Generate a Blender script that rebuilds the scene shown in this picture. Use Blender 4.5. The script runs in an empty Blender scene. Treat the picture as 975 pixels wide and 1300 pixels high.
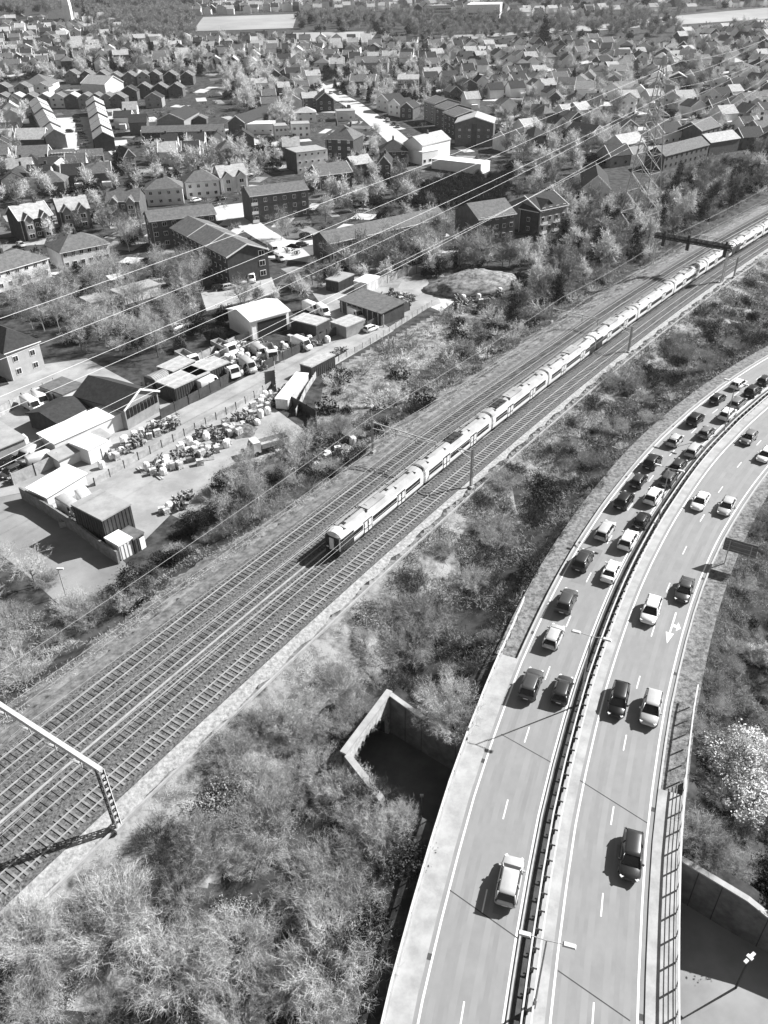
import bpy, math, random
import numpy as np
from mathutils import Vector, Matrix
R = math.radians
scene = bpy.context.scene
COL = scene.collection

# ---------------------------------------------------------------- camera
CAM_Z = 69.7
FPX, PITCH, ROLL = 1018.0, R(34.0), R(-0.95)
def _basis():
    cp, sp = math.cos(PITCH), math.sin(PITCH)
    fw = np.array([0, cp, -sp]); up = np.array([0, sp, cp]); rt = np.array([1.0, 0, 0])
    c, s = math.cos(ROLL), math.sin(ROLL)
    return c*rt + s*up, -s*rt + c*up, fw
RT, UP, FW = _basis()
cd = bpy.data.cameras.new('camera'); cam = bpy.data.objects.new('camera', cd); COL.objects.link(cam)
cd.sensor_width = 36.0; cd.lens = FPX/1300*36.0; cd.clip_start = 0.5; cd.clip_end = 6000
m = Matrix.Identity(4)
for i in range(3):
    m[i][0] = RT[i]; m[i][1] = UP[i]; m[i][2] = -FW[i]
m[2][3] = CAM_Z
cam.matrix_world = m
scene.camera = cam

# ---------------------------------------------------------------- sky, sun, exposure
SUN_AZ = (0.914, 0.406); SUN_EL = 37.5
w = bpy.data.worlds.new('World'); scene.world = w; w.use_nodes = True
nt = w.node_tree; nt.nodes.clear()
sky = nt.nodes.new('ShaderNodeTexSky'); sky.sky_type = 'NISHITA'; sky.sun_disc = False
sky.sun_elevation = R(SUN_EL); sky.sun_rotation = math.atan2(SUN_AZ[0], SUN_AZ[1])
bw = nt.nodes.new('ShaderNodeRGBToBW'); bg = nt.nodes.new('ShaderNodeBackground'); ow = nt.nodes.new('ShaderNodeOutputWorld')
bg.inputs['Strength'].default_value = 0.05
nt.links.new(sky.outputs[0], bw.inputs[0]); nt.links.new(bw.outputs[0], bg.inputs[0]); nt.links.new(bg.outputs[0], ow.inputs[0])
sd = bpy.data.lights.new('sun', 'SUN'); sd.energy = 5.0; sd.angle = R(0.5); sd.color = (1, 1, 1)
so = bpy.data.objects.new('sun', sd); COL.objects.link(so); so.location = (60, 30, 120)
dv = Vector((-SUN_AZ[0]*math.cos(R(SUN_EL)), -SUN_AZ[1]*math.cos(R(SUN_EL)), -math.sin(R(SUN_EL))))
so.rotation_euler = dv.to_track_quat('-Z', 'Y').to_euler()
scene.view_settings.view_transform = 'Standard'; scene.view_settings.look = 'None'
scene.view_settings.exposure = 1.1; scene.view_settings.gamma = 1.0
scene.view_settings.use_curve_mapping = False
scene.render.engine = 'CYCLES'
scene.cycles.max_bounces = 4; scene.cycles.diffuse_bounces = 2; scene.cycles.glossy_bounces = 2
scene.cycles.transmission_bounces = 2; scene.cycles.transparent_max_bounces = 4

# ---------------------------------------------------------------- materials
MATS = {}
def mat(name, g, rough=0.85, var=0.0, scale=1.0, metal=0.0, spec=0.3, detail=4.0, kind='noise', bump=0.0, g2=None, obj=False, pos=(0.35, 0.65)):
    """grey procedural material: colour g varied towards g2 by a noise / voronoi / wave in object space"""
    if name in MATS: return MATS[name]
    M = bpy.data.materials.new(name); M.use_nodes = True; n = M.node_tree
    b = n.nodes['Principled BSDF']
    b.inputs['Roughness'].default_value = rough; b.inputs['Metallic'].default_value = metal
    b.inputs['Specular IOR Level'].default_value = spec
    b.inputs['Base Color'].default_value = (g, g, g, 1)
    M.diffuse_color = (g, g, g, 1)
    if g2 is None and var: g2 = max(0.0, g*(1-var)); g = min(.95, g*(1+var))
    if g2 is not None:
        tc = n.nodes.new('ShaderNodeTexCoord')
        if kind == 'wave':
            t = n.nodes.new('ShaderNodeTexWave'); t.inputs['Scale'].default_value = scale; t.inputs['Distortion'].default_value = 0.4
            fac = t.outputs['Fac']
        elif kind == 'voronoi':
            t = n.nodes.new('ShaderNodeTexVoronoi'); t.inputs['Scale'].default_value = scale; fac = t.outputs['Distance']
        else:
            t = n.nodes.new('ShaderNodeTexNoise'); t.inputs['Scale'].default_value = scale
            t.inputs['Detail'].default_value = detail; t.inputs['Roughness'].default_value = 0.65
            fac = t.outputs['Fac']
        n.links.new(tc.outputs['Object'], t.inputs['Vector'])
        r = n.nodes.new('ShaderNodeValToRGB'); n.links.new(fac, r.inputs[0])
        r.color_ramp.elements[0].position = pos[0]; r.color_ramp.elements[1].position = pos[1]
        r.color_ramp.elements[0].color = (g2, g2, g2, 1); r.color_ramp.elements[1].color = (g, g, g, 1)
        n.links.new(r.outputs[0], b.inputs['Base Color'])
        if bump:
            bp = n.nodes.new('ShaderNodeBump'); bp.inputs['Strength'].default_value = bump; bp.inputs['Distance'].default_value = 0.1
            n.links.new(fac, bp.inputs['Height']); n.links.new(bp.outputs[0], b.inputs['Normal'])
    MATS[name] = M
    return M

# ---------------------------------------------------------------- mesh builder
class MB:
    def __init__(s): s.v = []; s.f = []; s.mi = []; s.cur = 0
    def _add(s, vs, fs):
        o = len(s.v); s.v += [tuple(map(float, q)) for q in vs]
        s.f += [tuple(o+i for i in f) for f in fs]; s.mi += [s.cur]*len(fs)
        return s
    def box(s, c, d, rz=0.0, taper=1.0):
        x, y, z = c; a, b, h = d[0]/2, d[1]/2, d[2]/2; C, S = math.cos(rz), math.sin(rz); vs = []
        for dz, t in ((-h, 1), (h, taper)):
            for dx, dy in ((-a, -b), (a, -b), (a, b), (-a, b)):
                dx *= t; dy *= t
                vs.append((x+dx*C-dy*S, y+dx*S+dy*C, z+dz))
        return s._add(vs, [(3, 2, 1, 0), (4, 5, 6, 7), (0, 1, 5, 4), (1, 2, 6, 5), (2, 3, 7, 6), (3, 0, 4, 7)])
    def prism(s, poly, z0, z1):
        n = len(poly)
        a = sum(poly[i][0]*poly[(i+1) % n][1]-poly[(i+1) % n][0]*poly[i][1] for i in range(n))
        if a < 0: poly = poly[::-1]
        vs = [(p[0], p[1], z0) for p in poly]+[(p[0], p[1], z1) for p in poly]
        return s._add(vs, [tuple(range(n))[::-1], tuple(range(n, 2*n))]+[(i, (i+1) % n, n+(i+1) % n, n+i) for i in range(n)])
    def bar(s, a, b, w, h=None, sides=4):
        a = Vector(a); b = Vector(b); h = h or w; d = (b-a)
        if d.length < 1e-6: return s
        d.normalize(); u = Vector((0, 0, 1)) if abs(d.z) < .95 else Vector((1, 0, 0))
        x = d.cross(u).normalized(); y = x.cross(d).normalized(); vs = []
        for q in (a, b):
            if sides == 4: vs += [q+x*w/2*i+y*h/2*j for i, j in ((-1, -1), (1, -1), (1, 1), (-1, 1))]
            else: vs += [q+x*w/2*math.cos(t*2*math.pi/sides)+y*h/2*math.sin(t*2*math.pi/sides) for t in range(sides)]
        n = sides
        return s._add(vs, [tuple(range(n))[::-1], tuple(range(n, 2*n))]+[(i, (i+1) % n, n+(i+1) % n, n+i) for i in range(n)])
    def tube(s, pts, rad, sides=5):
        pts = [Vector(p) for p in pts]; n = len(pts); rs = rad if isinstance(rad, (list, tuple)) else [rad]*n; vs = []
        for i, p in enumerate(pts):
            d = (pts[min(i+1, n-1)]-pts[max(i-1, 0)]).normalized()
            u = Vector((0, 0, 1)) if abs(d.z) < .95 else Vector((1, 0, 0))
            x = d.cross(u).normalized(); y = x.cross(d)
            vs += [p+(x*math.cos(t*2*math.pi/sides)+y*math.sin(t*2*math.pi/sides))*rs[i] for t in range(sides)]
        fs = [tuple(range(sides))[::-1], tuple(range((n-1)*sides, n*sides))]
        for i in range(n-1):
            for t in range(sides):
                fs.append((i*sides+t, i*sides+(t+1) % sides, (i+1)*sides+(t+1) % sides, (i+1)*sides+t))
        return s._add(vs, fs)
    def loft(s, rings, caps=True):
        n = len(rings[0]); vs = [q for r in rings for q in r]; fs = []
        for i in range(len(rings)-1):
            for t in range(n): fs.append((i*n+t, i*n+(t+1) % n, (i+1)*n+(t+1) % n, (i+1)*n+t))
        if caps: fs += [tuple(range(n))[::-1], tuple(range((len(rings)-1)*n, len(rings)*n))]
        return s._add(vs, fs)
    def cyl(s, c, r, h, axis='z', n=10):
        c = Vector(c); d = {'x': Vector((1, 0, 0)), 'y': Vector((0, 1, 0)), 'z': Vector((0, 0, 1))}[axis]
        return s.bar(c-d*h/2, c+d*h/2, 2*r, 2*r, n)
    def quad(s, *q): return s._add(q, [tuple(range(len(q)))])
    def mesh(s, name, mats, smooth=False):
        me = bpy.data.meshes.new(name); me.from_pydata(s.v, [], s.f)
        for m_ in (mats if isinstance(mats, (list, tuple)) else [mats]): me.materials.append(m_)
        if len(set(s.mi)) > 1: me.polygons.foreach_set('material_index', s.mi)
        if smooth: me.polygons.foreach_set('use_smooth', [True]*len(me.polygons))
        me.update(); return me
    def build(s, name, mats, parent=None, smooth=False):
        return link(name, s.mesh(name, mats, smooth), parent)
def link(name, data, parent=None, loc=None, rz=None):
    o = bpy.data.objects.new(name, data); COL.objects.link(o)
    if parent is not None: o.parent = parent
    if loc is not None: o.location = loc
    if rz is not None: o.rotation_euler.z = rz
    return o
def npmesh(name, v, f, mats, fmat=None, smooth=False):
    """fast mesh from numpy arrays, f is (n,4) or (n,3)"""
    me = bpy.data.meshes.new(name); v = np.asarray(v, np.float32); f = np.asarray(f, np.int32); k = f.shape[1]
    me.vertices.add(len(v)); me.vertices.foreach_set('co', v.ravel())
    me.loops.add(f.size); me.loops.foreach_set('vertex_index', f.ravel())
    me.polygons.add(len(f)); me.polygons.foreach_set('loop_start', np.arange(0, f.size, k, dtype=np.int32))
    me.polygons.foreach_set('loop_total', np.full(len(f), k, np.int32))
    for m_ in (mats if isinstance(mats, (list, tuple)) else [mats]): me.materials.append(m_)
    if fmat is not None: me.polygons.foreach_set('material_index', np.asarray(fmat, np.int32))
    if smooth: me.polygons.foreach_set('use_smooth', np.ones(len(f), bool))
    me.update(calc_edges=True); return me
def tag(o, label, cat=None, group=None, kind=None):
    if label: o['label'] = label
    if cat: o['category'] = cat
    if group: o['group'] = group
    if kind: o['kind'] = kind
    return o
def thing(name, label, cat, loc=(0, 0, 0), rz=0.0, group=None):
    return tag(link(name, None, None, loc, rz), label, cat, group)
def copy_tree(o, parent=None):
    c = o.copy(); COL.objects.link(c); c.parent = parent
    for ch in list(o.children): copy_tree(ch, c)
    return c
ORD = ['first', 'second', 'third', 'fourth', 'fifth', 'sixth', 'seventh', 'eighth', 'ninth', 'tenth', 'eleventh', 'twelfth', 'thirteenth', 'fourteenth', 'fifteenth', 'sixteenth', 'seventeenth', 'eighteenth', 'nineteenth', 'twentieth']
rng = random.Random(7)
nrg = np.random.default_rng(7)

# ---------------------------------------------------------------- the lie of the land
ROAD = np.array([(-2.0,-60),(-0.9,-37), (0.0, -25.6), (0.6, -19.6), (1.3, -13.6), (2.2, -7.7), (3.1, -1.8), (4.2, 4.1), (5.4, 10.0), (6.7, 15.9), (8.2, 21.7), (9.7, 27.5), (11.4, 33.1), (13.2, 38.7), (15.1, 44.3), (17.2, 49.8), (19.4, 55.2), (21.7, 60.6), (24.2, 65.9), (26.8, 71.2), (29.5, 76.4), (32.4, 81.6), (35.4, 86.6), (38.5, 91.6), (41.8, 96.5), (45.1, 101.3), (48.6, 106.1), (52.2, 110.7), (56.0, 115.2), (59.8, 119.7), (63.8, 124.0), (67.8, 128.3), (72.1, 132.5), (76.4, 136.6), (80.9, 140.7), (85.4, 144.6), (90.0, 148.5), (94.6, 152.3), (99.4, 155.9), (104.2, 159.5), (109.1, 163.0), (114.1, 166.3), (119.1, 169.6), (124.2, 172.7), (129.4, 175.8), (145.2, 184.3), (177.0, 201.3), (219.4, 223.9), (300, 267), (420, 330)])
EA = R(54.5); EV = np.array([math.cos(EA), math.sin(EA)]); NV = np.array([EV[1], -EV[0]])
def rail_n(e): return 2.98193366e-04*e*e - 4.99967491e-02*e - 52.5164
_e = np.concatenate([np.arange(-110, 300, 5.0)])
RAIL = np.array([EV*e+NV*rail_n(e) for e in _e])
def arc(poly):
    d = np.r_[0, np.cumsum(np.linalg.norm(np.diff(poly, axis=0), axis=1))]; return d
ROAD_S = arc(ROAD); RAIL_S = arc(RAIL)
def along(poly, S, s):
    """point and heading at arc length s"""
    i = int(np.clip(np.searchsorted(S, s)-1, 0, len(poly)-2)); t = (s-S[i])/(S[i+1]-S[i])
    p = poly[i]*(1-t)+poly[i+1]*t
    a0 = poly[i+1]-poly[i]; j = i+1 if t > .5 else i-1; j = min(max(j, 0), len(poly)-2); a1 = poly[j+1]-poly[j]
    k = abs(t-.5); d = a0/np.linalg.norm(a0)*(1-k)+a1/np.linalg.norm(a1)*k; d /= np.linalg.norm(d)
    return p, d
def sdist(poly, x, y):
    """signed offset from a polyline, + to its right"""
    x = np.asarray(x, float); y = np.asarray(y, float); best = np.full(x.shape, 1e9); sg = np.zeros(x.shape)
    for i in range(len(poly)-1):
        a = poly[i]; d = poly[i+1]-a; L = np.hypot(*d); d = d/L
        rx, ry = x-a[0], y-a[1]; t = np.clip(rx*d[0]+ry*d[1], 0, L)
        q = np.hypot(rx-t*d[0], ry-t*d[1]); cr = rx*d[1]-ry*d[0]
        k = q < best; best = np.where(k, q, best); sg = np.where(k, cr, sg)
    return np.where(sg >= 0, best, -best)
def inpoly(poly, x, y):
    x = np.asarray(x, float); y = np.asarray(y, float); r = np.zeros(x.shape, bool); n = len(poly)
    for i in range(n):
        x0, y0 = poly[i]; x1, y1 = poly[(i+1) % n]
        if y0 == y1: continue
        r ^= ((y0 > y) != (y1 > y)) & (x < (x1-x0)*(y-y0)/(y1-y0)+x0)
    return r
RZ, AZ = 5.35, 5.62            # rail formation, road formation
# sunken local road: cutting on the road side of the railway
CUT = [(0.5, 61.0), (10.9, 52.9), (25.6, 41.8), (33.4, 35.7), (62, 14), (62, -30), (28, -20), (19.5, 22), (12, 36.5), (4.5, 44.0), (-4.2, 52.9)]
CUTW = [(-78, 122), (-61, 105), (-37, 84.5), (-26, 76), (-31.5, 68.5), (-42, 77), (-60, 92), (-90, 118)]
def ss(t): t = np.clip(t, 0, 1); return t*t*(3-2*t)
def ground(x, y, rough=True):
    x = np.asarray(x, float); y = np.asarray(y, float)
    far = (NV[0]*x+NV[1]*y < -92) & (EV[0]*x+EV[1]*y < 300) | (y > 300)      # well clear of railway and roads
    if far.any():
        z = 34*ss((y-270)/900)+26*ss((y-1150)/1300)
        if far.all(): return z
        z = np.array(z); z[~far] = _ground(x[~far], y[~far], rough); return z
    return _ground(x, y, rough)
def _ground(x, y, rough=True):
    u = sdist(RAIL, x, y); d = sdist(ROAD, x, y)
    rise = 34*ss((y-270)/900)+26*ss((y-1150)/1300)
    zl = np.where(u < -12.0, RZ-(-12.0-u)*0.5, RZ)
    zr = np.where(u > 6.8, RZ-(u-6.8)*0.22, RZ)
    za = AZ-np.maximum(np.abs(d)-10.4, 0)*0.40
    mid = np.maximum(np.maximum(zr, za), 2.7)
    right = np.maximum(za, rise)
    left = np.maximum(zl, rise)
    z = np.where(u < -12.0, left, np.where(d > 0, right, mid))
    if rough:
        k = ss((np.abs(d)-11)/4)*ss(np.where(u > 0, (u-8)/4, (-12-u)/4))
        z = z+k*0.3*(np.sin(x*.9+1.3*np.sin(y*.37))*np.cos(y*.7+np.sin(x*.31)))*np.where(u < -24, 0.0, 1)
    z = np.where(inpoly(CUT, x, y) & (u > 8), np.where(np.abs(d) < 10.7, -0.35, np.minimum(z, -0.35)), z)
    z = np.where(inpoly(CUTW, x, y) & (u < -17.5), 0.0, z)
    return z
def ray(px, py):
    return FW+(px-487.5)/FPX*RT+(650-py)/FPX*UP
def P(px, py, z=None):
    """point of the place seen at photograph pixel (px,py): on the plane z, or on the ground"""
    d = ray(px, py)
    if z is not None:
        t = (z-CAM_Z)/d[2]; return np.array([d[0]*t, d[1]*t, z])
    lo, hi = 20.0, 3000.0; t = lo; prev = lo
    ts = np.concatenate([np.arange(30, 400, 2.0), np.arange(400, 2500, 8.0)])
    q = d[None]*ts[:, None]; g = ground(q[:, 0], q[:, 1], False); below = np.where(q[:, 2]+CAM_Z < g)[0]
    i = below[0] if len(below) else len(ts)-1
    a, b = ts[max(i-1, 0)], ts[i]
    for _ in range(14):
        c = (a+b)/2; q = d*c
        if q[2]+CAM_Z < float(ground(q[0], q[1], False)): b = c
        else: a = c
    q = d*b; return np.array([q[0], q[1], q[2]+CAM_Z])
def to_px(v):
    v = np.asarray(v, float)-np.array([0, 0, CAM_Z]); k = v@FW
    return 487.5+FPX*(v@RT)/k, 650-FPX*(v@UP)/k
def z_at(x, y, py):
    """height above (x,y) that is seen at row py"""
    lo, hi = -2.0, 69.0
    for _ in range(40):
        c = (lo+hi)/2
        if to_px((x, y, c))[1] > py: lo = c
        else: hi = c
    return lo
# ================================================================ LAND
M_soil = mat('rough_grass_ground', 0.065, 1.0, scale=0.45, g2=0.015, detail=10, bump=0.6, pos=(.38, .6))
M_field = mat('pale_meadow', 0.34, 1.0, scale=0.012, g2=0.22, detail=8)
M_lawn = mat('garden_lawn', 0.14, 1.0, scale=0.2, g2=0.07, detail=8)
M_asph = mat('road_asphalt', 0.232, 0.8, scale=0.5, g2=0.195, detail=10, spec=0.35)
M_asph2 = mat('side_road_asphalt', 0.26, 0.75, scale=0.12, g2=0.16, detail=9, spec=0.4)
M_street = mat('pale_street_surface', 0.52, 0.9, scale=0.3, g2=0.40, detail=8)  # plain pale tone shared by streets, car park and drives
M_yard = mat('yard_concrete', 0.34, 0.9, scale=0.16, g2=0.23, detail=10, pos=(.4, .62))
M_foot = mat('footway_concrete', 0.38, 0.9, scale=0.7, g2=0.26, detail=10)
M_kerb = mat('kerb_stone', 0.42, 0.8, scale=2, g2=0.33)
M_white = mat('white_road_paint', 0.80, 0.7, scale=3, g2=0.66)
M_ball = mat('ballast_stone', 0.17, 1.0, scale=4.0, g2=0.035, detail=6, bump=0.8)
M_ball2 = mat('pale_cess_gravel', 0.40, 1.0, scale=2.2, g2=0.19, detail=6, bump=0.8)
M_conc = mat('concrete', 0.40, 0.9, scale=0.9, g2=0.27, detail=8)
M_dark = mat('dark_paint_and_shade', 0.03, 0.6, scale=3, g2=0.02)
M_joint = mat('joint_sealant', 0.06, 0.8, scale=3, g2=0.04)

def grid_axis(segs):
    out = []
    for a, b, s in segs: out += list(np.arange(a, b, s))
    return np.array(out+[segs[-1][1]])
gx = grid_axis([(-2400, -900, 60), (-900, -200, 14), (-200, -80, 4), (-80, -12, 1.0), (-12, 48, .5), (48, 140, 1.0), (140, 240, 4), (240, 900, 14), (900, 2400, 60)])
gy = grid_axis([(-80, 10, 3), (10, 20, 1.0), (20, 66, .5), (66, 150, 1.0), (150, 290, 1.6), (290, 420, 5), (420, 1500, 12), (1500, 3600, 40)])
X, Y = np.meshgrid(gx, gy); Z = ground(X, Y)
nx, ny = len(gx), len(gy)
idx = np.arange(nx*ny).reshape(ny, nx)
quads = np.stack([idx[:-1, :-1], idx[:-1, 1:], idx[1:, 1:], idx[1:, :-1]], -1).reshape(-1, 4)
zz = Z.ravel()[quads]; cx = X.ravel()[quads].mean(1); cy = Y.ravel()[quads].mean(1)
keep = ~((zz.max(1)-zz.min(1) > 1.3) & (cx > -8) & (cx < 1.2) & (cy > 51.5) & (cy < 66))
M_bank = mat('dry_grass_bank', .26, 1.0, scale=.55, g2=.045, detail=10, bump=.6, pos=(.36, .58))
uu = sdist(RAIL, cx, cy); wob = 2.5*np.sin(cx*.31+np.sin(cy*.23)*2)+1.5*np.sin(cy*.47)
fm_ = (((uu > 6.5) & (uu < 14.5+wob)) | ((uu < -11) & (uu > -17.5+wob*.6)) | inpoly([tuple(P(*q)[:2]) for q in ((392, 540), (420, 470), (560, 395), (620, 400), (560, 450), (470, 520), (410, 560))], cx, cy))
tag(link('ground', npmesh('ground', np.stack([X.ravel(), Y.ravel(), zz[:0].sum()+Z.ravel()], -1), quads[keep], [M_soil, M_bank], fm_[keep].astype(int), smooth=True)), None, kind='structure')

def strip(poly, S, s0, s1, o0, o1, z, step=3.0, z1=None):
    """a ribbon along a line between two offsets (numbers or functions of s)"""
    n = max(2, int((s1-s0)/step)+1); v = []
    for s in np.linspace(s0, s1, n):
        p, d = along(poly, S, s); r = np.array([d[1], -d[0]])
        a = o0(s) if callable(o0) else o0; b = o1(s) if callable(o1) else o1
        for o, zz_ in ((a, z), (b, z if z1 is None else z1)): q = p+r*o; v.append((q[0], q[1], zz_))
    f = [(2*i, 2*i+1, 2*i+3, 2*i+2) for i in range(n-1)]
    return v, f
def structure(name, parts, m_):
    b = MB()
    for v, f in parts: b._add(v, f)
    return tag(b.build(name, m_), None, kind='structure')
def slab(poly, S, s0, s1, o0, o1, z0, z1, step=3.0, b=None):
    """solid of rectangular section swept along a line"""
    b = b or MB(); n = max(2, int((s1-s0)/step)+1); rings = []
    for s in np.linspace(s0, s1, n):
        p, d = along(poly, S, s); r = np.array([d[1], -d[0]]); A = p+r*o0; B = p+r*o1
        rings.append([(A[0], A[1], z0), (A[0], A[1], z1), (B[0], B[1], z1), (B[0], B[1], z0)])
    return b.loft(rings)
SR0, SR1 = 10.0, ROAD_S[-1]-2
def road_s(px, py, z=6.0):
    """arc length along the A-road of the photo pixel, and its offset"""
    q = P(px, py, z)[:2]; best = (1e9, 0, 0)
    for s in np.arange(0, ROAD_S[-1], .25):
        p, d = along(ROAD, ROAD_S, s); dd = np.hypot(*(q-p))
        if dd < best[0]: best = (dd, s, (q-p)@np.array([d[1], -d[0]]))
    return best[1], best[2]
# offsets of the dual carriageway, metres right of the median line
WID = lambda s: 0.9*float(ss((s-150)/40))
lo = lambda s: -7.75; ro = lambda s: 8.05+WID(s)
structure('carriageway', [strip(ROAD, ROAD_S, SR0, SR1, -8.05, -1.25, 6.0)], M_asph)
structure('carriageway', [strip(ROAD, ROAD_S, SR0, SR1, 1.3, lambda s: 8.3+WID(s), 6.0)], M_asph)
wr = []                                   # polished wheel paths and oil-darkened lane centres
for c_ in (-6.15, -3.1, 3.2, 6.25):
    for q_ in (-.78, .78): wr.append(strip(ROAD, ROAD_S, SR0, SR1, c_+q_-.26, c_+q_+.26, 6.002))
structure('wheel_path', wr, mat('polished_asphalt', .245, .6, scale=.22, g2=.205, detail=10))
wr = [strip(ROAD, ROAD_S, SR0, SR1, c_-.2, c_+.2, 6.0022) for c_ in (-6.15, -3.1, 3.2, 6.25)]
structure('oil_stain', wr, mat('oily_asphalt', .225, .7, scale=.18, g2=.185, detail=10))
wr = []
for s_, o_, l_, w_ in ((58, -6.3, 5, 1.6), (96, -3.2, 4, 1.2), (82, 2.9, 2.5, 1.0), (46, 3.4, 4, 1.2), (140, -5.5, 8, 1.8), (64, -2.6, 1.6, .8), (104, 6.1, 1.4, 1.4)):
    wr.append(strip(ROAD, ROAD_S, s_, s_+l_, o_-w_/2, o_+w_/2, 6.003))
structure('tarmac_patch', wr, mat('patch_repair', .205, .85, scale=.8, g2=.175, detail=9))
wr = [strip(ROAD, ROAD_S, s_, s_+.5, o_-.22, o_+.22, 6.0035) for s_ in range(34, 190, 19) for o_ in (-7.85, 7.98)]
structure('drain_grating', wr, M_joint)
mk = []
for o in (-7.62, -1.62): mk.append(strip(ROAD, ROAD_S, SR0, SR1, o-.08, o+.08, 6.004))
mk.append(strip(ROAD, ROAD_S, SR0, SR1, 1.62, 1.78, 6.004)); mk.append(strip(ROAD, ROAD_S, SR0, SR1, lambda s: 7.72+WID(s), lambda s: 7.88+WID(s), 6.004))
for k in range(40):
    s = road_s(672.3, 935)[0]-27*3+9*k-1
    if SR0 < s < 330:
        mk.append(strip(ROAD, ROAD_S, s, s+2.1, -4.66, -4.54, 6.004))
    s2 = road_s(751.5, 1160)[0]-27*3+9*k
    if SR0 < s2 < 330:
        mk.append(strip(ROAD, ROAD_S, s2, s2+2.1, lambda s: 4.6+WID(s)/2, lambda s: 4.72+WID(s)/2, 6.004))
structure('lane_markings', mk, M_white)
# direction arrow painted in the nearside lane, with a right branch
sA, oA = road_s(853, 795)
b = MB()
def rp(s, o, z): p, d = along(ROAD, ROAD_S, s); r = np.array([d[1], -d[0]]); q = p+r*o; return (q[0], q[1], z)
b.quad(rp(sA+2.6, oA-.09, 6.004), rp(sA+2.6, oA+.09, 6.004), rp(sA-1.4, oA+.09, 6.004), rp(sA-1.4, oA-.09, 6.004))
b.quad(rp(sA-1.4, oA-.45, 6.0045), rp(sA-1.4, oA+.45, 6.0045), rp(sA-3.4, oA, 6.0045))
b.quad(rp(sA+.3, oA+.1, 6.005), rp(sA+.3, oA+.55, 6.005), rp(sA-.2, oA+.55, 6.005), rp(sA-.2, oA+.1, 6.005))
b.quad(rp(sA+.9, oA+.55, 6.0055), rp(sA-.1, oA+1.0, 6.0055), rp(sA-.8, oA+.55, 6.0055))
tag(b.build('arrow_marking', M_white), None, kind='structure')
# median: dark tarmac on the left with the barrier's shadow painted in, pale strip on the right; kerbs
structure('median_dark_strip', [strip(ROAD, ROAD_S, SR0, SR1, -1.25, -.05, 6.02)], mat('shaded_median_tarmac', .07, .9, scale=1, g2=.04))
tag(slab(ROAD, ROAD_S, SR0, SR1, -.05, 1.3, 5.7, 6.09).build('median_strip', M_foot), None, kind='structure')
tag(slab(ROAD, ROAD_S, SR0, SR1, -1.4, -1.25, 5.7, 6.10).build('median_kerb', M_kerb), None, kind='structure')
sBR = road_s(655, 835)[0]       # verge begins here on the left
sBR2 = road_s(843, 1005)[0]
tag(slab(ROAD, ROAD_S, SR0, sBR, -9.9, -8.05, 5.7, 6.11).build('footway', M_foot), None, kind='structure')
tag(slab(ROAD, ROAD_S, SR0, sBR2, 8.3, 10.5, 5.7, 6.11).build('footway', M_foot), None, kind='structure')
b = slab(ROAD, ROAD_S, sBR+.01, SR1, -8.25, -8.05, 5.6, 6.10)
n_ = 90; rings = []
for s in np.linspace(sBR2+.01, SR1, n_):
    p, d = along(ROAD, ROAD_S, s); r = np.array([d[1], -d[0]]); A = p+r*(8.3+WID(s)); B = p+r*(8.5+WID(s))
    rings.append([(A[0], A[1], 5.6), (A[0], A[1], 6.1), (B[0], B[1], 6.1), (B[0], B[1], 5.6)])
b.loft(rings); tag(b.build('kerb', M_kerb), None, kind='structure')
M_verge = mat('verge_turf', .26, 1.0, scale=2.2, g2=.06, detail=10, bump=.6)
structure('grass_verge', [strip(ROAD, ROAD_S, sBR+.3, SR1, -10.9, -8.26, 5.66), strip(ROAD, ROAD_S, sBR2+.3, SR1, lambda s: 8.51+WID(s), 10.9, 5.66)], M_verge)
# bridge deck under the carriageways, and its expansion joints
sD0, sD1 = 30.0, sBR-1
tag(slab(ROAD, ROAD_S, sD0, sD1, -9.88, 10.4, 4.7, 5.58).build('bridge_deck', M_conc), None, kind='structure')
jt = []
for a_, c_ in (((571, 1130), (664, 1196)), ((708, 1232), (800, 1296)), ((636, 932), (700, 968)), ((735, 990), (822, 1045))):
    A = P(*a_, 6.004); B = P(*c_, 6.004); d = (B-A)/np.linalg.norm(B-A); nn = np.array([-d[1], d[0], 0])*.05
    jt.append(([A-nn, B-nn, B+nn, A+nn], [(0, 1, 2, 3)]))
structure('expansion_joint', jt, M_joint)
# ---- local road below, and the yard and town surfaces
Lr = [(-100, 143), (-78, 121), (-61, 105.5), (-48, 94.5), (-38.2, 84.9)]
Lr = np.array(Lr, float); LS = arc(Lr)
structure('local_road', [strip(Lr, LS, 0, LS[-1], -5.4, 5.6, 0.015, 4)], M_asph2)
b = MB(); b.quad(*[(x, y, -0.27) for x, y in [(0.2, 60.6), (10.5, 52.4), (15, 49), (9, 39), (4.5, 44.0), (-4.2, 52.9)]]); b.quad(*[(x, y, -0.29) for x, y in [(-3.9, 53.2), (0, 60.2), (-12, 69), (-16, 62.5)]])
tag(b.build('underpass_road', mat('shaded_underpass_surface', .12, .6, scale=.3, g2=.07, detail=8)), None, kind='structure')  # deck shade painted in: floor toned darker than the lower road
b = MB(); b.quad(*[(x, y, -0.30) for x, y in CUT])
tag(b.build('lower_road', mat('lower_road_surface', .26, .7, scale=.12, g2=.15, detail=9)), None, kind='structure')

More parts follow.
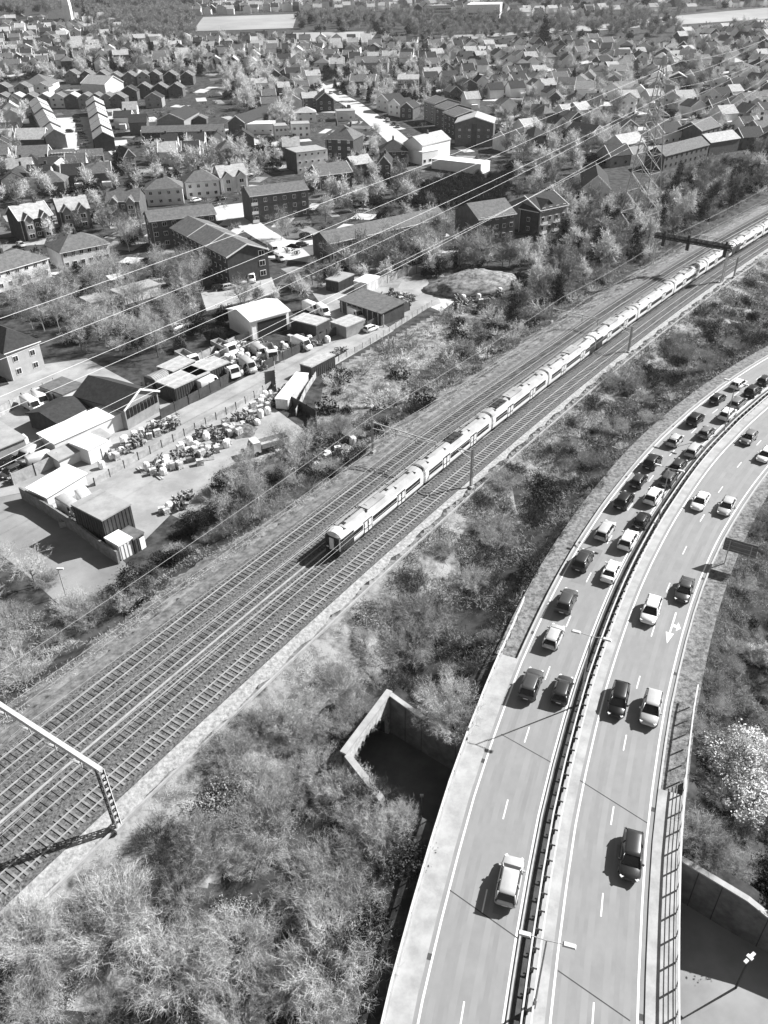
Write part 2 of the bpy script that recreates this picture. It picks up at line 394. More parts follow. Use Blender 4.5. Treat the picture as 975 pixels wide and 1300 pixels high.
def drape(name, quads_px, m_, dz=.01, n=8, kind='structure'):
    """surface patches given by four photo pixels each, laid on the ground"""
    b = MB()
    for k_, q in enumerate(quads_px):
        q = [np.array(a_, float) for a_ in q]; W = [P(*a_)[:2] for a_ in q]; vs = []
        for i in range(n+1):
            for j in range(n+1):
                s, t = i/n, j/n; p = (W[0]*(1-s)+W[1]*s)*(1-t)+(W[3]*(1-s)+W[2]*s)*t
                vs.append((p[0], p[1], float(ground(p[0], p[1], False))+dz+.004*k_))
        b._add(vs, [(i*(n+1)+j, (i+1)*(n+1)+j, (i+1)*(n+1)+j+1, i*(n+1)+j+1) for i in range(n) for j in range(n)])
    return tag(b.build(name, m_), None, kind=kind)
def street(name, px, width, m_, dz=.05):
    pts = np.array([P(*q)[:2] for q in px]); b = MB(); S = arc(pts); v = []
    n = max(2, int(S[-1]/8)+1)
    for s in np.linspace(0, S[-1], n):
        p, d = along(pts, S, s); r = np.array([d[1], -d[0]])
        for o in (-width/2, width/2):
            q = p+r*o; v.append((q[0], q[1], float(ground(q[0], q[1], False))+dz))
    b._add(v, [(2*i, 2*i+1, 2*i+3, 2*i+2) for i in range(n-1)])
    return tag(b.build(name, m_), None, kind='structure')

# ================================================================ RAILWAY
SQ0, SQ1 = 5.0, RAIL_S[-1]-2
TR = (3.45, 0.0, -3.6, -7.2)           # track offsets; the train runs on the second
tag(slab(RAIL, RAIL_S, SQ0, SQ1, -9.2, 5.3, 5.0, 5.80, 6).build('ballast_bed', M_ball), None, kind='structure')
structure('cess_gravel', [strip(RAIL, RAIL_S, SQ0, SQ1, 5.25, lambda s: 7.15-.9*float(ss((s-130)/80))+.22*math.sin(s*.9)+.15*math.sin(s*2.3), 5.6, 1.5, 5.42)], M_ball2)
structure('cess_gravel', [strip(RAIL, RAIL_S, SQ0, SQ1, -11.2, -9.15, 5.45, 4, 5.6)], mat('dusty_cess', .22, 1.0, scale=1.2, g2=.08, detail=9, bump=.5))
M_rail = mat('polished_rail', 0.40, 0.4, scale=1, g2=.28)
M_sleep = mat('concrete_sleeper', 0.23, 0.9, scale=.7, g2=0.14, detail=3, pos=(.42,.6))
M_sleepd = mat('old_sleeper', 0.16, 0.9, scale=.7, g2=0.06, detail=3, pos=(.42,.6))
sl = MB().box((0, 0, 0), (0.23, 2.5, .16), 0).mesh('sleeper', M_sleep)
sld = MB().box((0, 0, 0), (0.23, 2.5, .16), 0).mesh('sleeper', M_sleepd)
TN = ['railway track nearest the dual carriageway, beside the gravel strip', 'railway track that carries the train', 'railway track just left of the train', 'outermost railway track on the town side of the line']
def rq(s, o): p, d = along(RAIL, RAIL_S, s); r = np.array([d[1], -d[0]]); q = p+r*o; return q, math.atan2(d[1], d[0])
s_first = 60.0
for k, o in enumerate(TR):
    t = thing('railway_track', TN[k], 'railway track', (0, 0, 0), 0, 'tracks of the four track railway')
    for g in (-.75, .75):
        slab(RAIL, RAIL_S, SQ0, SQ1, o+g-.035, o+g+.035, 5.86, 6.0, 3).build('rail', M_rail, t)
    if k in (1, 2):     # conductor rail
        pass
    n1 = 100; st = .68; rest = MB()
    for j in range(int((SQ1-SQ0)/st)):
        s = SQ0+j*st; q, a = rq(s, o)
        if s_first <= s < s_first+n1*st:
            ob = link('sleeper', sl if k == 0 else sld, t, (q[0], q[1], (5.80 if k == 0 else 5.785)), a)
        else: rest.box((q[0], q[1], (5.80 if k == 0 else 5.785)), (.23, 2.5, .16), a)
    tag(rest.build('sleepers', M_sleep if k == 0 else M_sleepd, t), None, kind='stuff')
# cable trough between tracks
tag(slab(RAIL, RAIL_S, SQ0, SQ1, -1.95, -1.7, 5.7, 5.86, 5).build('cable_trough', M_foot), 'pale concrete cable trough running between the middle tracks', 'cable trough')
tag(slab(RAIL, RAIL_S, SQ0, SQ1, 7.3, 7.5, 5.3, 5.62, 5).build('cable_route', M_foot), 'pale thin cable route along the outer edge of the gravel strip', 'cable trough')
# ================================================================ TRAIN
M_trw = mat('pale_train_paint', 0.74, 0.45, scale=.6, g2=.62, spec=.4)
M_trr = mat('train_roof_grey', 0.37, 0.6, scale=.35, g2=.25, detail=8)
M_glass = mat('dark_glass', 0.015, 0.12, scale=1, g2=.01, spec=.6)
M_trd = mat('train_dark_panel', 0.04, 0.5, scale=2, g2=.025)
M_under = mat('underframe_grime', 0.05, 0.9, scale=2, g2=.03)
M_steel = mat('galvanised_steel', 0.42, 0.6, scale=2, g2=.3)
M_steeld = mat('dark_steel', 0.05, 0.6, scale=2, g2=.03)
def sect(x, k=1.0, top=0.0):
    """body cross-section of a coach at x (1 = full size)"""
    pr = [(-1.28, .95), (-1.40, 1.25), (-1.40, 2.6), (-1.30, 3.15), (-1.02, 3.5), (-.5, 3.72), (0, 3.78), (.5, 3.72), (1.02, 3.5), (1.30, 3.15), (1.40, 2.6), (1.40, 1.25), (1.28, .95)]
    return [(x, a*k, z if z < 2 else 2+(z-2)*(1-top)) for a, z in pr]
CL = 19.7
def coach_meshes(cab):
    b = MB(); h = CL/2
    if cab: b.loft([sect(-h-.25, .80, .35), sect(-h+.15, .93, .12), sect(-h+.9, .99, .02), sect(-h+1.4), sect(h)])
    else: b.loft([sect(-h), sect(h)])
    body = b.mesh('coach', M_trw)
    me = {}
    b = MB()
    for i in range(6): pass
    rf = MB()                                # roof skin, a hair proud of the body
    xs = [-h+1.5 if cab else -h+.02, h-.02]; pr = [(-1.31, 3.16), (-1.03, 3.515), (-.5, 3.74), (0, 3.80), (.5, 3.74), (1.03, 3.515), (1.31, 3.16)]
    rf._add([(x, a, z) for x in xs for a, z in pr], [(i, i+1, 8+i, 7+i) for i in range(6)])
    me['roof'] = rf.mesh('roof', M_trr)
    p = MB()
    for x, l in ((-1.2, 4.2),):
        p.box((x, 0, 3.82), (l, 1.7, .16))
        p.box((x-1.2, .0, 3.92), (.5, .5, .06)); p.box((x+.9, 0, 3.92), (.5, .5, .06))
    me['roof_unit'] = p.mesh('roof_unit', M_trr)
    v = MB().box((0, .25, 3.79), (16.8, .12, .04))
    for x in (-6.6, -5.9, 4.6, 5.3): v.cyl((x, .25, 3.82), .14, .12)
    for x in (-7.6, 2.2, 7.6): v.box((x, .0, 3.80), (.5, .6, .1))
    for x in (-8.4, -3.6, 3.5, 8.4): v.box((x, 0, 3.70), (.05, 2.0, .14))
    me['roof_vent'] = v.mesh('roof_vent', M_trd)
    # window bands between the doors: three per side
    for side in (-1, 1):
        for nm, x0, x1 in (('a', -h+(2.6 if cab else .9), -5.2), ('b', -2.9, 2.9), ('c', 5.2, h-.9)):
            q = MB().box(((x0+x1)/2, side*1.395, 2.28), (x1-x0, .05, .86))
            me['window', side, nm] = q.mesh('window', M_glass)
        for nm, x in (('a', -4.05), ('b', 4.05)):
            d = MB(); d.box((x, side*1.40, 1.98), (1.9, .05, 1.95))
            me['door', side, nm] = d.mesh('door', M_trw if False else M_trd)
            g = MB()
            for dx in (-.47, .47): g.box((x+dx, side*1.415, 2.25), (.62, .05, .95))
            for dx in (-.47, .47): g.box((x+dx, side*1.415, 1.35), (.72, .04, .5))
            me['dpane', side, nm] = g.mesh('door_leaf', M_trw)
    for nm, x in (('a', -6.9), ('b', 6.9)):
        q = MB(); q.box((x, 0, .62), (3.2, 2.2, .35))
        for dx in (-1.25, 1.25):
            for dy in (-.75, .75): q.cyl((x+dx, dy, .42), .42, .13, 'y', 12)
        me['bogie', nm] = q.mesh('bogie', M_under)
    me['underframe'] = MB().box((0, 0, .72), (9.5, 2.3, .55)).mesh('underframe', M_under)
    gw = MB().box((h+.3, 0, 2.1), (.62, 1.9, 2.5)); gw.box((h+.3, 0, 3.4), (.62, 1.5, .1))
    me['gangway'] = gw.mesh('gangway', M_trd)
    return body, me
bodyI, meI = coach_meshes(False); bodyC, meC = coach_meshes(True)
fr = MB(); h = CL/2                      # driving end: dark mask, pale corridor door, lamps
fr._add([(-h-.29, -1.0, 1.15), (-h-.29, 1.0, 1.15), (-h-.29, 1.05, 2.6), (-h-.27, .8, 3.12), (-h-.27, -.8, 3.12), (-h-.29, -1.05, 2.6)], [(0, 1, 2, 3, 4, 5)])
fr.box((-h-.1, 0, 2.05), (.40, 2.2, 2.1)); fr.box((-h+.25, 0, 1.95), (.5, 2.62, 1.9)); fr_me = fr.mesh('cab_front', M_trd)
cd_me = MB().box((-h-.34, 0, 2.05), (.2, .66, 1.75)).mesh('corridor_door', M_trw)
hl_me = MB().box((0, 0, 0), (.06, .3, .16)).mesh('headlight', mat('lamp_glass', .8, .2, scale=1, g2=.7))
skirt_me = MB().box((-h+.2, 0, .65), (.9, 2.3, .5)).mesh('cab_skirt', M_trd)
cs_me = {}
for side in (-1, 1): cs_me[side] = MB().box((-h+1.45, side*1.405, 2.05), (2.3, .04, 2.0)).mesh('cab_side', M_trd)
pan = MB()
for y in (-.6, .6): pan.bar((-1, y*.6, 3.85), (.6, y, 4.15), .07); pan.bar((.6, y, 4.15), (-.5, y, 4.35), .07)
for x in (-.5, -.2): pan.bar((x, -.8, 4.38), (x, .8, 4.38), .06)
for x in (-1.4, -.7, .5, 1.2):
    for y in (-.6, .6): pan.bar((x, y, 3.7), (x, y, 4.0), .16)
pan.box((0, 0, 3.83), (3.4, 1.7, .1)); pan_me = pan.mesh('pantograph', M_steeld)
train = thing('passenger_train', 'long pale electric passenger train running along the second track towards the foreground', 'train', (0, 0, 0))
# first coach: cab roof corner seen at pixel (407,678)
def rail_s_of(px, py, z):
    q = P(px, py, z)[:2]; best = (1e9, 0)
    for s in np.arange(80, RAIL_S[-1]-1, .1):
        p, d = along(RAIL, RAIL_S, s); dd = np.hypot(*(q-p))
        if dd < best[0]: best = (dd, s)
    return best[1]
s_front = rail_s_of(421, 686, 8.5)
for k in range(10):
    s = s_front+.3+k*20.35+CL/2
    if s > RAIL_S[-1]-12: break
    (qa, _), (qb, _) = rq(s-7, 0), rq(s+7, 0); c = (qa+qb)/2; a = math.atan2(qb[1]-qa[1], qb[0]-qa[0])
    cab = k == 0 or k in (4, 8); flip = k in (3, 7)
    bd, me = (bodyC, meC) if (cab or flip) else (bodyI, meI)
    co = link('coach', bd, train, (c[0], c[1], 6.0), a+(math.pi if flip else 0))
    for key, mm in me.items():
        nm = mm.name.split('.')[0]
        if nm == 'gangway' and flip: pass
        if nm == 'roof_unit' and k in (1, 5): continue
        link(nm, mm, co)
    if cab or flip:
        link('cab_front', fr_me, co); link('corridor_door', cd_me, co); link('cab_skirt', skirt_me, co)
        for side in (-1, 1):
            link('cab_side', cs_me[side], co); link('headlight', hl_me, co, (-CL/2-.33, side*.75, 1.35))
    if k in (1, 2, 6): link('pantograph', pan_me, co, (0 if k != 2 else -6.2, 0, 0))

# ================================================================ OVERHEAD LINE AND SIGNALS
def lattice(b, p0, p1, wx, wy, n, rod=.09, pn=None):
    """four corner angles and diagonal lacing between p0 and p1"""
    p0, p1 = Vector(p0), Vector(p1); d = (p1-p0).normalized(); u = Vector(pn if pn is not None else (0, 0, 1)); u = (u-d*u.dot(d)).normalized(); v = d.cross(u)
    c = [(u*wx/2*i+v*wy/2*j) for i, j in ((1, 1), (1, -1), (-1, -1), (-1, 1))]
    for q in c: b.bar(p0+q, p1+q, rod)
    L = (p1-p0).length
    for i in range(n):
        a, e = p0+d*L*i/n, p0+d*L*(i+1)/n
        for k in range(4):
            b.bar(a+c[k], e+c[(k+1) % 4] if i % 2 else a+c[(k+1) % 4], rod*.6); b.bar(a+c[k], e+c[(k+1) % 4], rod*.6)
# near portal: lattice leg, pale beam, registration arms and insulators
base = P(148.8, 1047.7, 5.75); sP = rail_s_of(148.8, 1047.7, 5.75); (q0, aP) = rq(sP, 0)
dn = Vector((math.sin(aP), -math.cos(aP), 0)); B0 = Vector(base); HP = 7.8
port = thing('overhead_line_portal', 'overhead line portal in the lower left with lattice leg and white beam', 'gantry', (0, 0, 0))
b = MB(); lattice(b, B0, B0+Vector((0, 0, HP)), .55, .38, 16, .10, dn); b.build('lattice_leg', M_steeld, port)
b = MB(); f0 = B0+dn*.28
dr = Vector((dn.y, -dn.x, 0))
for s_ in (-.24, .24): b.bar(f0+dr*s_*-1*1.0, f0+dr*s_*-1*1.0+Vector((0, 0, HP)), .10, .10)
for i in range(9): b.bar(f0-dr*.24+Vector((0, 0, .3+i*HP/9.2)), f0+dr*.24+Vector((0, 0, .3+i*HP/9.2)), .10, .28)
b.build('leg_plate', mat('white_steel', .58, .6, scale=2, g2=.44), port)
b = MB(); far = B0-dn*22; b.bar(B0+dn*.3+Vector((0, 0, HP)), far+Vector((0, 0, HP)), .42, .5); b.build('beam', MATS['white_steel'], port)
b = MB(); lattice(b, far, far+Vector((0, 0, HP)), .55, .38, 16, .10, dn); b.build('lattice_leg', M_steeld, port)
b = MB().box((B0.x, B0.y, B0.z-.1), (1.0, 1.0, .5), aP); b.build('foundation', M_conc, port)
for o in TR:
    a_ = B0-dn*(5.9+0.0)+dn*(o); b = MB()
    pc = Vector((q0[0], q0[1], 0))+dn*o; top = pc+Vector((0, 0, 5.75+HP-.3))
    b.bar(top+dn*1.3, top+dn*1.3-Vector((0, 0, 1.3)), .08); b.bar(top+dn*1.3-Vector((0, 0, .7)), top-dn*.4-Vector((0, 0, 1.2)), .06); b.bar(top+dn*1.3-Vector((0, 0, 1.2)), top-dn*.3-Vector((0, 0, 1.7)), .05)
    b.build('registration_arm', M_steel, port)
    b = MB()
    for i in range(5): b.cyl(top+dn*(1.1-.16*i)-Vector((0, 0, .78+.05*i)), .11, .08)
    b.build('insulator', MATS['white_steel'], port)
b = MB().box((B0.x-2.6, B0.y-1.1, 5.62), (.5, .35, .4), .3)
def mast(px, py, toppy, label, arm, side):
    q = P(px, py, 5.5); hh = z_at(q[0], q[1], toppy)-5.5; s = rail_s_of(px, py, 5.5); (qq, a) = rq(s, 0)
    n_ = Vector((math.sin(a), -math.cos(a), 0))*side; t = thing('overhead_line_mast', label, 'mast', (q[0], q[1], 5.4), 0, 'overhead line masts')
    b = MB(); b.bar((0, 0, 0), (0, 0, hh), .09, .3); b.bar((.25, 0, 0), (.25, 0, hh), .08, .08); b.build('pole', M_steel, t)
    MB().box((.1, 0, .1), (.8, .7, .4), a).build('foundation', M_conc, t)
    if arm:
        b = MB(); z = Vector((0, 0, hh-.5)); e = z-n_*arm
        b.bar(z, e, .14); b.bar(z-Vector((0, 0, 1.1)), e-Vector((0, 0, .25)), .10)
        for k in range(1, int(arm/1.6)): b.bar(z-n_*k*1.6, z-n_*(k*1.6+.8)-Vector((0, 0, .9*(1-k*1.6/arm)+.1)), .06)
        for k in range(int(arm/3.6)): b.bar(e+n_*(k*3.6+.2), e+n_*(k*3.6+.2)-Vector((0, 0, 1.5)), .10); b.bar(e+n_*(k*3.6+.2)-Vector((0, 0, 1.3)), e+n_*(k*3.6+1.8)-Vector((0, 0, .9)), .05)
        b.build('cantilever_arm', M_steel, t)
    return t
mast(472.9, 573, 531.4, 'overhead line mast on the town side with a long arm over the tracks', 12.0, -1)
mast(597, 618, 570, 'overhead line mast standing on the gravel strip beside the second coach', 2.5, 1)
mast(797, 447, 414, 'dark thin overhead line mast on the gravel strip below the signal gantry', 2.5, 1)
mast(699, 408, 388, 'overhead line mast among the bushes with an arm over the train roof', 11.0, -1)
mast(931, 352, 326, 'slim mast beside the right leg of the signal gantry', 2.0, 1)
# far signal gantry
gL, gR = P(827.6, 337, 5.6), P(916, 358, 5.6)
g = thing('signal_gantry', 'dark signal gantry spanning all the tracks in the distance, over the train', 'gantry', (0, 0, 0))
hL, hR = z_at(gL[0], gL[1], 299), z_at(gR[0], gR[1], 315)
b = MB(); 
for gg, hh in ((gL, hL), (gR, hR)):
    b = MB(); gv = Vector(gg); dd = Vector((gR[0]-gL[0], gR[1]-gL[1], 0)).normalized()
    for s_ in (-.5, .5): b.bar(gv+Vector((-dd.y, dd.x, 0))*s_, gv+Vector((-dd.y, dd.x, 0))*s_*.6+Vector((0, 0, hh-gg[2])), .22)
    for i in range(7):
        z0 = (hh-gg[2])*i/7; z1 = (hh-gg[2])*(i+1)/7; s_ = .5 if i % 2 else -.5
        b.bar(gv+Vector((-dd.y, dd.x, 0))*s_*.9+Vector((0, 0, z0)), gv-Vector((-dd.y, dd.x, 0))*s_*.9+Vector((0, 0, z1)), .12)
    b.build('gantry_leg', MATS['white_steel'], g)
b = MB(); A = Vector((gL[0], gL[1], hL+.1))-dd*.4; E_ = Vector((gR[0], gR[1], hR+.1))+dd*.6; lattice(b, A, E_, 1.0, 1.1, 14, .2); b.bar(A, E_, .9, .5); b.build('beam', M_steeld, g)
b = MB()
for s_ in (-.55, .55):
    k = Vector((-dd.y, dd.x, 0))*s_+Vector((0, 0, 1.5)); b.bar(A+k, E_+k, .05)
    for i in range(10): q = A.lerp(E_, i/9); b.bar(q+Vector((-dd.y, dd.x, 0))*s_, q+k, .05)
b.build('handrail', M_steeld, g)
for t_ in (.12, .45, .93):
    q = A.lerp(E_, t_); b = MB(); b.box((q.x, q.y, q.z-1.3), (.8, .35, 2.2), math.atan2(dd.y, dd.x)); b.cyl((q.x, q.y, q.z+.8), .3, 1.0); b.build('signal_head', M_steeld, g)
# wires over the tracks
def wire(name, pts, label, cat, group, rad, m_, sag=0.0, n=10):
    b = MB(); allp = []
    for i in range(len(pts)-1):
        a_, c_ = Vector(pts[i]), Vector(pts[i+1])
        for k in range(n+(i == len(pts)-2)):
            t_ = k/n; allp.append(a_.lerp(c_, t_)-Vector((0, 0, sag*4*t_*(1-t_))))
    b.tube(allp, rad, 3); return tag(b.build(name, m_), label, cat, group)
M_wire = mat('contact_wire', .30, .5, scale=1, g2=.22)
M_cable = mat('aluminium_conductor', .66, .5, scale=1, g2=.56)
sM = [sP-60, sP, rail_s_of(472.9, 573, 5.5), rail_s_of(699, 408, 5.5), rail_s_of(827, 337, 5.6), RAIL_S[-1]-3]
for o, nm in zip(TR, ('nearest the dual carriageway', 'over the train', 'just left of the train', 'on the town side')):
    for hz, sg, kind in ((10.6, 0.0, 'contact wire'), (11.9, .7, 'catenary wire')):
        wire('overhead_wire', [(*rq(s, o)[0], hz+.2) for s in sM], f'thin {kind} above the track {nm}', 'wire', 'overhead line wires', .018, M_wire, sg, 8)
wire('overhead_wire', [(*rq(s, -12.5)[0], 11.5) for s in sM], 'thin feeder wire strung along the bushes left of the tracks', 'wire', 'overhead line wires', .018, mat('feeder_wire', .40, .5, scale=1, g2=.3), .5, 8)

# ================================================================ PYLON AND POWER LINES
pb = P(808, 298); pb[2] = float(ground(pb[0], pb[1])); hb = 49.0
ld = Vector((-141, -132, 0)).normalized(); ad = Vector((ld.y, -ld.x, 0))
if ad.x < 0: ad = -ad
pyl = thing('electricity_pylon', 'tall lattice electricity pylon rising among trees beside the railway', 'pylon', tuple(pb))
M_py = mat('pylon_steel', .48, .5, scale=1, g2=.36)
def pw(z): return 4.4*(1-z/hb)**1.15+.55 if z < hb else .3
lv = [0, 7, 13, 18.5, 23.5, 28, 32, 35.5, 38.5, 41.5, 44.5, hb]
cn = lambda z: [ld*pw(z)*i+ad*pw(z)*j+Vector((0, 0, z)) for i, j in ((1, 1), (1, -1), (-1, -1), (-1, 1))]
legs = [MB() for _ in range(4)]; br = MB()
for z0, z1 in zip(lv[:-1], lv[1:]):
    a_, c_ = cn(z0), cn(z1)
    for k in range(4):
        legs[k].bar(a_[k], c_[k], .2); br.bar(a_[k], c_[(k+1) % 4], .085); br.bar(a_[(k+1) % 4], c_[k], .085); br.bar(c_[k], c_[(k+1) % 4], .085)
for l_ in legs: l_.build('leg', M_py, pyl)
br.build('bracing', M_py, pyl)
tips = []
RP = [(843, 76), (848, 111), (843, 150)]; LP_ = [(810, 106), (800, 142), (791, 183)]
LEFT = [((640, 170.5), (0, 374)), ((640, 223), (0, 465)), ((640, 268), (0, 560)), ((640, 193), (0, 420)), ((640, 231.5), (0, 489)), ((640, 272), (0, 578))]
for k, (px, py) in enumerate(RP+LP_):
    sgn = 1 if k < 3 else -1; off = ad*sgn*(4.6+1.2*(k % 3 == 1)); xy = Vector(pb)+off
    z = min(z_at(xy.x, xy.y, py), pb[2]+hb-1.2); tp = Vector((xy.x, xy.y, z)); zl = z-pb[2]+.6
    b = MB()
    for s_ in (-1, 1):
        for dz in (1.6, -.1): b.bar(ad*sgn*.6+ld*s_*.6+Vector((0, 0, zl+dz)), off+Vector((0, 0, zl)), .12)
    b.build('cross_arm', M_py, pyl)
    b = MB(); b.bar(off+Vector((0, 0, zl)), off+Vector((0, 0, zl-.6)), .14)
    b.build('insulator', M_cable, pyl)
    # conductor: to the left it leaves the picture about 130 m from the camera
    (mx, my), (lx, ly) = LEFT[k]
    zz_ = z-6.0-(k % 3)*.5
    end = P(lx, ly, zz_); far_ = Vector(end)+(Vector(end)-tp)*.5
    back = tp+(tp-Vector(end))*1.0; back.z = tp.z+14
    # sag so that the wire passes the middle pixel
    best = (1e9, 0)
    for sg in np.arange(-4, 9, .1):
        for t_ in np.linspace(.02, .9, 45):
            q = tp.lerp(far_, t_); q.z -= sg*4*t_*(1-t_); X_, Y_ = to_px(q)
            if abs(X_-mx) < 6:
                e_ = abs(Y_-(my+(X_-mx)*(ly-my)/(lx-mx)))
                if e_ < best[0]: best = (e_, sg)
    nm = ['top', 'middle', 'lowest'][k % 3]; sd_ = 'far' if k < 3 else 'near'
    wire('power_line', [tuple(far_), tuple(tp)], f'pale power line from the {nm} cross arm on the {sd_} side of the pylon', 'power line', 'power lines carried by the pylon', .027, M_cable, best[1], 24)
    wire('power_line', [tuple(tp), tuple(back)], f'power line running on beyond the pylon from its {nm} cross arm on the {sd_} side', 'power line', 'power lines carried by the pylon', .024, M_cable, 6, 12)
# ================================================================ VEHICLES
PAINT = {}
for nm, g_ in (('black', .012), ('dark', .03), ('charcoal', .06), ('grey', .16), ('silver', .42), ('white', .80)):
    PAINT[nm] = mat(nm+'_car_paint', g_, .28, scale=2, g2=g_*.9, spec=.55)
M_tyre = mat('tyre_rubber', .02, .9, scale=5, g2=.015); M_rim = mat('wheel_rim', .45, .4, scale=5, g2=.35)
M_hl = mat('headlamp_glass', .75, .2, scale=4, g2=.6); M_tl = mat('tail_lamp_glass', .12, .3, scale=4, g2=.08)
M_plate = mat('number_plate', .7, .5, scale=4, g2=.6)
def rect_ring(x, w_, z0, z1, c=.14):
    c = min(c, (z1-z0)*.45)
    return [(x, -w_+c*.6, z0), (x, w_-c*.6, z0), (x, w_, z0+c), (x, w_, z1-c), (x, w_-c, z1), (x, -w_+c, z1), (x, -w_, z1-c), (x, -w_, z0+c)]
CARS = {}
def car_type(kind):
    L, W, body, cab = dict(
        hatch=(4.1, 1.76, [(-2.06, .48, .46, .80), (-2.02, .66, .40, .90), (-1.92, .80, .30, .98), (-1.3, .87, .22, 1.0), (0.2, .88, .2, .98), (1.1, .87, .22, .93), (1.62, .82, .24, .84), (1.9, .72, .30, .74), (2.02, .56, .36, .66), (2.07, .36, .40, .58)], (-1.98, -1.62, .42, 1.12, 1.46)),
        saloon=(4.6, 1.80, [(-2.31, .5, .46, .82), (-2.26, .70, .40, .94), (-2.12, .82, .32, 1.0), (-1.3, .89, .22, 1.0), (0.1, .9, .2, .97), (1.2, .89, .22, .92), (1.85, .83, .25, .82), (2.15, .72, .32, .72), (2.27, .56, .38, .62), (2.32, .36, .42, .56)], (-1.72, -1.0, .45, 1.2, 1.42)),
        suv=(4.5, 1.88, [(-2.27, .56, .55, .94), (-2.22, .74, .48, 1.04), (-2.1, .88, .36, 1.12), (-1.3, .93, .28, 1.12), (0.2, .94, .26, 1.1), (1.2, .93, .28, 1.06), (1.8, .88, .3, .98), (2.1, .78, .38, .86), (2.22, .62, .44, .76), (2.27, .42, .48, .68)], (-2.16, -1.78, .45, 1.2, 1.70)),
        estate=(4.7, 1.82, [(-2.38, .52, .48, .84), (-2.34, .70, .42, .94), (-2.22, .84, .32, 1.0), (-1.3, .9, .22, 1.0), (0.2, .91, .2, .98), (1.3, .9, .22, .93), (1.92, .84, .25, .83), (2.2, .74, .32, .74), (2.32, .58, .38, .64), (2.37, .38, .42, .56)], (-2.28, -1.9, .55, 1.3, 1.48)),
    )[kind]
    x0, x1, x2, x3, zt = cab; zb = body[3][3]-.03
    bm = MB(); bm.loft([rect_ring(x, w_, a, c) for x, w_, a, c in body])
    # pillars and roof in body colour
    wb, wt = body[3][1]-.05, body[3][1]-.23
    for s_ in (-1, 1):
        bm.bar((x3, s_*(wb-.04), zb), (x2, s_*(wt-.02), zt-.03), .09, .07); bm.bar((x0, s_*(wb-.06), zb), (x1, s_*(wt-.02), zt-.03), .14, .08)
        xm = (x1+x2)/2-.1; bm.bar((xm, s_*(wb-.0), zb), (xm, s_*(wt+.01), zt-.03), .08, .06)
    r0 = [(x1-.06, -wt+.06, zt-.03), (x1-.06, wt-.06, zt-.03)]
    bm.loft([[(x1-.08, -wt+.02, zt-.06), (x1-.08, wt-.02, zt-.06), (x1-.06, wt-.12, zt-.01), (x1-.06, -wt+.12, zt-.01)],
             [(x1+.3, -wt, zt-.04), (x1+.3, wt, zt-.04), (x1+.3, wt-.12, zt+.035), (x1+.3, -wt+.12, zt+.035)],
             [(x2-.4, -wt, zt-.04), (x2-.4, wt, zt-.04), (x2-.4, wt-.12, zt+.03), (x2-.4, -wt+.12, zt+.03)],
             [(x2+.04, -wt+.02, zt-.06), (x2+.04, wt-.02, zt-.06), (x2+.02, wt-.12, zt-.01), (x2+.02, -wt+.12, zt-.01)]])
    out = {'body': bm.mesh('body', PAINT['dark'], True)}
    i_ = .03
    out['windscreen'] = MB()._add([(x3-.0, -wb+.08, zb), (x3-.0, wb-.08, zb), (x2+.0, wt-.05, zt-.05), (x2+.0, -wt+.05, zt-.05), (x3-.25, -wb+.08, zb), (x3-.25, wb-.08, zb), (x2-.2, wt-.05, zt-.06), (x2-.2, -wt+.05, zt-.06)], [(0, 1, 2, 3), (7, 6, 5, 4), (0, 3, 7, 4), (1, 5, 6, 2), (3, 2, 6, 7), (0, 4, 5, 1)]).mesh('windscreen', M_glass)
    out['rear_window'] = MB()._add([(x0, wb-.1, zb), (x0, -wb+.1, zb), (x1, -wt+.06, zt-.05), (x1, wt-.06, zt-.05), (x0+.2, wb-.1, zb), (x0+.2, -wb+.1, zb), (x1+.2, -wt+.06, zt-.06), (x1+.2, wt-.06, zt-.06)], [(0, 1, 2, 3), (7, 6, 5, 4), (0, 3, 7, 4), (1, 5, 6, 2), (3, 2, 6, 7), (0, 4, 5, 1)]).mesh('rear_window', M_glass)
    for s_ in (-1, 1):
        q = [(x0+.08, s_*(wb-.03), zb), (x3-.05, s_*(wb-.03), zb), (x2-.03, s_*(wt-.01), zt-.06), (x1+.03, s_*(wt-.01), zt-.06)]
        q2 = [(a_, c_-s_*.1, d_) for a_, c_, d_ in q]
        out['side_window', s_] = MB()._add(q+q2, [(0, 1, 2, 3), (7, 6, 5, 4), (0, 4, 5, 1), (1, 5, 6, 2), (2, 6, 7, 3), (3, 7, 4, 0)]).mesh('side_window', M_glass)
        xf = body[-3][0]+.02; out['headlight', s_] = MB().box((xf, s_*(body[-3][1]-.12), body[-3][3]-.1), (.26, .26, .15), -s_*.75).mesh('headlight', M_hl)
        xr = body[1][0]+.05; out['tail_light', s_] = MB().box((xr, s_*(body[1][1]-.02), body[1][3]-.08), (.14, .2, .24), s_*.6).mesh('tail_light', M_tl)
        out['mirror', s_] = MB().box((x3-.35, s_*(W/2+.06), zb+.08), (.14, .22, .15)).mesh('mirror', PAINT['dark'])
    out['number_plate'] = MB().box((body[0][0]-.0, 0, .62), (.04, .5, .12)).mesh('number_plate', M_plate)
    CARS[kind] = out; return L
wl = {}
def wheel_mesh(r):
    w_ = MB(); w_.cyl((0, 0, 0), r, .21, 'y', 14); ri = MB(); ri.cyl((0, .09, 0), r*.62, .06, 'y', 10); ri.cyl((0, -.09, 0), r*.62, .06, 'y', 10)
    return w_.mesh('wheel', M_tyre), ri.mesh('rim', M_rim)
WHEEL = {k: wheel_mesh(r) for k, r in (('hatch', .31), ('saloon', .32), ('estate', .32), ('suv', .36), ('van', .34))}
CARL = {k: car_type(k) for k in ('hatch', 'saloon', 'suv', 'estate')}
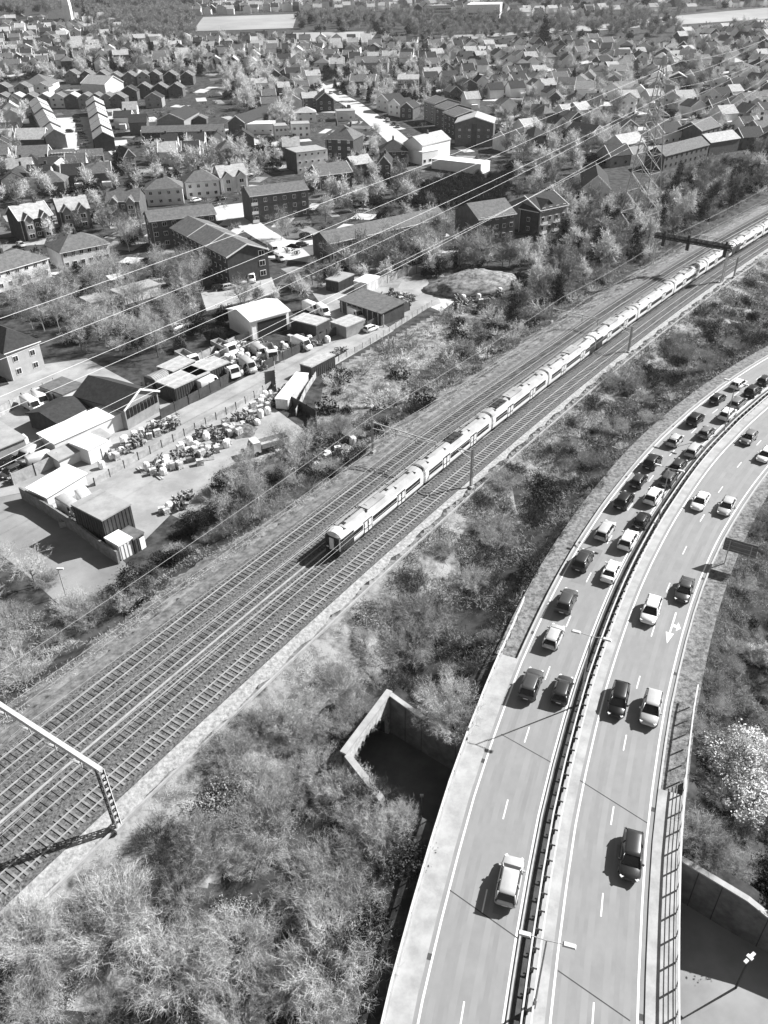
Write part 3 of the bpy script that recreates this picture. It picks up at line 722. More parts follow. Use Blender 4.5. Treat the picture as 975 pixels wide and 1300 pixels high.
def van_type():
    b = MB(); rr = lambda x, w_, a, c, k=.15: rect_ring(x, w_, a, c, k)
    b.loft([rr(-2.7, .92, .4, 2.3), rr(-2.6, .96, .35, 2.42), (rr(1.0, .96, .35, 2.42)), (rr(1.45, .93, .35, 2.28)), (rr(2.0, .9, .35, 1.35)), (rr(2.55, .86, .35, 1.12)), (rr(2.72, .74, .42, .92))])
    o = {'body': b.mesh('body', PAINT['white'], True)}
    o['windscreen'] = MB()._add([(2.08, -.78, 1.36), (2.08, .78, 1.36), (1.5, .76, 2.22), (1.5, -.76, 2.22), (1.85, -.7, 1.3), (1.85, .7, 1.3), (1.3, .7, 2.1), (1.3, -.7, 2.1)], [(0, 1, 2, 3), (7, 6, 5, 4), (0, 3, 7, 4), (1, 5, 6, 2), (3, 2, 6, 7), (0, 4, 5, 1)]).mesh('windscreen', M_glass)
    for s_ in (-1, 1):
        o['side_window', s_] = MB()._add([(.75, s_*.97, 1.35), (1.75, s_*.935, 1.32), (1.3, s_*.965, 2.05), (.75, s_*.975, 2.1)], [(0, 1, 2, 3) if s_ < 0 else (3, 2, 1, 0)]).mesh('side_window', M_glass)
        o['headlight', s_] = MB().box((2.6, s_*.66, .95), (.22, .3, .2), -s_*.3).mesh('headlight', M_hl)
        o['tail_light', s_] = MB().box((-2.69, s_*.84, 1.1), (.06, .14, .5)).mesh('tail_light', M_tl)
        o['mirror', s_] = MB().box((1.6, s_*1.05, 1.5), (.14, .2, .3)).mesh('mirror', PAINT['dark'])
    CARS['van'] = o; CARL['van'] = 5.4
van_type()
AX = dict(hatch=(-1.25, 1.25), saloon=(-1.35, 1.4), suv=(-1.32, 1.35), estate=(-1.38, 1.42), van=(-1.65, 1.75))
WD = dict(hatch=.78, saloon=.80, suv=.84, estate=.81, van=.84)
VN = dict(hatch='hatchback', saloon='saloon_car', suv='sport_utility_vehicle', estate='estate_car', van='van')
VC = dict(hatch='car', saloon='car', suv='car', estate='car', van='van')
PROTO = {}
def vehicle(kind, colour, loc, rz, label, group, scale=1.0):
    if kind not in PROTO:
        t = thing(VN[kind], label, VC[kind], loc, rz, group)
        for key, mm in CARS[kind].items(): link(mm.name.split('.')[0], mm, t)
        for x in AX[kind]:
            for s_ in (-1, 1):
                w_ = link('wheel', WHEEL[kind][0], t, (x, s_*WD[kind], .31 if kind == 'hatch' else .34)); link('rim', WHEEL[kind][1], w_)
        PROTO[kind] = t
    else:
        t = copy_tree(PROTO[kind]); t.location = loc; t.rotation_euler.z = rz; tag(t, label, VC[kind], group)
    for ch in t.children:
        if ch.name.split('.')[0] in ('body', 'mirror'):
            ch.material_slots[0].link = 'OBJECT'; ch.material_slots[0].material = PAINT[colour]
    t.scale = (scale,)*3
    return t
LEFTQ = [(647, 1118, 'suv', 'silver', 'silver tall car alone in the lower part of the left carriageway'),
 (674.5, 867, 'suv', 'charcoal', 'dark tall car with a reflecting roof, last of the outer queue lane'), (714.5, 873, 'hatch', 'dark', 'small dark hatchback beside it, last of the inner queue lane'),
 (703, 807, 'hatch', 'silver', 'silver hatchback with a bright roof ahead of the last dark tall car'), (720, 761, 'suv', 'charcoal', 'charcoal tall car two ahead of the last in the outer lane'),
 (776, 724, 'saloon', 'white', 'white saloon nearest the camera in the inner queue lane'), (740, 711, 'suv', 'dark', 'dark tall car level with the white saloon and behind the silver one'),
 (797.5, 685, 'suv', 'white', 'bright white car with a black rear window ahead of the white saloon'), (769, 671.5, 'estate', 'silver', 'silver estate car left of the bright white car'),
 (814.6, 659.6, 'hatch', 'black', 'black hatchback directly ahead of the bright white car'), (793, 634, 'suv', 'black', 'black boxy tall car ahead of the silver estate'),
 (830, 629, 'suv', 'white', 'white tall car between two black cars in the inner lane'), (811, 609, 'hatch', 'dark', 'dark car level with the gap behind the middle of the queue, outer lane'),
 (849, 607, 'suv', 'charcoal', 'charcoal tall car just ahead of the white tall car'), (829, 585, 'suv', 'black', 'black tall car in the outer lane under the middle lamp arm'),
 (862, 589, 'hatch', 'dark', 'dark hatchback right of the black tall car mid queue'), (857.5, 557.5, 'hatch', 'silver', 'silver hatchback in the outer lane ahead of the black tall car'),
 (881.5, 570, 'estate', 'silver', 'silver estate car in the inner lane near the bend'), (897.5, 547.5, 'hatch', 'grey', 'grey hatchback in the inner lane on the bend'),
 (883, 531.5, 'suv', 'black', 'black tall car in the outer lane on the bend'), (924, 525, 'suv', 'white', 'white tall car in the inner lane on the bend'),
 (911.5, 505, 'hatch', 'dark', 'dark hatchback in the outer lane beyond the bend'), (937, 510, 'estate', 'grey', 'grey estate car ahead of the white tall car on the bend'),
 (956, 496, 'suv', 'black', 'black car near the right edge in the queue'), (938, 486.5, 'hatch', 'white', 'white hatchback farthest up the outer queue lane'), (972, 482, 'hatch', 'dark', 'dark car cut by the right edge of the picture in the queue')]
RIGHTQ = [(802, 1085, 'estate', 'dark', 'dark estate car coming towards the camera over the bridge'), (785.7, 887, 'estate', 'black', 'black car in the inner lane of the right carriageway beside a silver one'),
 (827, 897.5, 'suv', 'silver', 'silver car in the nearside lane of the right carriageway beside a black one'), (826.5, 774, 'suv', 'white', 'white tall car level with the road arrow in the right carriageway'),
 (869.5, 747, 'saloon', 'charcoal', 'charcoal saloon passing the back of the road sign'), (889, 635.5, 'saloon', 'white', 'white saloon in the inner lane of the right carriageway, higher up'),
 (922.5, 641.5, 'saloon', 'silver', 'silver saloon beside the white saloon in the right carriageway'), (950.5, 555, 'hatch', 'grey', 'grey hatchback far up the right carriageway'),
 (971.5, 577, 'hatch', 'white', 'white hatchback at the right edge of the right carriageway')]
for L_, sg in ((LEFTQ, 0), (RIGHTQ, 1)):
    for px, py, kd, cl, lb in L_:
        s, o = road_s(px, py, 6.75); p, d = along(ROAD, ROAD_S, s); r = np.array([d[1], -d[0]]); q = p+r*o
        vehicle(kd, cl, (q[0], q[1], 6.0), math.atan2(d[1], d[0])+(math.pi if sg else 0)+rng.uniform(-.02, .02), lb, 'cars queueing on the left carriageway' if not sg else 'cars coming down the right carriageway')

# ================================================================ MEDIAN BARRIER, LAMPS, PARAPETS, SIGN
M_galv = mat('galvanised_beam', .55, .5, scale=2, g2=.42)
bar = thing('crash_barrier', 'double sided steel crash barrier running along the central reserve', 'crash barrier', (0, 0, 0))
for o in (-.42, .28):
    b = MB(); slab(ROAD, ROAD_S, SR0, SR1, o, o+.14, 6.60, 6.78, 3, b); b.build('beam', M_galv, bar)
pm = MB(); pm.box((0, 0, .33), (.12, .10, .74)); pm.box((0, 0, .66), (.10, .70, .08)); pm.box((.12, .0, .45), (.08, .5, .06)); pm_me = pm.mesh('post', M_steeld)
rest = MB(); k = 0
s = 38.0
while s < SR1:
    p, d = along(ROAD, ROAD_S, s); a = math.atan2(d[1], d[0])
    if k < 100: link('post', pm_me, bar, (p[0], p[1], 6.0), a)
    else: rest.box((p[0], p[1], 6.4), (.12, .5, .7), a)
    k += 1; s += 1.55
tag(rest.build('posts', M_steeld, bar), None, kind='stuff')
def lamp(px, py, hx, hy, label):
    q = P(px, py, 6.05); s, o = road_s(px, py, 6.05); p, d = along(ROAD, ROAD_S, s); r = Vector((d[1], -d[0], 0))
    h_ = z_at(q[0], q[1], hy)-6.05; t = thing('street_lamp', label, 'street lamp', (q[0], q[1], 6.05), 0, 'double armed lamps on the central reserve')
    b = MB(); b.tube([(0, 0, 0), (0, 0, 1.2), (0, 0, 1.25), (0, 0, h_)], [.13, .13, .085, .06], 8); b.build('pole', M_steel, t)
    b = MB(); b.tube([r*-1.2+Vector((0, 0, h_+.12)), Vector((0, 0, h_)), r*1.2+Vector((0, 0, h_+.12))], .04, 6); b.build('arm', M_steel, t)
    for s_ in (-1, 1):
        c = r*s_*1.5+Vector((0, 0, h_+.14)); a = math.atan2(r.y, r.x)
        b = MB(); b.box(c, (.9, .36, .16), a, .8); b.build('lamp_head', MATS['white_steel'], t)
lamp(678, 1279, 694, 1194, 'double armed street lamp on the central reserve at the bottom of the picture')
lamp(735.4, 894.5, 768, 808, 'double armed street lamp on the central reserve beside the last queueing cars')
lamp(834, 668, 861, 595, 'double armed street lamp on the central reserve in the middle of the queue')
lamp(918, 551, 940, 486, 'double armed street lamp on the central reserve at the bend')
# parapets
pl = thing('bridge_parapet', 'pale concrete bridge parapet along the left footway', 'parapet', (0, 0, 0))
slab(ROAD, ROAD_S, SR0, sBR, -10.25, -9.9, 4.6, 6.35).build('plinth', M_conc, pl)
slab(ROAD, ROAD_S, SR0, sBR, -10.16, -9.99, 6.95, 7.05).build('top_rail', MATS['white_steel'], pl)
b = MB(); s = SR0
pp_me = MB().box((0, 0, .3), (.12, .1, .62)).mesh('post', M_steel)
while s < sBR:
    p, d = along(ROAD, ROAD_S, s); r = np.array([d[1], -d[0]]); q = p-r*10.07; link('post', pp_me, pl, (q[0], q[1], 6.35), math.atan2(d[1], d[0])); s += 2.0
# left fence continues up the verge, leaving the road
vf = [P(597+47, 802, 6.0), P(655, 785, 6.0), P(664, 766, 6.0)]
fn = thing('verge_fence', 'thin metal fence continuing from the left parapet up the grass verge', 'fence', (0, 0, 0))
p, d = along(ROAD, ROAD_S, sBR); r = np.array([d[1], -d[0]]); s1 = Vector((*(p-r*10.07), 5.9)); s2 = Vector(P(648, 806, 6.0)); s3 = Vector(P(665, 766, 6.0))
for a_, c_ in ((s1, s2), (s2, s3)):
    b = MB(); b.bar(a_+Vector((0, 0, 1.05)), c_+Vector((0, 0, 1.05)), .12); b.bar(a_+Vector((0, 0, .55)), c_+Vector((0, 0, .55)), .07); b.build('rail', MATS['white_steel'], fn)
    n_ = max(2, int((c_-a_).length/2))
    for i in range(n_): q = a_.lerp(c_, i/n_); MB().box((q.x, q.y, q.z+.4), (.1, .1, 1.3)).build('post', M_steel, fn)
# right: tubular parapet that throws a barred shadow
pr_ = thing('bridge_railing', 'tubular metal railing along the right footway throwing a barred shadow', 'railing', (0, 0, 0))
sR1 = road_s(884, 882, 6.0)[0]
def ro_(s): return 10.45
for z_, w_ in ((7.42, .13), (7.0, .05), (6.65, .05), (6.3, .05)):
    b = MB(); slab(ROAD, ROAD_S, SR0, sBR2+2 if z_ < 7.4 else sR1, 10.45-w_/2, 10.45+w_/2, z_-w_/2, z_+w_/2, 2, b); b.build('rail', MATS['white_steel'] if z_ > 7.4 else M_steel, pr_)
slab(ROAD, ROAD_S, SR0, sBR2+2, 10.5, 10.75, 4.6, 6.2).build('plinth', M_conc, pr_)
rp_me = MB().box((0, 0, .65), (.11, .11, 1.35)).mesh('post', M_steel); s = SR0
while s < sR1:
    p, d = along(ROAD, ROAD_S, s); r = np.array([d[1], -d[0]]); q = p+r*10.45; link('post', rp_me, pr_, (q[0], q[1], 6.05), math.atan2(d[1], d[0])); s += 2.1
# outer railing along the top of the bank
of = thing('bank_handrail', 'thin pale handrail on the right bank beside the white blossom', 'handrail', (0, 0, 0))
a_, c_ = Vector(P(897, 928, 4.5)), Vector(P(911, 880, 4.5)); b = MB(); b.bar(a_, c_, .09); b.build('rail', MATS['white_steel'], of)
for i in range(3): q = a_.lerp(c_, i/2); MB().box((q.x, q.y, q.z-.5), (.08, .08, 1.0)).build('post', M_steel, of)
# road sign seen from behind
sc_ = P(855, 113+600, 6.0); sp = P(934, 716, 6.0); s, o = road_s(934, 716, 6.0); p, d = along(ROAD, ROAD_S, s); r = Vector((d[1], -d[0], 0)); rot = math.atan2(r.y, r.x)
sg = thing('road_sign', 'back of a wide grey road sign on two posts in the right verge', 'road sign', tuple(sp), rot)
MB().box((0, 0, 2.6), (4.0, .08, 1.9)).build('panel', mat('sign_back', .16, .6, scale=2, g2=.12), sg)
for x in (-1.3, 1.3): MB().bar((x, -.1, -1.5), (x, -.1, 3.4), .12).build('post', M_steel, sg)
b = MB()
for z_ in (2.0, 2.6, 3.2): b.bar((-1.9, -.06, z_), (1.9, -.06, z_), .05)
b.build('stiffener', M_steel, sg)
# walls of the underpass
def wall(name, pts, label, cat, m_, th=.45, z0=-.6, cap=None, back=None):
    """pts: (x, y, ztop); a wall of sloping top"""
    t = thing(name, label, cat, (0, 0, 0)); b = MB(); n_ = len(pts); rings = []
    for i, (x, y, z) in enumerate(pts):
        a_ = np.array(pts[max(i-1, 0)][:2]); c_ = np.array(pts[min(i+1, n_-1)][:2]); d = (c_-a_)/np.linalg.norm(c_-a_); q = np.array([-d[1], d[0]])*th/2
        rings.append([(x-q[0], y-q[1], z0), (x-q[0], y-q[1], z), (x+q[0], y+q[1], z), (x+q[0], y+q[1], z0)])
    b.loft(rings); b.build('wall', m_, t)
    for i in range(n_-1):
        a_, c_ = Vector(pts[i]), Vector(pts[i+1]); L2 = (c_-a_).length; d2 = (c_-a_).normalized(); q2 = Vector((-d2.y, d2.x, 0)).normalized()*(th/2)
        for k in range(1, max(1, int(L2/3))+1):
            e2 = a_.lerp(c_, k/(int(L2/3)+1))
            for sg2 in (-1, 1): MB().bar(Vector((e2.x, e2.y, -.4))+q2*sg2, Vector((e2.x, e2.y, e2.z-.05))+q2*sg2, .09, .05).build('panel_joint', M_joint, t)
    if back:
        b = MB(); b.loft([[(x+back[0]*.3, y+back[1]*.3, z0), (x+back[0]*.3, y+back[1]*.3, z-.12), (x+back[0]*1.5, y+back[1]*1.5, z-.12), (x+back[0]*1.5, y+back[1]*1.5, z0)] for x, y, z in pts]); b.build('backfill', M_soil, t)
    b = MB(); rings = []
    for i, (x, y, z) in enumerate(pts):
        a_ = np.array(pts[max(i-1, 0)][:2]); c_ = np.array(pts[min(i+1, n_-1)][:2]); d = (c_-a_)/np.linalg.norm(c_-a_); q = np.array([-d[1], d[0]])*(th/2+.05)
        rings.append([(x-q[0], y-q[1], z+.003), (x-q[0], y-q[1], z+.16), (x+q[0], y+q[1], z+.16), (x+q[0], y+q[1], z+.003)])
    b.loft(rings); b.build('coping', cap or M_foot, t); return t
M_brick = mat('weathered_brick', .26, .95, scale=1.5, g2=.14, detail=8)
wall('retaining_wall', [(.35, 60.3, 5.4), (5.4, 56.2, 4.4), (10.5, 52.2, 5.7), (25.2, 41.2, 4.9), (30, 37.3, 4.7), (33, 35.1, 3.3), (44, 26.5, .6)], 'tall concrete retaining wall along the far side of the underpass road', 'retaining wall', mat('shaded_concrete', .20, .95, scale=.8, g2=.10, detail=10), .45, back=(.61, .79))  # concrete toned down, the shade on this wall put into its colour
wall('retaining_wall', [(-4.1, 52.6, 5.2), (.1, 47.6, 3.2), (4.7, 43.6, 2.4), (7.5, 41.0, 4.4)], 'sloping wing wall with a pale top on the near side of the underpass opening', 'retaining wall', M_brick, .6)
# headwall with a brick arch
hw = thing('bridge_headwall', 'pale brick headwall of the railway bridge with an arched opening', 'bridge', (0, 0, 0))
A, E_ = np.array([.35, 60.3]), np.array([-4.1, 52.6]); L_ = np.linalg.norm(E_-A); d = (E_-A)/L_; nn = np.array([-d[1], d[0]])
if nn[0] > 0: nn = -nn           # towards the railway
def hp(u, z, k): q = A+d*u+nn*k; return (q[0], q[1], z)
ar = [(L_/2+(L_/2-.55)*math.cos(t_), 1.6+2.3*math.sin(t_)) for t_ in np.linspace(0, math.pi, 15)]
prof = [(L_-.55, -.6)]+ar+[(.55, -.6)]
b = MB(); top = 5.5; n_ = len(prof)
for k in (0.0, .5):
    vs = [hp(u, z, k) for u, z in prof]+[hp(max(min(u+(u-L_/2)*.16, L_+.3), -.3), top if 0 < i < n_-1 else z, k) for i, (u, z) in enumerate(prof)]
    b._add(vs, [(i, i+1, n_+i+1, n_+i) for i in range(n_-1)])
vs = [hp(u, z, k) for k in (0.0, .5) for u, z in prof]; b._add(vs, [(i, i+1, n_+i+1, n_+i) for i in range(n_-1)])
b.build('wall', mat('pale_weathered_brick', .50, .95, scale=1.6, g2=.26, detail=8), hw)
b = MB(); b._add([hp(-.3, 5.5, -.1), hp(L_+.3, 5.5, -.1), hp(L_+.3, 5.5, .6), hp(-.3, 5.5, .6), hp(-.3, 5.72, -.1), hp(L_+.3, 5.72, -.1), hp(L_+.3, 5.72, .6), hp(-.3, 5.72, .6)], [(0, 1, 5, 4), (1, 2, 6, 5), (2, 3, 7, 6), (3, 0, 4, 7), (4, 5, 6, 7), (3, 2, 1, 0)]); b.build('coping', M_foot, hw)
b = MB()
for i in range(1, 15):
    (u0, z0), (u1, z1) = prof[i], prof[i+1] if i+1 < n_ else prof[i]; u, z = (u0+u1)/2, (z0+z1)/2
    q0_, q1_ = hp(u, z+.02, -.06), hp(u, z+.42, -.06); b.bar(q0_, q1_, .42, .16)
b.build('arch_ring', MATS['weathered_brick'], hw)
b = MB(); vs = [hp(u, z, k) for k in (.45, 14.0) for u, z in prof]; b._add(vs, [(i, i+1, n_+i+1, n_+i) for i in range(n_-1)]); b.build('tunnel_barrel', mat('tunnel_brick', .05, 1, scale=1.5, g2=.03), hw)  # near-black brick tone over the whole barrel
# small post in the underpass; lamp post beyond the bridge
q = P(535, 1034, -.29); t = thing('sign_post', 'thin post with a small pale head in the underpass road', 'post', tuple(q)); MB().tube([(0, 0, 0), (0, 0, 2.9)], .05, 6).build('pole', M_steel, t); MB().box((0, 0, 3.0), (.35, .2, .25)).build('head', MATS['white_steel'], t)
q = P(934, 1254, -.3); t = thing('street_lamp', 'lone street lamp on the lower road at the right, in sun', 'street lamp', tuple(q)); hh = z_at(q[0], q[1], 1216)+.3
MB().tube([(0, 0, 0), (0, 0, hh)], [.1, .06], 8).build('pole', M_steeld, t); b = MB(); b.box((.0, 0, hh), (1.3, .25, .12), .6); b.box((.0, 0, hh+.1), (.3, .5, .1), .6); b.build('lamp_head', MATS['white_steel'], t)
q = P(84, 757, 0); t = thing('street_lamp', 'street lamp with a pale head beside the local road at the left', 'street lamp', tuple(q)); hh = z_at(q[0], q[1], 722)
MB().tube([(0, 0, 0), (0, 0, hh)], [.09, .06], 8).build('pole', M_steel, t); MB().box((.3, 0, hh), (.9, .3, .2)).build('lamp_head', MATS['white_steel'], t)
# ================================================================ BUILDINGS
def wm(nm, g, g2, sc=1.2): return mat(nm, g, .92, scale=sc, g2=g2, detail=7)
W_brick = wm('red_brick', .115, .075, .8); W_dbrick = wm('dark_brick', .075, .045, .8); W_pale = wm('pale_render', .66, .54, .5); W_white = wm('white_render', .84, .76, .4); W_mid = wm('mid_brick', .28, .20, .8)
R_dark = wm('dark_slate', .045, .025, 1.5); R_mid = wm('mid_roof_tile', .155, .09, 1.2); R_pale = wm('weathered_roof_tile', .44, .28, 1.0); R_white = wm('pale_sheet_roof', .78, .68, .3); R_grey = wm('grey_felt_roof', .34, .25, .6)
M_trim = mat('white_trim', .82, .6, scale=2, g2=.74); M_pane = mat('window_pane', .02, .1, scale=1, g2=.012, spec=.7); M_door = mat('house_door', .10, .5, scale=2, g2=.07)
wf_me = MB().box((0, 0, 0), (1, .10, 1)).mesh('window', M_trim)
wp_me = MB().box((-.23, -.03, 0), (.38, .10, .8)).box((.23, -.03, 0), (.38, .10, .8)).mesh('pane', M_pane)
KEEP = []
KB = []
def keep_poly(pts):
    k = [tuple(map(float, q[:2])) for q in pts]; cx_ = sum(q[0] for q in k)/len(k); cy_ = sum(q[1] for q in k)/len(k)
    KEEP.append(k); KB.append((cx_, cy_, 1.2*max(math.hypot(q[0]-cx_, q[1]-cy_) for q in k)))
def _in(k, x, y):
    r = False; j = len(k)-1
    for i in range(len(k)):
        if (k[i][1] > y) != (k[j][1] > y) and x < (k[j][0]-k[i][0])*(y-k[i][1])/(k[j][1]-k[i][1])+k[i][0]: r = not r
        j = i
    return r
def free(x, y, pad=0):
    for k, (cx_, cy_, rr_) in zip(KEEP, KB):
        if abs(x-cx_) > rr_ or abs(y-cy_) > rr_: continue
        if _in(k, cx_+(x-cx_)/(1+pad), cy_+(y-cy_)/(1+pad)): return False
    return True
def building(name, label, cat, p0, p1, depth, h, roof='gx', rh=2.4, wall_=None, roof_=None, front=(0, 0), side=(0, 0), ww=(1.2, 1.3), verge=False, chim=0, ov=.35, group=None, panes=True, z0=None, world=False, door=False, extra=None, sill=1.6, step=2.75):
    A = np.array(p0, float) if world else P(*p0); B = np.array(p1, float) if world else P(*p1)
    d = B[:2]-A[:2]; L = float(np.linalg.norm(d)); d = d/L; n_ = np.array([-d[1], d[0]])
    if n_ @ (A[:2]) < 0: A, B = B, A; d = -d; n_ = -n_
    z = float(ground(A[0], A[1], False)) if z0 is None else z0
    t = thing(name, label, cat, (A[0], A[1], z), math.atan2(d[1], d[0]), group); D = depth
    keep_poly([A[:2]-d*.5-n_*.5, A[:2]+d*(L+.5)-n_*.5, A[:2]+d*(L+.5)+n_*(D+.5), A[:2]-d*.5+n_*(D+.5)])
    wall_ = wall_ or W_brick; roof_ = roof_ or R_mid; b = MB(); zb = -1.2
    if roof == 'gx':
        b.loft([[(x, 0, zb), (x, D, zb), (x, D, h), (x, D/2, h+rh), (x, 0, h)] for x in (0, L)])
    elif roof == 'gy':
        b.loft([[(0, y, zb), (L, y, zb), (L, y, h), (L/2, y, h+rh), (0, y, h)] for y in (0, D)])
    elif roof == 'mono':
        b.loft([[(x, 0, zb), (x, D, zb), (x, D, h+rh), (x, 0, h)] for x in (0, L)])
    else: b.loft([[(x, 0, zb), (x, D, zb), (x, D, h), (x, 0, h)] for x in (0, L)])
    b.build('wall', wall_, t)
    b = MB(); th = .16; ev = []
    if roof == 'gx':
        sl_ = rh/(D/2)
        for y0, y1 in ((-ov, D/2), (D+ov, D/2)):
            za, zc = h-ov*sl_+.02, h+rh+.02
            b.loft([[(x, y0, za), (x, y1, zc), (x, y1, zc+th), (x, y0, za+th)] for x in (-ov, L+ov)])
        ev = [((x, y0, h-ov*sl_+.1), (x, D/2, h+rh+.1)) for x in (-ov-.03, L+ov+.03) for y0 in (-ov, D+ov)]
    elif roof == 'gy':
        sl_ = rh/(L/2)
        for x0, x1 in ((-ov, L/2), (L+ov, L/2)):
            za, zc = h-ov*sl_+.02, h+rh+.02
            b.loft([[(x0, y, za), (x1, y, zc), (x1, y, zc+th), (x0, y, za+th)] for y in (-ov, D+ov)])
        ev = [((x0, y, h-ov*sl_+.1), (L/2, y, h+rh+.1)) for y in (-ov-.03,) for x0 in (-ov, L+ov)]
    elif roof == 'hip':
        k = min(L, D)/2; rA, rB = ((k, D/2), (L-k, D/2)) if L > D else ((L/2, k), (L/2, D-k)); o = ov+.1
        c = [(-o, -o), (L+o, -o), (L+o, D+o), (-o, D+o)]; vs = [(x, y, h-.1) for x, y in c]+[(x, y, h+.08) for x, y in c]+[(rA[0], rA[1], h+rh), (rB[0], rB[1], h+rh)]
        if L > D: fs = [(4, 5, 9, 8), (5, 6, 9), (6, 7, 8, 9), (7, 4, 8)]
        else: fs = [(4, 5, 8), (5, 6, 9, 8), (6, 7, 9), (7, 4, 8, 9)]
        b._add(vs, fs+[(0, 1, 5, 4), (1, 2, 6, 5), (2, 3, 7, 6), (3, 0, 4, 7), (3, 2, 1, 0)])
    elif roof == 'mono':
        b.loft([[(x, -ov, h+.02), (x, D+ov, h+rh+.02), (x, D+ov, h+rh+.02+th), (x, -ov, h+.02+th)] for x in (-ov, L+ov)])
    else:
        b.loft([[(x, -.1, h+.003), (x, D+.1, h+.003), (x, D+.1, h+.25), (x, -.1, h+.25)] for x in (-.1, L+.1)])
    rf_ = b.build('roof', roof_, t)
    if verge and ev:
        for i_ in range(0, len(ev), 2):
            b = MB()
            for a_, c_ in ev[i_:i_+2]: b.bar(a_, c_, .16, .32)
            b.build('bargeboard', M_trim, t)
    for i in range(chim):
        x = L*(i+.5)/chim if roof != 'gy' else L/2+.2; y = D/2+.1 if roof != 'gy' else D*(i+.6)/(chim+.2)
        c = MB().box((x, y, h+rh+.2), (.7, .95, 1.9)).build('chimney', W_dbrick, rf_)
        MB().cyl((x, y-.2, h+rh+1.35), .13, .45).cyl((x, y+.25, h+rh+1.35), .13, .45).build('chimney_pot', W_mid, rf_)
    def win(x, y, zc, rz_, w_=ww[0], hh=ww[1]):
        o = link('window', wf_me if panes else wp_me, t, (x, y, zc), rz_); o.scale = (w_, 1, hh)
        if panes: link('pane', wp_me, o)
    r_, c_ = front
    for i in range(c_):
        for k in range(r_): win(L*(i+.5)/c_, -.03, sill+step*k, 0)
    r_, c_ = side
    for i in range(c_):
        for k in range(r_): win(-.03, D*(i+.5)/c_, sill+step*k, -math.pi/2); win(L+.03, D*(i+.5)/c_, sill+step*k, math.pi/2)
    if panes and roof in ('gx', 'hip'):
        MB().bar((-ov, -ov-.06, h-.12), (L+ov, -ov-.06, h-.12), .12, .2).build('gutter', M_trim, t)
        MB().cyl((L*.03, -.08, h/2), .06, h, 'z', 5).build('downpipe', M_trim, t)
    if door: MB().box((L*.5, -.03, 1.0), (1.0, .08, 2.1)).build('door', M_door, t)
    if extra: extra(t, L, D, h, rh)
    return t
def gables(n, w_=2.6, dep=1.0, zt=None, tim=False, bay=True):
    """front gabled bays on a house"""
    def f(t, L, D, h, rh):
        for i in range(n):
            x = L*(i+.5)/n; b = MB(); b.loft([[(x-w_/2, y, -1), (x+w_/2, y, -1), (x+w_/2, y, h), (x, y, h+1.5), (x-w_/2, y, h)] for y in (-dep, 2.0)])
            by = b.build('bay', W_pale if tim else W_mid, t); rb = MB()
            for s_ in (-1, 1): rb.loft([[(x+s_*(w_/2+.25), y, h-.25), (x, y, h+1.53), (x, y, h+1.68), (x+s_*(w_/2+.25), y, h-.1)] for y in (-dep-.3, 3.0)])
            rb.build('bay_roof', R_mid, t); vb = MB()
            for s_ in (-1, 1): vb.bar((x+s_*(w_/2+.25), -dep-.33, h-.18), (x, -dep-.33, h+1.6), .14, .26)
            vb.build('bargeboard', M_trim, t)
            for zc in (1.5, 4.2):
                o = link('window', wf_me, t, (x, -dep-.03, zc)); o.scale = (1.8, 1, 1.5); link('pane', wp_me, o)
    return f
def balconies(xs, rows, w_=2.6, st=2.75, y=-.9):
    def f(t, L, D, h, rh):
        for x in xs:
            for k in range(rows):
                zc = .3+st*k; b = MB().box((x*L, y/2, zc), (w_, .9, .15)); b.build('balcony', M_conc, t)
                MB().box((x*L, y, zc+.55), (w_, .06, .9)).build('balcony_front', M_trim, t)
    return f
def stair_recess(x, w_=2.4):
    def f(t, L, D, h, rh): MB().box((x*L, -.05, h*.5), (w_, .14, h*.94)).build('stair_panel', W_dbrick, t)
    return f
def ridges(n):
    def f(t, L, D, h, rh):
        for i in range(1, n):
            b = MB()
            y = D*i/n
            b.bar((-.3, y, h-.05), (L/2, y, h+rh+.22), .18, .35); b.bar((L+.3, y, h-.05), (L/2, y, h+rh+.22), .18, .35); b.build('parapet', M_trim, t)
    return f
FL = 'block of flats'
building('block_of_flats', 'four storey dark brick block of flats end on to the long stepped block', FL, (-68.7, 248, 0), (-50.3, 256, 0), 9, 8.6, 'gx', 2.0, W_brick, R_mid, (3, 7), (3, 1), ww=(1.3, 1.3), sill=1.9, world=True)
# stepped long block: gable towards the camera
def long_block(t, L, D, h, rh):
    ridges(3)(t, L, D, h, rh)
    for k in range(3):
        o = link('window', wf_me, t, (L*.84, -.03, 1.9+2.7*k)); o.scale = (1.8, 1, 1.5); link('pane', wp_me, o)
    for i in range(12):
        for k in range(3): o = link('window', wf_me, t, (-.03, D*(i+.5)/12, 1.6+2.6*k), -math.pi/2); o.scale = (1.1, 1, 1.2); link('pane', wp_me, o)
building('block_of_flats', 'long dark brick block of flats with stepped roof and gable end towards the camera', FL, (-40.2, 212.5, 0), (-30.3, 219.4, 0), 37, 7.9, 'gy', 2.4, W_dbrick, R_mid, verge=True, extra=long_block, world=True)
building('block_of_flats', 'brick block of flats with white balconies behind the bare birch trees', FL, (321, 284), (393, 274), 9, 8.8, 'gx', 1.9, W_brick, R_mid, (3, 6), extra=balconies([.05], 3, 2.2))
building('block_of_flats', 'long two storey brick terrace of flats behind the leafless trees', FL, (419, 335), (566, 300), 8.5, 5.8, 'gx', 2.2, W_brick, R_mid, (2, 12), (2, 1))
building('block_of_flats', 'brick block of flats with plain pale roof beside the dark hedge', FL, (606, 313), (652, 305), 13, 8.0, 'gx', 3.2, W_brick, R_mid, (3, 5), (2, 1), sill=2.2)
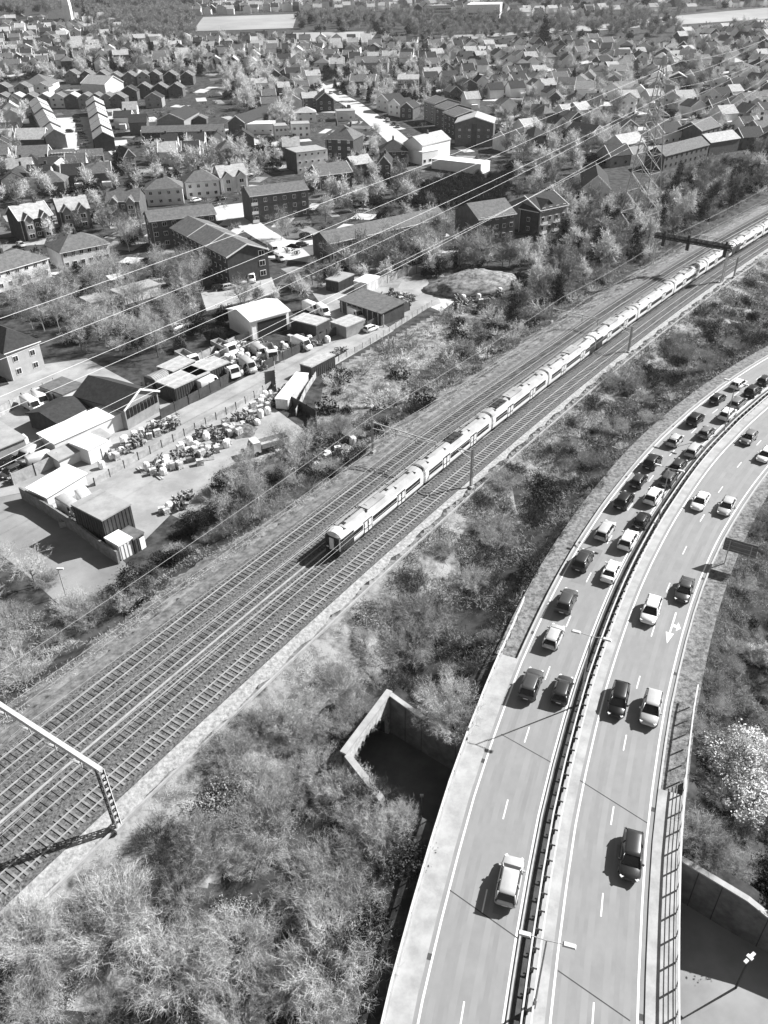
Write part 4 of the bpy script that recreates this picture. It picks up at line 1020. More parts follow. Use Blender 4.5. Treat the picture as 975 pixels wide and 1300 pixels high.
building('block_of_flats', 'brick flats with dark roof, pale gabled front and balconies', FL, (683, 299), (717, 291), 14, 7.6, 'gx', 3.0, W_mid, R_dark, (3, 4), verge=True, extra=balconies([.15, .6], 2, 2.2), sill=2.0)
building('block_of_flats', 'dark brick wing with slate roof joined between the two blocks of flats', FL, (658, 294), (681, 299), 9, 7.2, 'gx', 2.8, W_dbrick, R_dark, (2, 1))
building('house', 'large gabled house with a pale end wall and dark roof beside the pylon', 'house', (737, 263), (771, 264), 24, 6.4, 'gy', 4.0, W_pale, R_dark, (2, 4), ww=(.9, 1.0), verge=True)
building('block_of_flats', 'white three storey flat roofed block with a dark end wall', FL, (378, 221), (417, 216), 12, 8.0, 'flat', 0, W_white, R_grey, (3, 5), ww=(.9, .9), extra=lambda t, L, D, h, rh: MB().box((-.06, D/2, h/2), (.1, D-.1, h-.1)).build('end_wall', W_dbrick, t))
building('house', 'wide brick house with mid grey roof below the white flat roofed block', 'house', (406, 243), (447, 237), 10, 5.6, 'gx', 3.0, W_brick, R_mid, (2, 4), verge=True)
building('house', 'tall victorian villa with steep hipped roof and dormer', 'house', (414, 201), (449, 203), 13, 8, 'hip', 5.0, W_dbrick, R_mid, (3, 3), chim=2)
building('house', 'gabled brick house with dark roof and white gable trim next to the weeping tree', 'house', (479, 227), (496, 227), 13, 5.4, 'gy', 3.0, W_brick, R_dark, (2, 2), verge=True, chim=1)
building('house', 'dark pyramid roofed brick house below the sunlit street', 'house', (484, 209), (517, 208), 11, 5.2, 'hip', 3.8, W_dbrick, R_dark, (2, 3), chim=1)
building('house', 'white gabled house with dormers at the foot of the sunlit street', 'house', (512, 204), (536, 208), 20, 7, 'gy', 3, W_white, R_pale, (2, 2), chim=1)
building('shop', 'white flat roofed extension stepping down from the white gabled house', 'shop', (536, 210), (556, 206), 18, 5, 'flat', 0, W_white, R_white, (1, 3))
building('shed', 'long low white sheeted building beside the dark hedge', 'shed', (548, 214), (610, 222), 8, 3.6, 'flat', 0, W_white, R_white)
building('house', 'small brick house between the villa and the gabled brick house', 'house', (449, 226), (473, 222), 8, 5, 'gx', 2.4, W_brick, R_pale, (1, 2), chim=1)
# three blocks stepping down the hill
building('block_of_flats', 'tall brick block of flats with a central dark stair panel and two pitched roofs', FL, (577, 185), (625, 186), 17, 9.6, 'gy', 2.6, W_brick, R_pale, (2, 4), ww=(1, .8), verge=True, sill=4, extra=stair_recess(.5))
building('block_of_flats', 'narrow brick block of flats stepping up left of the tall one', FL, (563, 168), (577, 176), 15, 9, 'gx', 2, W_dbrick, R_mid, (3, 3), ww=(1.6, 1.2), verge=True)
building('block_of_flats', 'brick block of flats second up the slope behind the white gabled house', FL, (552, 160), (565, 166), 14, 9, 'gx', 2, W_brick, R_mid, (3, 2), ww=(1.6, 1.2), verge=True)
building('block_of_flats', 'brick block of flats highest of the stepped group by the street', FL, (538, 152), (552, 158), 14, 9, 'gx', 2, W_mid, R_mid, (3, 2), ww=(1.6, 1.2), verge=True)
for i, (a_, c_) in enumerate((((508, 151), (524, 152)), ((493, 146), (508, 149)), ((478, 139), (493, 143)))):
    building('house', ['brick gabled terraced house lowest on the sunlit street', 'white gabled terraced house in the middle of the street row', 'dark roofed terraced house highest in the street row'][i], 'house', a_, c_, 11, 5.4, 'gy', 2.6, (W_brick, W_white, W_pale)[i], R_dark, (2, 2), verge=True)
building('block_of_flats', 'three storey town houses with pale window bays above the street', FL, (505, 121), (531, 121), 10, 8.5, 'gx', 2, W_brick, R_pale, (3, 6), ww=(2.0, 1.7))
building('house', 'large gabled house at the top of the sunlit street', 'house', (445, 118), (476, 118), 13, 6.5, 'gx', 3, W_brick, R_mid, (2, 4), verge=True, chim=2)
building('house', 'long twin gabled villa among trees above the street', 'house', (450, 94), (492, 94), 14, 7, 'gx', 3, W_mid, R_mid, (2, 6), chim=2, extra=gables(2))
building('house', 'brick gabled house left of the street with white trim', 'house', (403, 142), (424, 141), 12, 6, 'gy', 3.4, W_dbrick, R_mid, (2, 2), verge=True, chim=1)
building('house', 'white rendered extension in front of the gabled brick house', 'house', (428, 154), (451, 153), 8, 4.6, 'flat', 0, W_pale, R_grey, (1, 2))
building('house', 'low brick house with pale roof beside the gabled brick house', 'house', (385, 138), (404, 137), 10, 5.4, 'gx', 2.4, W_brick, R_pale, (2, 2), chim=1)
building('shop', 'long low white building with dark window strip beside the terrace end', 'shop', (309, 171), (349, 170), 10, 4.5, 'flat', 0, W_white, R_white, (1, 4), ww=(1, .8))
building('shop', 'pale block with parapet right of the long low white building', 'shop', (350, 178), (366, 177), 9, 6, 'flat', 0, W_pale, R_grey, (2, 3))
building('shop', 'white two storey house front beside the pale block', 'house', (371, 176), (394, 175), 9, 6.2, 'flat', 0, W_white, R_grey, (2, 3))
building('house', 'pyramid roofed house partly behind bare trees near the white flats', 'house', (282, 206), (305, 204), 10, 5, 'hip', 3.2, W_mid, R_mid, (2, 2), chim=1)
# the nearer houses at the left
building('house', 'big brick double fronted villa with two gabled bays, leftmost of the three', 'house', (31, 307), (72, 299), 11, 6.6, 'gx', 3.2, W_dbrick, R_pale, (2, 1), chim=2, extra=gables(2), verge=True)
building('house', 'brick double fronted villa with two gabled bays, middle of the three', 'house', (80, 293), (118, 288), 10, 6.2, 'gx', 3, W_brick, R_pale, (2, 1), chim=2, extra=gables(2))
building('house', 'brick double fronted villa half hidden by bare trees, rightmost of the three', 'house', (139, 279), (180, 278), 10, 6.0, 'gx', 3, W_brick, R_mid, (2, 1), chim=2, extra=gables(2))
building('house', 'hipped roof house with white band of upper windows and central chimney', 'house', (82, 344), (142, 331), 10.5, 5.2, 'hip', 3.0, W_pale, R_mid, (2, 6), chim=1)
building('house', 'hipped roof house with white upper band cut by the left edge', 'house', (-14, 376), (66, 351), 10.5, 5.2, 'hip', 3.0, W_pale, R_mid, (2, 7), chim=1)
building('house', 'pale brick house with dark hipped roof cut by the left edge, near the vans', 'house', (16, 484), (58, 468), 15, 6.3, 'hip', 3.2, wm('buff_brick', .42, .34, .8), R_dark, (2, 2))
building('house', 'pale rendered house with mid roof, left of the white house', 'house', (188, 262), (234, 259), 10, 5.6, 'hip', 3.2, W_pale, R_mid, (2, 4), chim=1)
building('house', 'white rendered house with hipped roof and front bays above a parked car', 'house', (238, 253), (280, 249), 10, 5.8, 'hip', 3.4, W_white, R_mid, (2, 4), chim=1)
building('house', 'half timbered pair of houses with two dark gables', 'house', (282, 246), (316, 242), 10, 5.8, 'gx', 3.2, W_white, R_pale, (2, 2), chim=1, extra=gables(2, 3.4, .8, tim=True))
building('garage_row', 'row of lock up garages with three white doors among bare trees', 'garages', (157, 388), (206, 374), 6, 2.6, 'flat', 0, W_mid, R_grey, extra=lambda t, L, D, h, rh: [MB().box((L*(.15+.22*i), -.05, 1.1), (2.2, .1, 2.0)).build('garage_door', M_trim, t) for i in range(4)])
building('garage_row', 'low flat pale garage left of the row with white doors', 'garages', (118, 398), (140, 392), 6, 2.5, 'flat', 0, W_mid, R_grey)
building('house', 'small gabled house with pale front at the end of the right terrace', 'house', (160, 216), (174, 214), 11, 5.2, 'gy', 2.8, W_mid, R_dark, (2, 2), verge=True)
building('house', 'low house with white solar panels on its roof', 'house', (67, 214), (97, 212), 8, 4.6, 'gx', 2, W_pale, R_mid, (1, 4), extra=lambda t, L, D, h, rh: [MB().box((L*(.1+.13*i), D*.22, h+rh*.5+.2), (.9, 2.4, .06)).build('solar_panel', mat('solar_panel', .6, .2, scale=2, g2=.5), t) for i in range(7)])
building('house', 'low brick house with mid grey roof beside the solar roof', 'house', (103, 214), (133, 212), 8, 4.8, 'gx', 2, W_brick, R_mid, (2, 4))
building('house', 'broad roofed house with a wide blank gable at the foot of the left terrace', 'house', (25, 216), (63, 214), 13, 5.0, 'gx', 3.4, W_mid, R_mid, verge=True)
building('house', 'house with two wide pale roofs at the bottom of the left terrace row', 'house', (22, 190), (58, 189), 12, 4.4, 'gx', 3.8, W_dbrick, R_pale, verge=True)
building('hall', 'large pale hall with big sloping roof above the gabled rows', 'hall', (30, 118), (66, 117), 20, 4.5, 'hip', 5, W_pale, R_mid)
building('hall', 'broad pale gabled hall in the middle of the gabled rows', 'hall', (105, 117), (135, 120), 16, 5, 'gx', 4, W_pale, R_pale, verge=True)
def row(px0, px1, n, w_, D, h, roof, rh, walls, roofs, what, verge=True, fr=(2, 2), grp=None, ww=(1.3, 1.2)):
    for i in range(n):
        f = i/(max(n-1, 1)); x = px0[0]+(px1[0]-px0[0])*f; y = px0[1]+(px1[1]-px0[1])*f; c = P(x, y)
        k = w_/2; building('house', f'{["brick","pale"][walls[i % len(walls)] in (W_pale, W_white)]} gabled house, {ORD[i]} in {what}', 'house', c+np.array([-k, -.02*k, 0]), c+np.array([k, .02*k, 0]), D, h, roof, rh, walls[i % len(walls)], roofs[i % len(roofs)], fr, verge=verge, group=grp, panes=False, world=True, ww=ww)
row((196, 107), (238, 108), 3, 8.2, 10, 5.2, 'gy', 2.6, [W_brick, W_dbrick, W_brick], [R_mid], 'the top row by the round dark tree', grp='small gabled houses')
row((147, 109), (183, 108), 3, 8.2, 10, 5.2, 'gy', 2.6, [W_mid, W_brick], [R_mid], 'the top row beside the broad hall', grp='small gabled houses')
row((92, 106), (130, 107), 3, 8.2, 10, 5.2, 'gy', 2.6, [W_mid, W_brick, W_brick], [R_mid], 'the top row behind the broad hall', grp='small gabled houses')
row((183, 124), (224, 124), 3, 8.6, 9, 5.2, 'gy', 2.6, [W_brick, W_dbrick], [R_mid], 'the middle row above the trees', grp='small gabled houses')
row((165, 128), (196, 137), 2, 9.5, 9, 5.2, 'gy', 2.6, [W_brick, W_mid], [R_dark], 'the pair before the middle row', grp='small gabled houses')
row((5, 137), (93, 137), 6, 9, 9, 5, 'gy', 2.5, [W_mid, W_pale, W_brick], [R_mid, R_pale], 'the lower row left of the car park', grp='small gabled houses')
row((110, 137), (151, 137), 4, 8.4, 9, 5, 'gy', 2.5, [W_mid, W_brick], [R_mid], 'the lower row behind the right terrace', grp='small gabled houses')
row((4, 123), (55, 122), 3, 8.6, 9, 5, 'gy', 2.5, [W_brick, W_mid, W_pale], [R_mid], 'the upper row at the left edge', grp='small gabled houses')
def terrace(px0, px1, n, D, what, wall_, roof_, h=5.2, rh=2.6, grp='stepped terraces'):
    A, B = P(*px0), P(*px1)
    for i in range(n):
        a_ = A+(B-A)*i/n; c_ = A+(B-A)*(i+.96)/n; st = .35*(i % 2)
        building('terraced_house', f'terraced house, {ORD[i]} up from the car end of {what}', 'house', a_, c_, D, h+st, 'gx', rh, wall_, roof_, (2, 2), verge=True, panes=False, world=True, group=grp)
terrace((122, 193), (112, 143), 6, 9, 'the terrace right of the car park', W_dbrick, R_pale)
terrace((61, 190), (40, 143), 5, -9 if False else 9, 'the terrace left of the car park', W_mid, R_pale)
building('terraced_house', 'long terrace with dark roof running uphill to its brick gable end', 'terrace', (291, 171), (312, 172), 48, 5.6, 'gy', 3.0, W_brick, R_dark, (1, 1), verge=True)
building('terraced_house', 'dark roofed terrace running uphill towards the pair of gabled houses', 'terrace', (201, 165), (235, 165), 30, 4.6, 'gy', 3.0, W_mid, R_dark, verge=True)
building('terraced_house', 'long terrace facing the camera with a strip of white windows', 'terrace', (182, 183), (285, 180), 8, 5, 'gx', 2.2, W_dbrick, R_mid, (2, 16), ww=(1.5, 1.2), panes=False)
row((232, 160), (254, 158), 2, 7, 6, 2.6, 'gy', 1.6, [W_brick], [R_mid], 'the pair of small garages behind the long terrace', fr=(0, 0))
# right-hand houses
building('terraced_house', 'long brick terrace with plain roof and white windows at the edge of the trees', 'terrace', (841, 217), (897, 200), 9, 5.6, 'gx', 2.8, W_brick, R_mid, (2, 9), panes=False)
building('terraced_house', 'plain roofed terrace house continuing the long brick terrace', 'terrace', (899, 199), (936, 192), 10, 5.6, 'gx', 2.6, W_brick, R_pale, panes=False)
building('house', 'brick house with three roof lights and a dark gable', 'house', (888, 184), (912, 176), 12, 5.8, 'gx', 3.2, W_brick, R_mid, (2, 4), verge=True, panes=False)
building('house', 'white gabled house with dark roof left of the pylon', 'house', (745, 187), (768, 185), 15, 5, 'gy', 3.4, W_pale, R_dark, verge=True, fr=None) if False else building('house', 'pale gabled house with dark roof left of the pylon', 'house', (748, 186), (767, 182), 15, 5, 'gy', 3.2, W_pale, R_dark, (1, 1), verge=True, panes=False)
building('house', 'brick gabled house with white trim close left of the pylon', 'house', (785, 178), (808, 174), 10, 5, 'gy', 3.2, W_mid, R_dark, (2, 1), verge=True, panes=False)
building('house', 'pale gabled house directly behind the pylon', 'house', (790, 200), (816, 194), 10, 5, 'gx', 3.2, W_pale, R_pale, (2, 2), verge=True, panes=False)
building('house', 'dark roofed house at the foot of the pylon', 'house', (774, 213), (800, 210), 10, 4.4, 'gx', 3.4, W_mid, R_dark, (1, 2), verge=True, panes=False)
building('house', 'dark roofed house right of the pylon with a pale gable', 'house', (842, 184), (866, 180), 10, 5, 'gx', 3.2, W_pale, R_dark, (1, 3), verge=True, panes=False)
for i, (x, y, wl_, rf_) in enumerate(((800, 138, W_brick, R_pale), (850, 138, W_pale, R_mid), (872, 138, W_mid, R_pale), (900, 134, W_pale, R_dark), (918, 134, W_brick, R_dark), (898, 147, W_brick, R_dark), (915, 150, W_brick, R_dark), (955, 147, W_pale, R_pale), (940, 120, W_mid, R_dark), (912, 116, W_white, R_dark), (955, 190, W_brick, R_dark), (975, 188, W_brick, R_dark))):
    c = P(x, y); sz = ['small', 'steep roofed', 'wide'][i % 3]
    building('house', f'{sz} {"pale" if wl_ in (W_pale, W_white) else "brick"} house with {"dark" if rf_ is R_dark else "weathered"} roof, {ORD[i]} from pylon towards right edge', 'house', c+np.array([-5, 0, 0]), c+np.array([5, 2.5*(-1)**i, 0]), 10, 5, ('gx', 'gy')[i % 2], 3.4, wl_, rf_, (2, 2), verge=True, panes=False, world=True)
# ---- streets, car park and gardens
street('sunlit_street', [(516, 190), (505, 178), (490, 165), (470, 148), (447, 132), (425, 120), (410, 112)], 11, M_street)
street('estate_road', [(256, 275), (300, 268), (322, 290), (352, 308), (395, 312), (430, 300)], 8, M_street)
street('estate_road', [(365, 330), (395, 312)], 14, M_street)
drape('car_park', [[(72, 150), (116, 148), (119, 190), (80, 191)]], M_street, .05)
drape('flats_car_park', [[(255, 372), (345, 352), (352, 372), (262, 395)]], mat('car_park_tarmac', .36, .9, scale=.3, g2=.28), .03)
drape('lawn', [[(322, 290), (394, 278), (400, 300), (345, 305)]], M_lawn, .04)
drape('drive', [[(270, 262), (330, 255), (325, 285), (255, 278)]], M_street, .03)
drape('far_meadow', [[(258, 22), (378, 18), (372, 36), (245, 40)], [(372, 42), (480, 40), (470, 52), (360, 54)], [(560, 46), (640, 42), (720, 38), (560, 54)], [(800, 26), (975, 10), (975, 24), (800, 36)], [(690, 36), (790, 30), (795, 37), (690, 43)]], M_field, .25, 12)
for st in ([(410, 112), (400, 104), (380, 98)],): street('upper_street', st, 8, M_street)
for nm_, pl_ in (('sunlit', [(516, 190), (490, 165), (447, 132), (410, 112)]), ('estate', [(256, 275), (300, 268), (352, 308), (430, 300)])):
    for a_, c_ in zip(pl_[:-1], pl_[1:]):
        A, B = P(*a_)[:2], P(*c_)[:2]; d = (B-A)/np.linalg.norm(B-A); q = np.array([-d[1], d[0]])*5; keep_poly([A-q, B-q, B+q, A+q])
keep_poly([P(*q)[:2] for q in ((72, 146), (119, 146), (122, 193), (78, 193))])
keep_poly([P(*q)[:2] for q in ((252, 372), (345, 350), (355, 374), (262, 398))])
keep_poly([P(*q)[:2] for q in ((255, 22), (382, 18), (376, 38), (240, 42))])
keep_poly([P(*q)[:2] for q in ((366, 44), (482, 41), (470, 50), (360, 52))])
# ---- the far town, street by street
def far_town(poly, spacing, lab, n_max, walls, roofs, hs=(4.4, 5.4), skip=.1, ang=None):
    pts = [P(*q)[:2] for q in poly]; x0, x1 = min(p[0] for p in pts), max(p[0] for p in pts); y0, y1 = min(p[1] for p in pts), max(p[1] for p in pts); k = 0; th = ang if ang is not None else rng.uniform(-.5, .5)
    C_, S_ = math.cos(th), math.sin(th); cells = []
    R_ = max(x1-x0, y1-y0)
    for i in range(int(2*R_/spacing[0])):
        for j in range(int(2*R_/spacing[1])):
            u, v = -R_+i*spacing[0], -R_+j*spacing[1]; cells.append(((x0+x1)/2+u*C_-v*S_+rng.uniform(-1.5, 1.5), (y0+y1)/2+u*S_+v*C_+rng.uniform(-1.5, 1.5)))
    rng.shuffle(cells)
    for x, y in cells:
        if k >= n_max: break
        if not bool(inpoly(pts, x, y)) or rng.random() < skip or not free(x, y) or not free(x+5, y+4) or not free(x-5, y+4): continue
        a = th+rng.choice([0, 0, math.pi/2])+rng.uniform(-.08, .08); L, D = rng.uniform(7.5, 11), rng.uniform(8, 11); q = np.array([math.cos(a), math.sin(a), 0])*L/2; c = np.array([x, y, 0.0])
        wi = rng.choice(walls); ri = rng.choice(roofs); rk = rng.choice(['gx', 'gy', 'gx', 'gy', 'hip'])
        wn = 'white' if wi is W_white else 'pale' if wi is W_pale else 'brick'; rn = {R_dark: 'dark', R_mid: 'mid grey', R_pale: 'weathered'}[ri]
        building('house', f'{wn} house with {rn} {"hipped" if rk == "hip" else "gabled"} roof {lab}', 'house', c-q, c+q, D, rng.uniform(*hs), rk, rng.uniform(2.4, 3.6), wi, ri, (2, 2) if y < 520 else (0, 0), verge=rk != 'hip', chim=1 if rng.random() < .5 else 0, group='houses '+lab, panes=False, world=True); k += 1
WL = [W_white, W_white, W_pale, W_mid, W_brick]; RL = [R_dark, R_mid, R_mid, R_pale]
far_town([(540, 62), (740, 60), (760, 95), (700, 125), (640, 130), (540, 120)], (13, 17), 'in the middle of the upper town', 40, WL, RL, ang=.25)
far_town([(740, 62), (880, 70), (860, 128), (770, 150), (690, 160), (660, 140), (760, 100)], (13, 17), 'between the upper town and the pylon', 42, WL, RL, ang=-.3)
far_town([(860, 45), (975, 40), (975, 120), (930, 112), (870, 110)], (15, 19), 'at the upper right edge of the town', 26, WL+[W_white], RL, ang=.5)
far_town([(370, 58), (545, 58), (540, 86), (440, 90), (370, 96)], (14, 18), 'around the top of the sunlit street', 26, WL, RL, ang=-.1)
far_town([(220, 52), (370, 50), (372, 92), (250, 88)], (15, 19), 'between the dark pines and the meadow', 24, WL, RL, ang=.1)
far_town([(0, 62), (220, 58), (240, 88), (100, 92), (0, 104)], (14, 19), 'above the gabled rows at the upper left', 36, WL+[W_white], RL, ang=.3)
far_town([(0, 28), (110, 26), (130, 56), (0, 60)], (18, 24), 'far off at the upper left', 22, WL, RL, ang=-.2)
far_town([(255, 8), (560, 3), (560, 18), (380, 16), (250, 20)], (22, 30), 'beyond the far meadow', 32, [W_white, W_pale], RL, hs=(5, 7), ang=.05)
far_town([(640, 190), (740, 130), (780, 150), (730, 190), (690, 210)], (14, 18), 'in the gardens left of the pylon', 8, WL, RL, ang=.6)
far_town([(320, 105), (385, 98), (400, 130), (390, 165), (330, 150)], (16, 20), 'among the pale trees left of the sunlit street', 7, WL, RL, ang=.2)
far_town([(0, 225), (60, 222), (150, 232), (130, 250), (0, 250)], (14, 18), 'above the double fronted villas', 6, [W_mid, W_brick], RL, ang=.15)
far_town([(930, 130), (975, 128), (975, 180), (940, 178)], (14, 17), 'at the right edge above the tree belt', 7, WL, RL, ang=.3)
building('warehouse', 'huge white warehouse on the far edge of the town', 'warehouse', (592, 24), (634, 24), 60, 12, 'flat', 0, W_white, R_white, (2, 9), ww=(4, 2), panes=False)
building('warehouse', 'long pale office block with window strips left of the far white warehouse', 'office', (549, 22), (572, 21), 20, 10, 'flat', 0, W_pale, R_grey, (3, 8), ww=(3, 1.4), panes=False)
t = thing('church', 'distant church with a tall pale spire at the upper left', 'church', tuple(P(90, 36)))
hh = 22; MB().box((0, 0, 9), (7, 7, 20)).build('tower', W_pale, t); MB().box((0, 0, 33), (7, 7, 28), .0, .03).build('spire', R_white, t); MB().loft([[(x, 3.5, -1), (x, 13, -1), (x, 13, 8), (x, 8.2, 14), (x, 3.5, 8)] for x in (-22, 4)]).build('nave', W_mid, t)

# gardens, patios and drives between the houses
GP = [MB(), MB(), MB(), MB()]; taken = []
for k_ in range(1500):
    px, py = rng.uniform(-20, 995), 60+300*rng.random()**1.3
    if px > 560 and py > 205-(px-560)*.06: continue
    if py > 300 and px > 560: continue
    c = P(px, py); a = rng.choice([.3, -.2, .5, 1.3])+rng.uniform(-.1, .1); w_, h_ = rng.uniform(3, 10), rng.uniform(5, 14)
    u_ = np.array([math.cos(a), math.sin(a)])*w_/2; v_ = np.array([-math.sin(a), math.cos(a)])*h_/2
    if any(abs(c[0]-q[0]) < 9 and abs(c[1]-q[1]) < 9 for q in taken) or not free(c[0], c[1], .1): continue
    taken.append(c); n_ = 3; vs = []
    for i in range(n_+1):
        for j in range(n_+1):
            q = c[:2]+u_*(2*i/n_-1)+v_*(2*j/n_-1); vs.append((q[0], q[1], float(ground(q[0], q[1], False))+.06+.012*(k_ % 3)))
    GP[k_ % 4]._add(vs, [(i*(n_+1)+j, (i+1)*(n_+1)+j, (i+1)*(n_+1)+j+1, i*(n_+1)+j+1) for i in range(n_) for j in range(n_)])
for g_, m_ in zip(GP, (M_street, M_lawn, mat('gravel_drive', .38, .95, scale=1, g2=.26), mat('dry_lawn', .27, 1, scale=.4, g2=.16))): tag(g_.build('garden_plot', m_), None, kind='structure')

for i_, pl_ in enumerate(([(545, 118), (640, 100), (740, 80), (800, 66)], [(640, 150), (720, 132), (800, 112), (880, 98), (985, 84)], [(860, 60), (900, 80), (930, 110), (985, 132)], [(250, 88), (330, 70), (440, 66), (540, 72)], [(0, 98), (100, 86), (180, 76), (240, 60)], [(410, 112), (470, 96), (540, 92)], [(640, 66), (700, 100), (760, 128), (800, 150)], [(130, 62), (160, 84), (190, 98)], [(190, 178), (300, 176), (380, 188)], [(770, 168), (850, 160), (940, 168), (985, 160)])):
    street('town_street', pl_, 7.5, mat('pale_town_street', .46, .9, scale=.2, g2=.34), .06+.004*i_)
    for a_, c_ in zip(pl_[:-1], pl_[1:]):
        A, B = P(*a_)[:2], P(*c_)[:2]; d = (B-A)/np.linalg.norm(B-A); q = np.array([-d[1], d[0]])*4.5
        n_ = max(1, int(np.linalg.norm(B-A)/25))
        for k in range(n_): e_, f_ = A+(B-A)*k/n_, A+(B-A)*(k+1)/n_; keep_poly([e_-q, f_-q, f_+q, e_+q])
# the many more distant houses that fill the town: too many to count
def distant_houses(polys, seed):
    r = random.Random(seed); b = MB(); ws = [W_white, W_white, W_white, W_pale, W_brick]; rs = [R_dark, R_dark, R_mid, R_pale, R_pale]; ms = [W_white, W_pale, W_mid, W_brick, R_dark, R_mid, R_pale, M_trim, W_dbrick]
    for poly, sp, ang in polys:
        pts = [P(*q)[:2] for q in poly]; x0, x1 = min(p[0] for p in pts), max(p[0] for p in pts); y0, y1 = min(p[1] for p in pts), max(p[1] for p in pts); C_, S_ = math.cos(ang), math.sin(ang); R_ = max(x1-x0, y1-y0)*.75; u = -R_
        while u < R_:
            v = -R_
            while v < R_:
                x, y = (x0+x1)/2+u*C_-v*S_+r.uniform(-1, 1), (y0+y1)/2+u*S_+v*C_+r.uniform(-1, 1); v += sp[1]
                if not inpoly(pts, x, y) or r.random() < .24 or not free(x, y, .3): continue
                z = float(ground(x, y, False)); a = ang+r.choice([0, 0, 0, math.pi/2])+r.uniform(-.06, .06); L, D, h, rh = r.uniform(7, 10), r.uniform(7, 10), r.uniform(4.6, 5.6), r.uniform(2.4, 3.4); c_, s_ = math.cos(a), math.sin(a)
                T = lambda q: (x+q[0]*c_-q[1]*s_, y+q[0]*s_+q[1]*c_, z+q[2])
                b.cur = ms.index(r.choice(ws)); b.loft([[T((xx, yy, zz)) for yy, zz in ((-D/2, -1), (D/2, -1), (D/2, h), (0, h+rh), (-D/2, h))] for xx in (-L/2, L/2)])
                b.cur = ms.index(r.choice(rs))
                for sg in (-1, 1): b.loft([[T((xx, yy, zz)) for yy, zz in ((sg*(D/2+.35), h-.35*rh/(D/2)), (0, h+rh), (0, h+rh+.2), (sg*(D/2+.35), h-.35*rh/(D/2)+.2))] for xx in (-L/2-.3, L/2+.3)])
                if r.random() < .6: b.cur = 7; [b.bar(T((e*(L/2+.34), sg*(D/2+.35), h-.1)), T((e*(L/2+.34), 0, h+rh+.15)), .2, .35) for e in (-1, 1) for sg in (-1, 1)]
                if r.random() < .6: b.cur = 8; b.box(T((r.uniform(-L/3, L/3), .4, h+rh+.3)), (.9, .9, 1.8), a)
                if r.random() < .6: q = r.uniform(-L/3, L/3); b.cur = 0; b.box(T((q, -D/2-1.6, .9)), (r.uniform(2, 4), 3, 2.6), a)
                keep_poly([T((-L/2, -D/2, 0)), T((L/2, -D/2, 0)), T((L/2, D/2, 0)), T((-L/2, D/2, 0))])
            u += sp[0]
    tag(b.build('distant_houses', ms), 'the many more distant houses packed in streets towards the top of the town', kind='stuff', cat='houses')
distant_houses([([(0, 30), (130, 26), (225, 58), (240, 88), (100, 94), (0, 104)], (12.5, 25), .3), ([(220, 52), (545, 58), (540, 86), (440, 92), (250, 90)], (12.5, 26), .05), ([(540, 60), (760, 58), (860, 66), (860, 128), (770, 150), (690, 160), (540, 122)], (12.5, 25), .25), ([(860, 42), (985, 38), (985, 185), (940, 180), (860, 150)], (13, 25), .4),
                ([(250, 8), (560, 2), (640, 8), (640, 18), (380, 16), (250, 20)], (12, 30), .05), ([(640, 18), (800, 12), (985, -2), (985, 8), (800, 22), (640, 26)], (14, 34), .2), ([(640, 160), (760, 140), (790, 160), (720, 195), (650, 200)], (11, 20), .5), ([(0, 140), (40, 140), (20, 215), (0, 215)], (11, 20), .3), ([(190, 190), (330, 186), (375, 200), (380, 225), (340, 212), (190, 214)], (11, 20), .1), ([(150, 140), (185, 142), (180, 175), (155, 178)], (10, 18), .1), ([(315, 100), (400, 92), (400, 140), (370, 165), (330, 150)], (12, 24), .2), ([(0, 218), (60, 216), (180, 226), (130, 250), (0, 252)], (11, 20), .2)], 77)
# ================================================================ BUILDERS' YARD
def cvt(x, y, ox, oy, sc): return (ox+x/sc, oy+y/sc)
drape('yard_surface', [[(110, 600), (330, 505), (405, 560), (230, 660)], [(150, 520), (480, 400), (560, 372), (560, 385)], [(60, 640), (110, 600), (230, 640), (180, 690)], [(0, 470), (110, 455), (230, 520), (90, 610)], [(40, 600), (470, 415), (480, 432), (110, 625)], [(230, 520), (470, 400), (500, 420), (330, 520)], [(380, 350), (530, 335), (560, 385), (440, 430)], [(-30, 500), (40, 480), (100, 610), (-40, 640)]], M_yard, .02, 10)
drape('puddled_apron', [[(535, 385), (560, 360), (590, 372), (560, 396)]], M_street, .03, 4)
def crate_block(name, label, cat, p0, p1, depth, h, m_wall, m_roof, ribs=True, group=None, door=True, roofz=.12):
    """shipping container or cabin with ribbed walls"""
    def f(t, L, D, hh, rh):
        if ribs:
            b = MB(); n_ = max(4, int(L/.6))
            for i in range(n_): b.box((L*(i+.5)/n_, -.04, hh/2), (.16, .06, hh-.15))
            n_ = max(3, int(D/.6))
            for i in range(n_):
                b.box((-.04, D*(i+.5)/n_, hh/2), (.06, .16, hh-.15)); b.box((L+.04, D*(i+.5)/n_, hh/2), (.06, .16, hh-.15))
            b.build('wall_rib', m_wall, t)
        if door: MB().box((L*.72, -.09, 1.05), (.9, .06, 2.0)).build('door', M_trim, t)
    return building(name, label, cat, p0, p1, depth, h, 'flat', 0, m_wall, m_roof, group=group, extra=f, z0=.02)
M_cont = mat('dark_container_paint', .06, .6, scale=1, g2=.04); M_contp = mat('pale_container_paint', .70, .6, scale=.6, g2=.58)
M_tarp = mat('woven_bulk_bag', .82, .9, scale=3, g2=.62); M_timb = mat('timber', .5, .9, scale=3, g2=.32)
SH = 'shed'
building(SH, 'long white roofed workshop in the yard beside the dark gabled shed', SH, (74, 583), (164, 541), 4.6, 3.0, 'mono', .5, W_pale, R_white, ov=.2, z0=.02)
